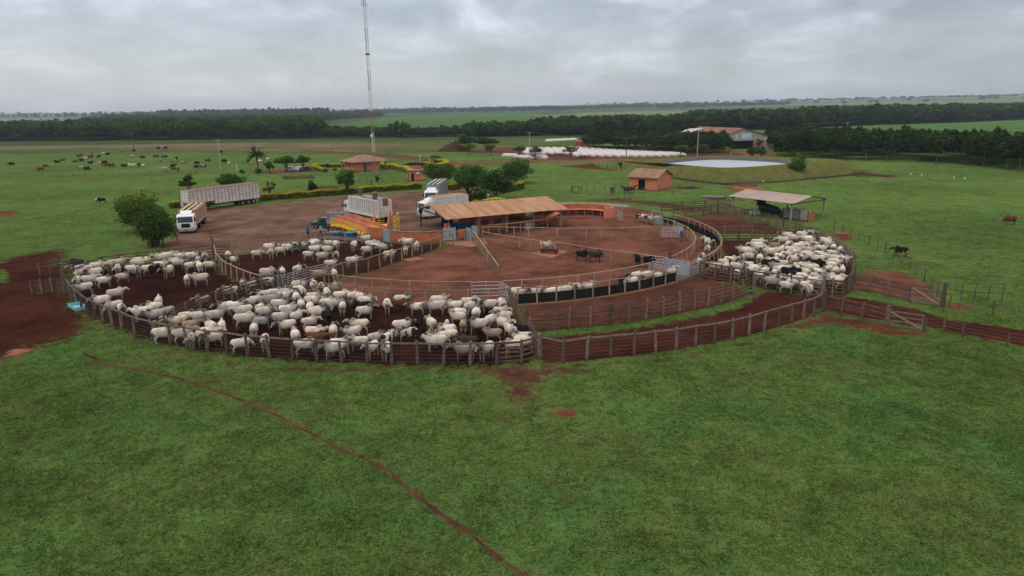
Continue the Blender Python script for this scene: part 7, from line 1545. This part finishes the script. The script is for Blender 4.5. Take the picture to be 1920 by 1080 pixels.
# --- tree rows and far woodland ------------------------------------------------
def pine(kind, n, seed, tz=.30):
    rng = np.random.default_rng(seed); P, lv = crown_pts(rng, n, .30, .36, 15, 'cone' if kind == 'pine' else 'round', .42); P[:, 2] += .36+tz*.9; P[:, 2] = np.clip(P[:, 2], tz*.8, 1.05); return leaves(P, .085, rng, lv, m=LM[kind])
ROWC = [pine('pine', 420, s) for s in (1, 2, 3)]
bt = MB(); bt.tube([(0, 0, -.02), (.006, 0, .45), (0, 0, .85)], [.022, .015, .006], 6); tt = bt.build('trunk', BARK); TRM = tt.data; bpy.data.objects.remove(tt)
def treerow(label, P, grp, hs=(9, 12), name='pine_tree', seed=0):
    R_ = random.Random(seed)
    for k, p in enumerate(P):
        h = R_.uniform(*hs); r = empty(name, (p.x+R_.uniform(-1.2, 1.2), p.y+R_.uniform(-1.5, 1.5), float(hill(np.array([p.x]), np.array([p.y]))[0])), R_.uniform(0, 6)); r.scale = (h, h, h)
        nn = ORD[k] if k < len(ORD) else ('%dth' % (k+1)); tag(r, label % nn, 'tree', grp); link('crown', ROWC[k % 3], r); link('trunk', TRM, r)
def line_pts(px, sp): return resample([Vector((p.x, p.y, 0)) for p in [at(x, y) for x, y in px]], sp)
PR1 = line_pts([(1092, 282), (1160, 286), (1240, 290), (1310, 291.5), (1372, 291)], 5.0); treerow('dark pine in the row behind the white bags, %s from the left', PR1[:20], 'pines behind the white bags', (6.6, 8.2), seed=1)
PR2 = line_pts([(1448, 300), (1520, 299.5), (1600, 300.5), (1700, 304), (1800, 310), (1900, 320.5), (2000, 333)], 7.2); treerow('dark pine edging the right pasture, %s from the left', PR2[:21], 'pines edging the right pasture', (7.6, 9.3), seed=2)
SRCS = {}
def woodland(label, polys, n, hs, kind, seed, name='woodland', leafn=240, wide=1.0, spacing=None):
    rng = np.random.default_rng(seed); pts = []
    hl = hs if isinstance(hs, list) else [hs]*len(polys); hh_ = []
    for poly, m, h2 in zip(polys, n, hl):
        a = np.array(poly); lo, hi = a.min(0), a.max(0); c = rng.uniform(lo, hi, (m*6, 2)); c = c[inside(poly, c)][:m]; pts.append(c); hh_.append(rng.uniform(*h2, len(c)))
    P = np.concatenate(pts); Z = hill(P[:, 0], P[:, 1]); nP = len(P); me = bpy.data.meshes.new(name); me.vertices.add(nP); me.vertices.foreach_set('co', np.c_[P, Z].astype(np.float32).ravel())
    H_ = np.concatenate(hh_)*rng.choice([1, 1, 1, .8, 1.15], nP); sc = np.c_[H_*rng.uniform(.8, 1.25, nP)*wide, H_*rng.uniform(.8, 1.25, nP)*wide, H_]
    a = me.attributes.new('sc', 'FLOAT_VECTOR', 'POINT'); a.data.foreach_set('vector', sc.astype(np.float32).ravel()); a = me.attributes.new('rz', 'FLOAT', 'POINT'); a.data.foreach_set('value', rng.uniform(0, 6.28, nP).astype(np.float32))
    o = link(name, me); tag(o, label, 'woodland', kind='stuff')
    g = bpy.data.node_groups.new('scatter_'+name, 'GeometryNodeTree'); g.interface.new_socket('Geometry', in_out='INPUT', socket_type='NodeSocketGeometry'); g.interface.new_socket('Geometry', in_out='OUTPUT', socket_type='NodeSocketGeometry')
    gi = g.nodes.new('NodeGroupInput'); go = g.nodes.new('NodeGroupOutput'); jn = g.nodes.new('GeometryNodeJoinGeometry'); outs = []
    for src in SRCS[kind]:
        ob = g.nodes.new('GeometryNodeObjectInfo'); ob.inputs['Object'].default_value = src; ob.inputs['As Instance'].default_value = True; ob.transform_space = 'ORIGINAL'; g.links.new(ob.outputs['Geometry'], jn.inputs[0])
    mp = g.nodes.new('GeometryNodeMeshToPoints'); g.links.new(gi.outputs[0], mp.inputs[0]); ip = g.nodes.new('GeometryNodeInstanceOnPoints'); g.links.new(mp.outputs[0], ip.inputs['Points']); g.links.new(jn.outputs[0], ip.inputs['Instance']); ip.inputs['Pick Instance'].default_value = True
    a1 = g.nodes.new('GeometryNodeInputNamedAttribute'); a1.data_type = 'FLOAT_VECTOR'; a1.inputs[0].default_value = 'sc'; g.links.new(a1.outputs[0], ip.inputs['Scale'])
    a2 = g.nodes.new('GeometryNodeInputNamedAttribute'); a2.data_type = 'FLOAT'; a2.inputs[0].default_value = 'rz'; cx = g.nodes.new('ShaderNodeCombineXYZ'); g.links.new(a2.outputs[0], cx.inputs[2]); g.links.new(cx.outputs[0], ip.inputs['Rotation']); g.links.new(ip.outputs[0], go.inputs[0])
    md = o.modifiers.new('scatter', 'NODES'); md.node_group = g; return o
def source_tree(kind, label, x, y, h, seed, n=230, shape='round', w=.42, size=.12):
    """a free-standing tree at the wood's edge whose crown the wood is grown from"""
    out_ = []
    for s in range(3):
        rng = np.random.default_rng(seed+s); P, lv = crown_pts(rng, n, w, .44, 13, shape, .40); P[:, 2] = np.clip(P[:, 2]+.54, .06, 1.05)
        me = leaves(P, size, rng, lv, m=LM[kind]); p = at(x+s*9, y+s*.6); r = empty('woodland_tree', (p.x, p.y, float(hill(np.array([p.x]), np.array([p.y]))[0]))); r.scale = (h, h, h); tag(r, label % ('left', 'middle', 'right')[s], 'tree')
        o = link('crown', me, r); link('trunk', TRM, r); out_.append(o)
    SRCS[kind] = out_
source_tree('wood', 'free-standing tree at the edge of the left woodland, %s of three', 740, 258, 11, 60)
source_tree('far', 'free-standing distant tree in the pale crop field, %s of three', 1180, 221, 11, 70, n=150, size=.15)
source_tree('euc', 'tall slender distant tree on the left horizon, %s of three', 250, 221, 26, 80, n=150, w=.24, size=.12)
SRCS['pine'] = [c for r in bpy.data.objects if r.name.startswith('pine_tree') and r.type == 'EMPTY' for c in r.children if c.name.startswith('crown')][:3]
woodland('dense mixed woodland along the far side of the left pasture', [W2([(-700,268),(0,264),(300,262.5),(600,259.5),(600,243),(560,240),(300,240),(0,246),(-700,262)]), W2([(600,259.5),(760,258),(860,257),(860,253),(740,253.5),(620,249)]), W2([(860,258),(1010,255),(1100,255),(1100,251),(1010,248),(880,252)])], [4800, 520, 620], [(9, 13), (4.2, 6.5), (6, 9)], 'wood', 11, wide=1.15)
woodland('darker woodland receding behind the left woods', [W2([(140,240),(600,241),(596,229),(640,224),(720,220),(690,216),(600,216),(480,218),(300,222),(160,232)]), W2([(-900,252),(0,243),(120,238),(60,236),(-900,248)])], [4200, 500], [(11, 15), (9, 12)], 'wood', 12, wide=1.3)
woodland('broad dark forest crossing behind the crops on the right', [W2([(1000,252),(1100,252.5),(1200,251),(1290,249.5),(1290,240),(1200,241),(1050,244)]), W2([(1290,249.5),(1360,246.5),(1500,240),(1500,230),(1290,236)]), W2([(1500,240),(1700,231),(1920,222),(2300,213),(2300,207),(1920,213),(1700,220),(1500,230)])], [1500, 1400, 3600], [(8, 11), (10.5, 14), (13, 17)], 'wood', 13, wide=1.3)
woodland('dark plantation behind the pine row on the right', [W2([(1455,298),(1600,299),(1700,302),(1800,308),(1900,318),(2010,330),(2120,330),(2110,302),(1900,293),(1750,284),(1600,277),(1500,276),(1450,282)])], [700], (6.6, 8.6), 'pine', 14, name='plantation', wide=1.25)
woodland('dark plantation behind the white bags and the barn', [W2([(1100,280),(1200,284),(1300,288),(1366,289),(1350,279),(1230,274),(1100,274)]), W2([(1440,280),(1500,278),(1600,272),(1500,268),(1440,270)])], [420, 160], [(5.8, 7.4), (6, 8)], 'pine', 15, name='plantation', wide=1.2)
def strip(px, w_): P = W2(px); return P+[(p[0]*(1+w_), p[1]*(1+w_)) for p in P[::-1]]
woodland('line of far trees on the horizon beyond the crops', [strip([(640,218),(740,214.5),(860,213.2),(1000,212.2),(1060,211.5)], .25), strip([(1000,212),(1150,209),(1330,206.5),(1480,205)], .2), strip([(1230,208),(1300,207)], .1)], [700, 420, 60], (14, 22), 'far', 16, wide=1.1)
woodland('bluish tall tree belt on the left horizon', [strip([(-500,228),(0,223.5),(150,222.5),(350,221)], .12), strip([(255,222),(480,219)], .2), W2([(300,224),(640,220),(600,216.5),(420,218),(300,220)])], [420, 240, 500], (20, 27), 'euc', 17, wide=1.1)
rngf = np.random.default_rng(5)
woodland('scattered trees on the far pale hills to the right', [[(300,3000),(2600,2600),(7500,5200),(7800,8600),(900,8600)], [(-6000,4500),(0,4800),(0,8500),(-6000,8500)], [(2900,6100),(7000,5600),(7200,5900),(3000,6500)], [(1500,4200),(5200,3700),(5300,3900),(1500,4500)]], [420, 300, 420, 320], (12, 20), 'far', 18, name='woodland', wide=1.6)
# --- grass tufts on the near pasture ---------------------------------------------
def tufts():
    rng = np.random.default_rng(9); n = 120000; y = 25+rng.power(1.0, n)*0; y = rng.uniform(24, 66, n); x = rng.uniform(-1, 1, n)*(24+.72*y); P = np.c_[x, y]
    ix = np.searchsorted(GX, P[:, 0])-1; iy = np.searchsorted(GY, P[:, 1])-1; dv = DIRT.reshape(NY, NX)[iy, ix]; keep = (dv < .30) & (rng.uniform(0, 1, n) > dv*1.8)
    # tufts gather in patches
    pn = np.array([mnoise.noise(Vector((a*.45, b_*.45, 0)))+.6*mnoise.noise(Vector((a*1.7, b_*1.7, 3))) for a, b_ in P[keep]]); P = P[keep]; k2 = rng.uniform(-.55, .75, len(P)) < pn+.12; P = P[k2]; pn = pn[k2]; n = len(P)
    vs = []; lv = []; nb = 4
    base = np.repeat(P, nb, 0)+rng.normal(0, .035, (n*nb, 2)); a = rng.uniform(0, 2*PI, n*nb); hh = rng.uniform(.05, .15, n*nb)*np.repeat(np.clip(1+pn*.8, .6, 1.6), nb); w = rng.uniform(.015, .030, n*nb); lean = rng.uniform(.2, .9, n*nb)*hh; b2 = rng.uniform(0, 2*PI, n*nb)
    z0 = np.zeros(n*nb); v0 = np.c_[base[:, 0]-np.cos(a)*w, base[:, 1]-np.sin(a)*w, z0-.01]; v1 = np.c_[base[:, 0]+np.cos(a)*w, base[:, 1]+np.sin(a)*w, z0-.01]; v2 = np.c_[base[:, 0]+np.cos(b2)*lean, base[:, 1]+np.sin(b2)*lean, hh]
    V_ = np.stack([v0, v1, v2], 1).reshape(-1, 3); m = n*nb; me = bpy.data.meshes.new('grass'); me.vertices.add(m*3); me.vertices.foreach_set('co', V_.astype(np.float32).ravel()); me.loops.add(m*3); me.loops.foreach_set('vertex_index', np.arange(m*3, dtype=np.int32)); me.polygons.add(m)
    me.polygons.foreach_set('loop_start', np.arange(0, m*3, 3, dtype=np.int32)); me.polygons.foreach_set('loop_total', np.full(m, 3, np.int32)); me.update(calc_edges=True)
    at2 = me.attributes.new('lv', 'FLOAT', 'POINT'); at2.data.foreach_set('value', np.repeat(rng.uniform(0, 1, m), 3).astype(np.float32)); me.materials.append(leaf_mat('grass_blade', (.078, .158, .036), .45)); tag(link('grass', me), 'short green grass tufts over the near pasture', 'grass', kind='stuff')
tufts()
# ---------------------------------------------------------------- haze
def haze():
    b = MB(); x0, x1, y0, y1, z0, z1 = -9300, 9300, -2600, 9700, -12, 130
    b.box(((x0+x1)/2, (y0+y1)/2, (z0+z1)/2), (x1-x0, y1-y0, z1-z0))
    m = bpy.data.materials.new('haze_air'); m.use_nodes = True; t = m.node_tree; t.nodes.clear()
    o = N(t, 'ShaderNodeOutputMaterial'); v = N(t, 'ShaderNodeVolumePrincipled'); v.inputs['Color'].default_value = (0.74, 0.85, 1.0, 1); v.inputs['Density'].default_value = HAZE; v.inputs['Anisotropy'].default_value = 0.2
    L(t, v.outputs[0], o.inputs['Volume'])
    h = b.build('haze', m); tag(h, 'thin pale haze over the far plain', 'haze', kind='stuff')
HAZE = 0.0001
haze()

# matt surfaces (soil, grass, hair, bark, render, old wood) have no gloss lobe
for m in bpy.data.materials:
    if not m.use_nodes or m.name in ('haze_air',): continue
    t = m.node_tree; b = t.nodes.get('Principled BSDF')
    if not b or b.inputs['Roughness'].default_value < .72 or b.inputs['Roughness'].is_linked or b.inputs['Metallic'].default_value > .05: continue
    d = t.nodes.new('ShaderNodeBsdfDiffuse'); d.inputs['Roughness'].default_value = .5
    if b.inputs['Base Color'].is_linked: t.links.new(b.inputs['Base Color'].links[0].from_socket, d.inputs['Color'])
    else: d.inputs['Color'].default_value = b.inputs['Base Color'].default_value
    if b.inputs['Normal'].is_linked: t.links.new(b.inputs['Normal'].links[0].from_socket, d.inputs['Normal'])
    for l in list(b.outputs[0].links): t.links.new(d.outputs[0], l.to_socket)
    t.nodes.remove(b)
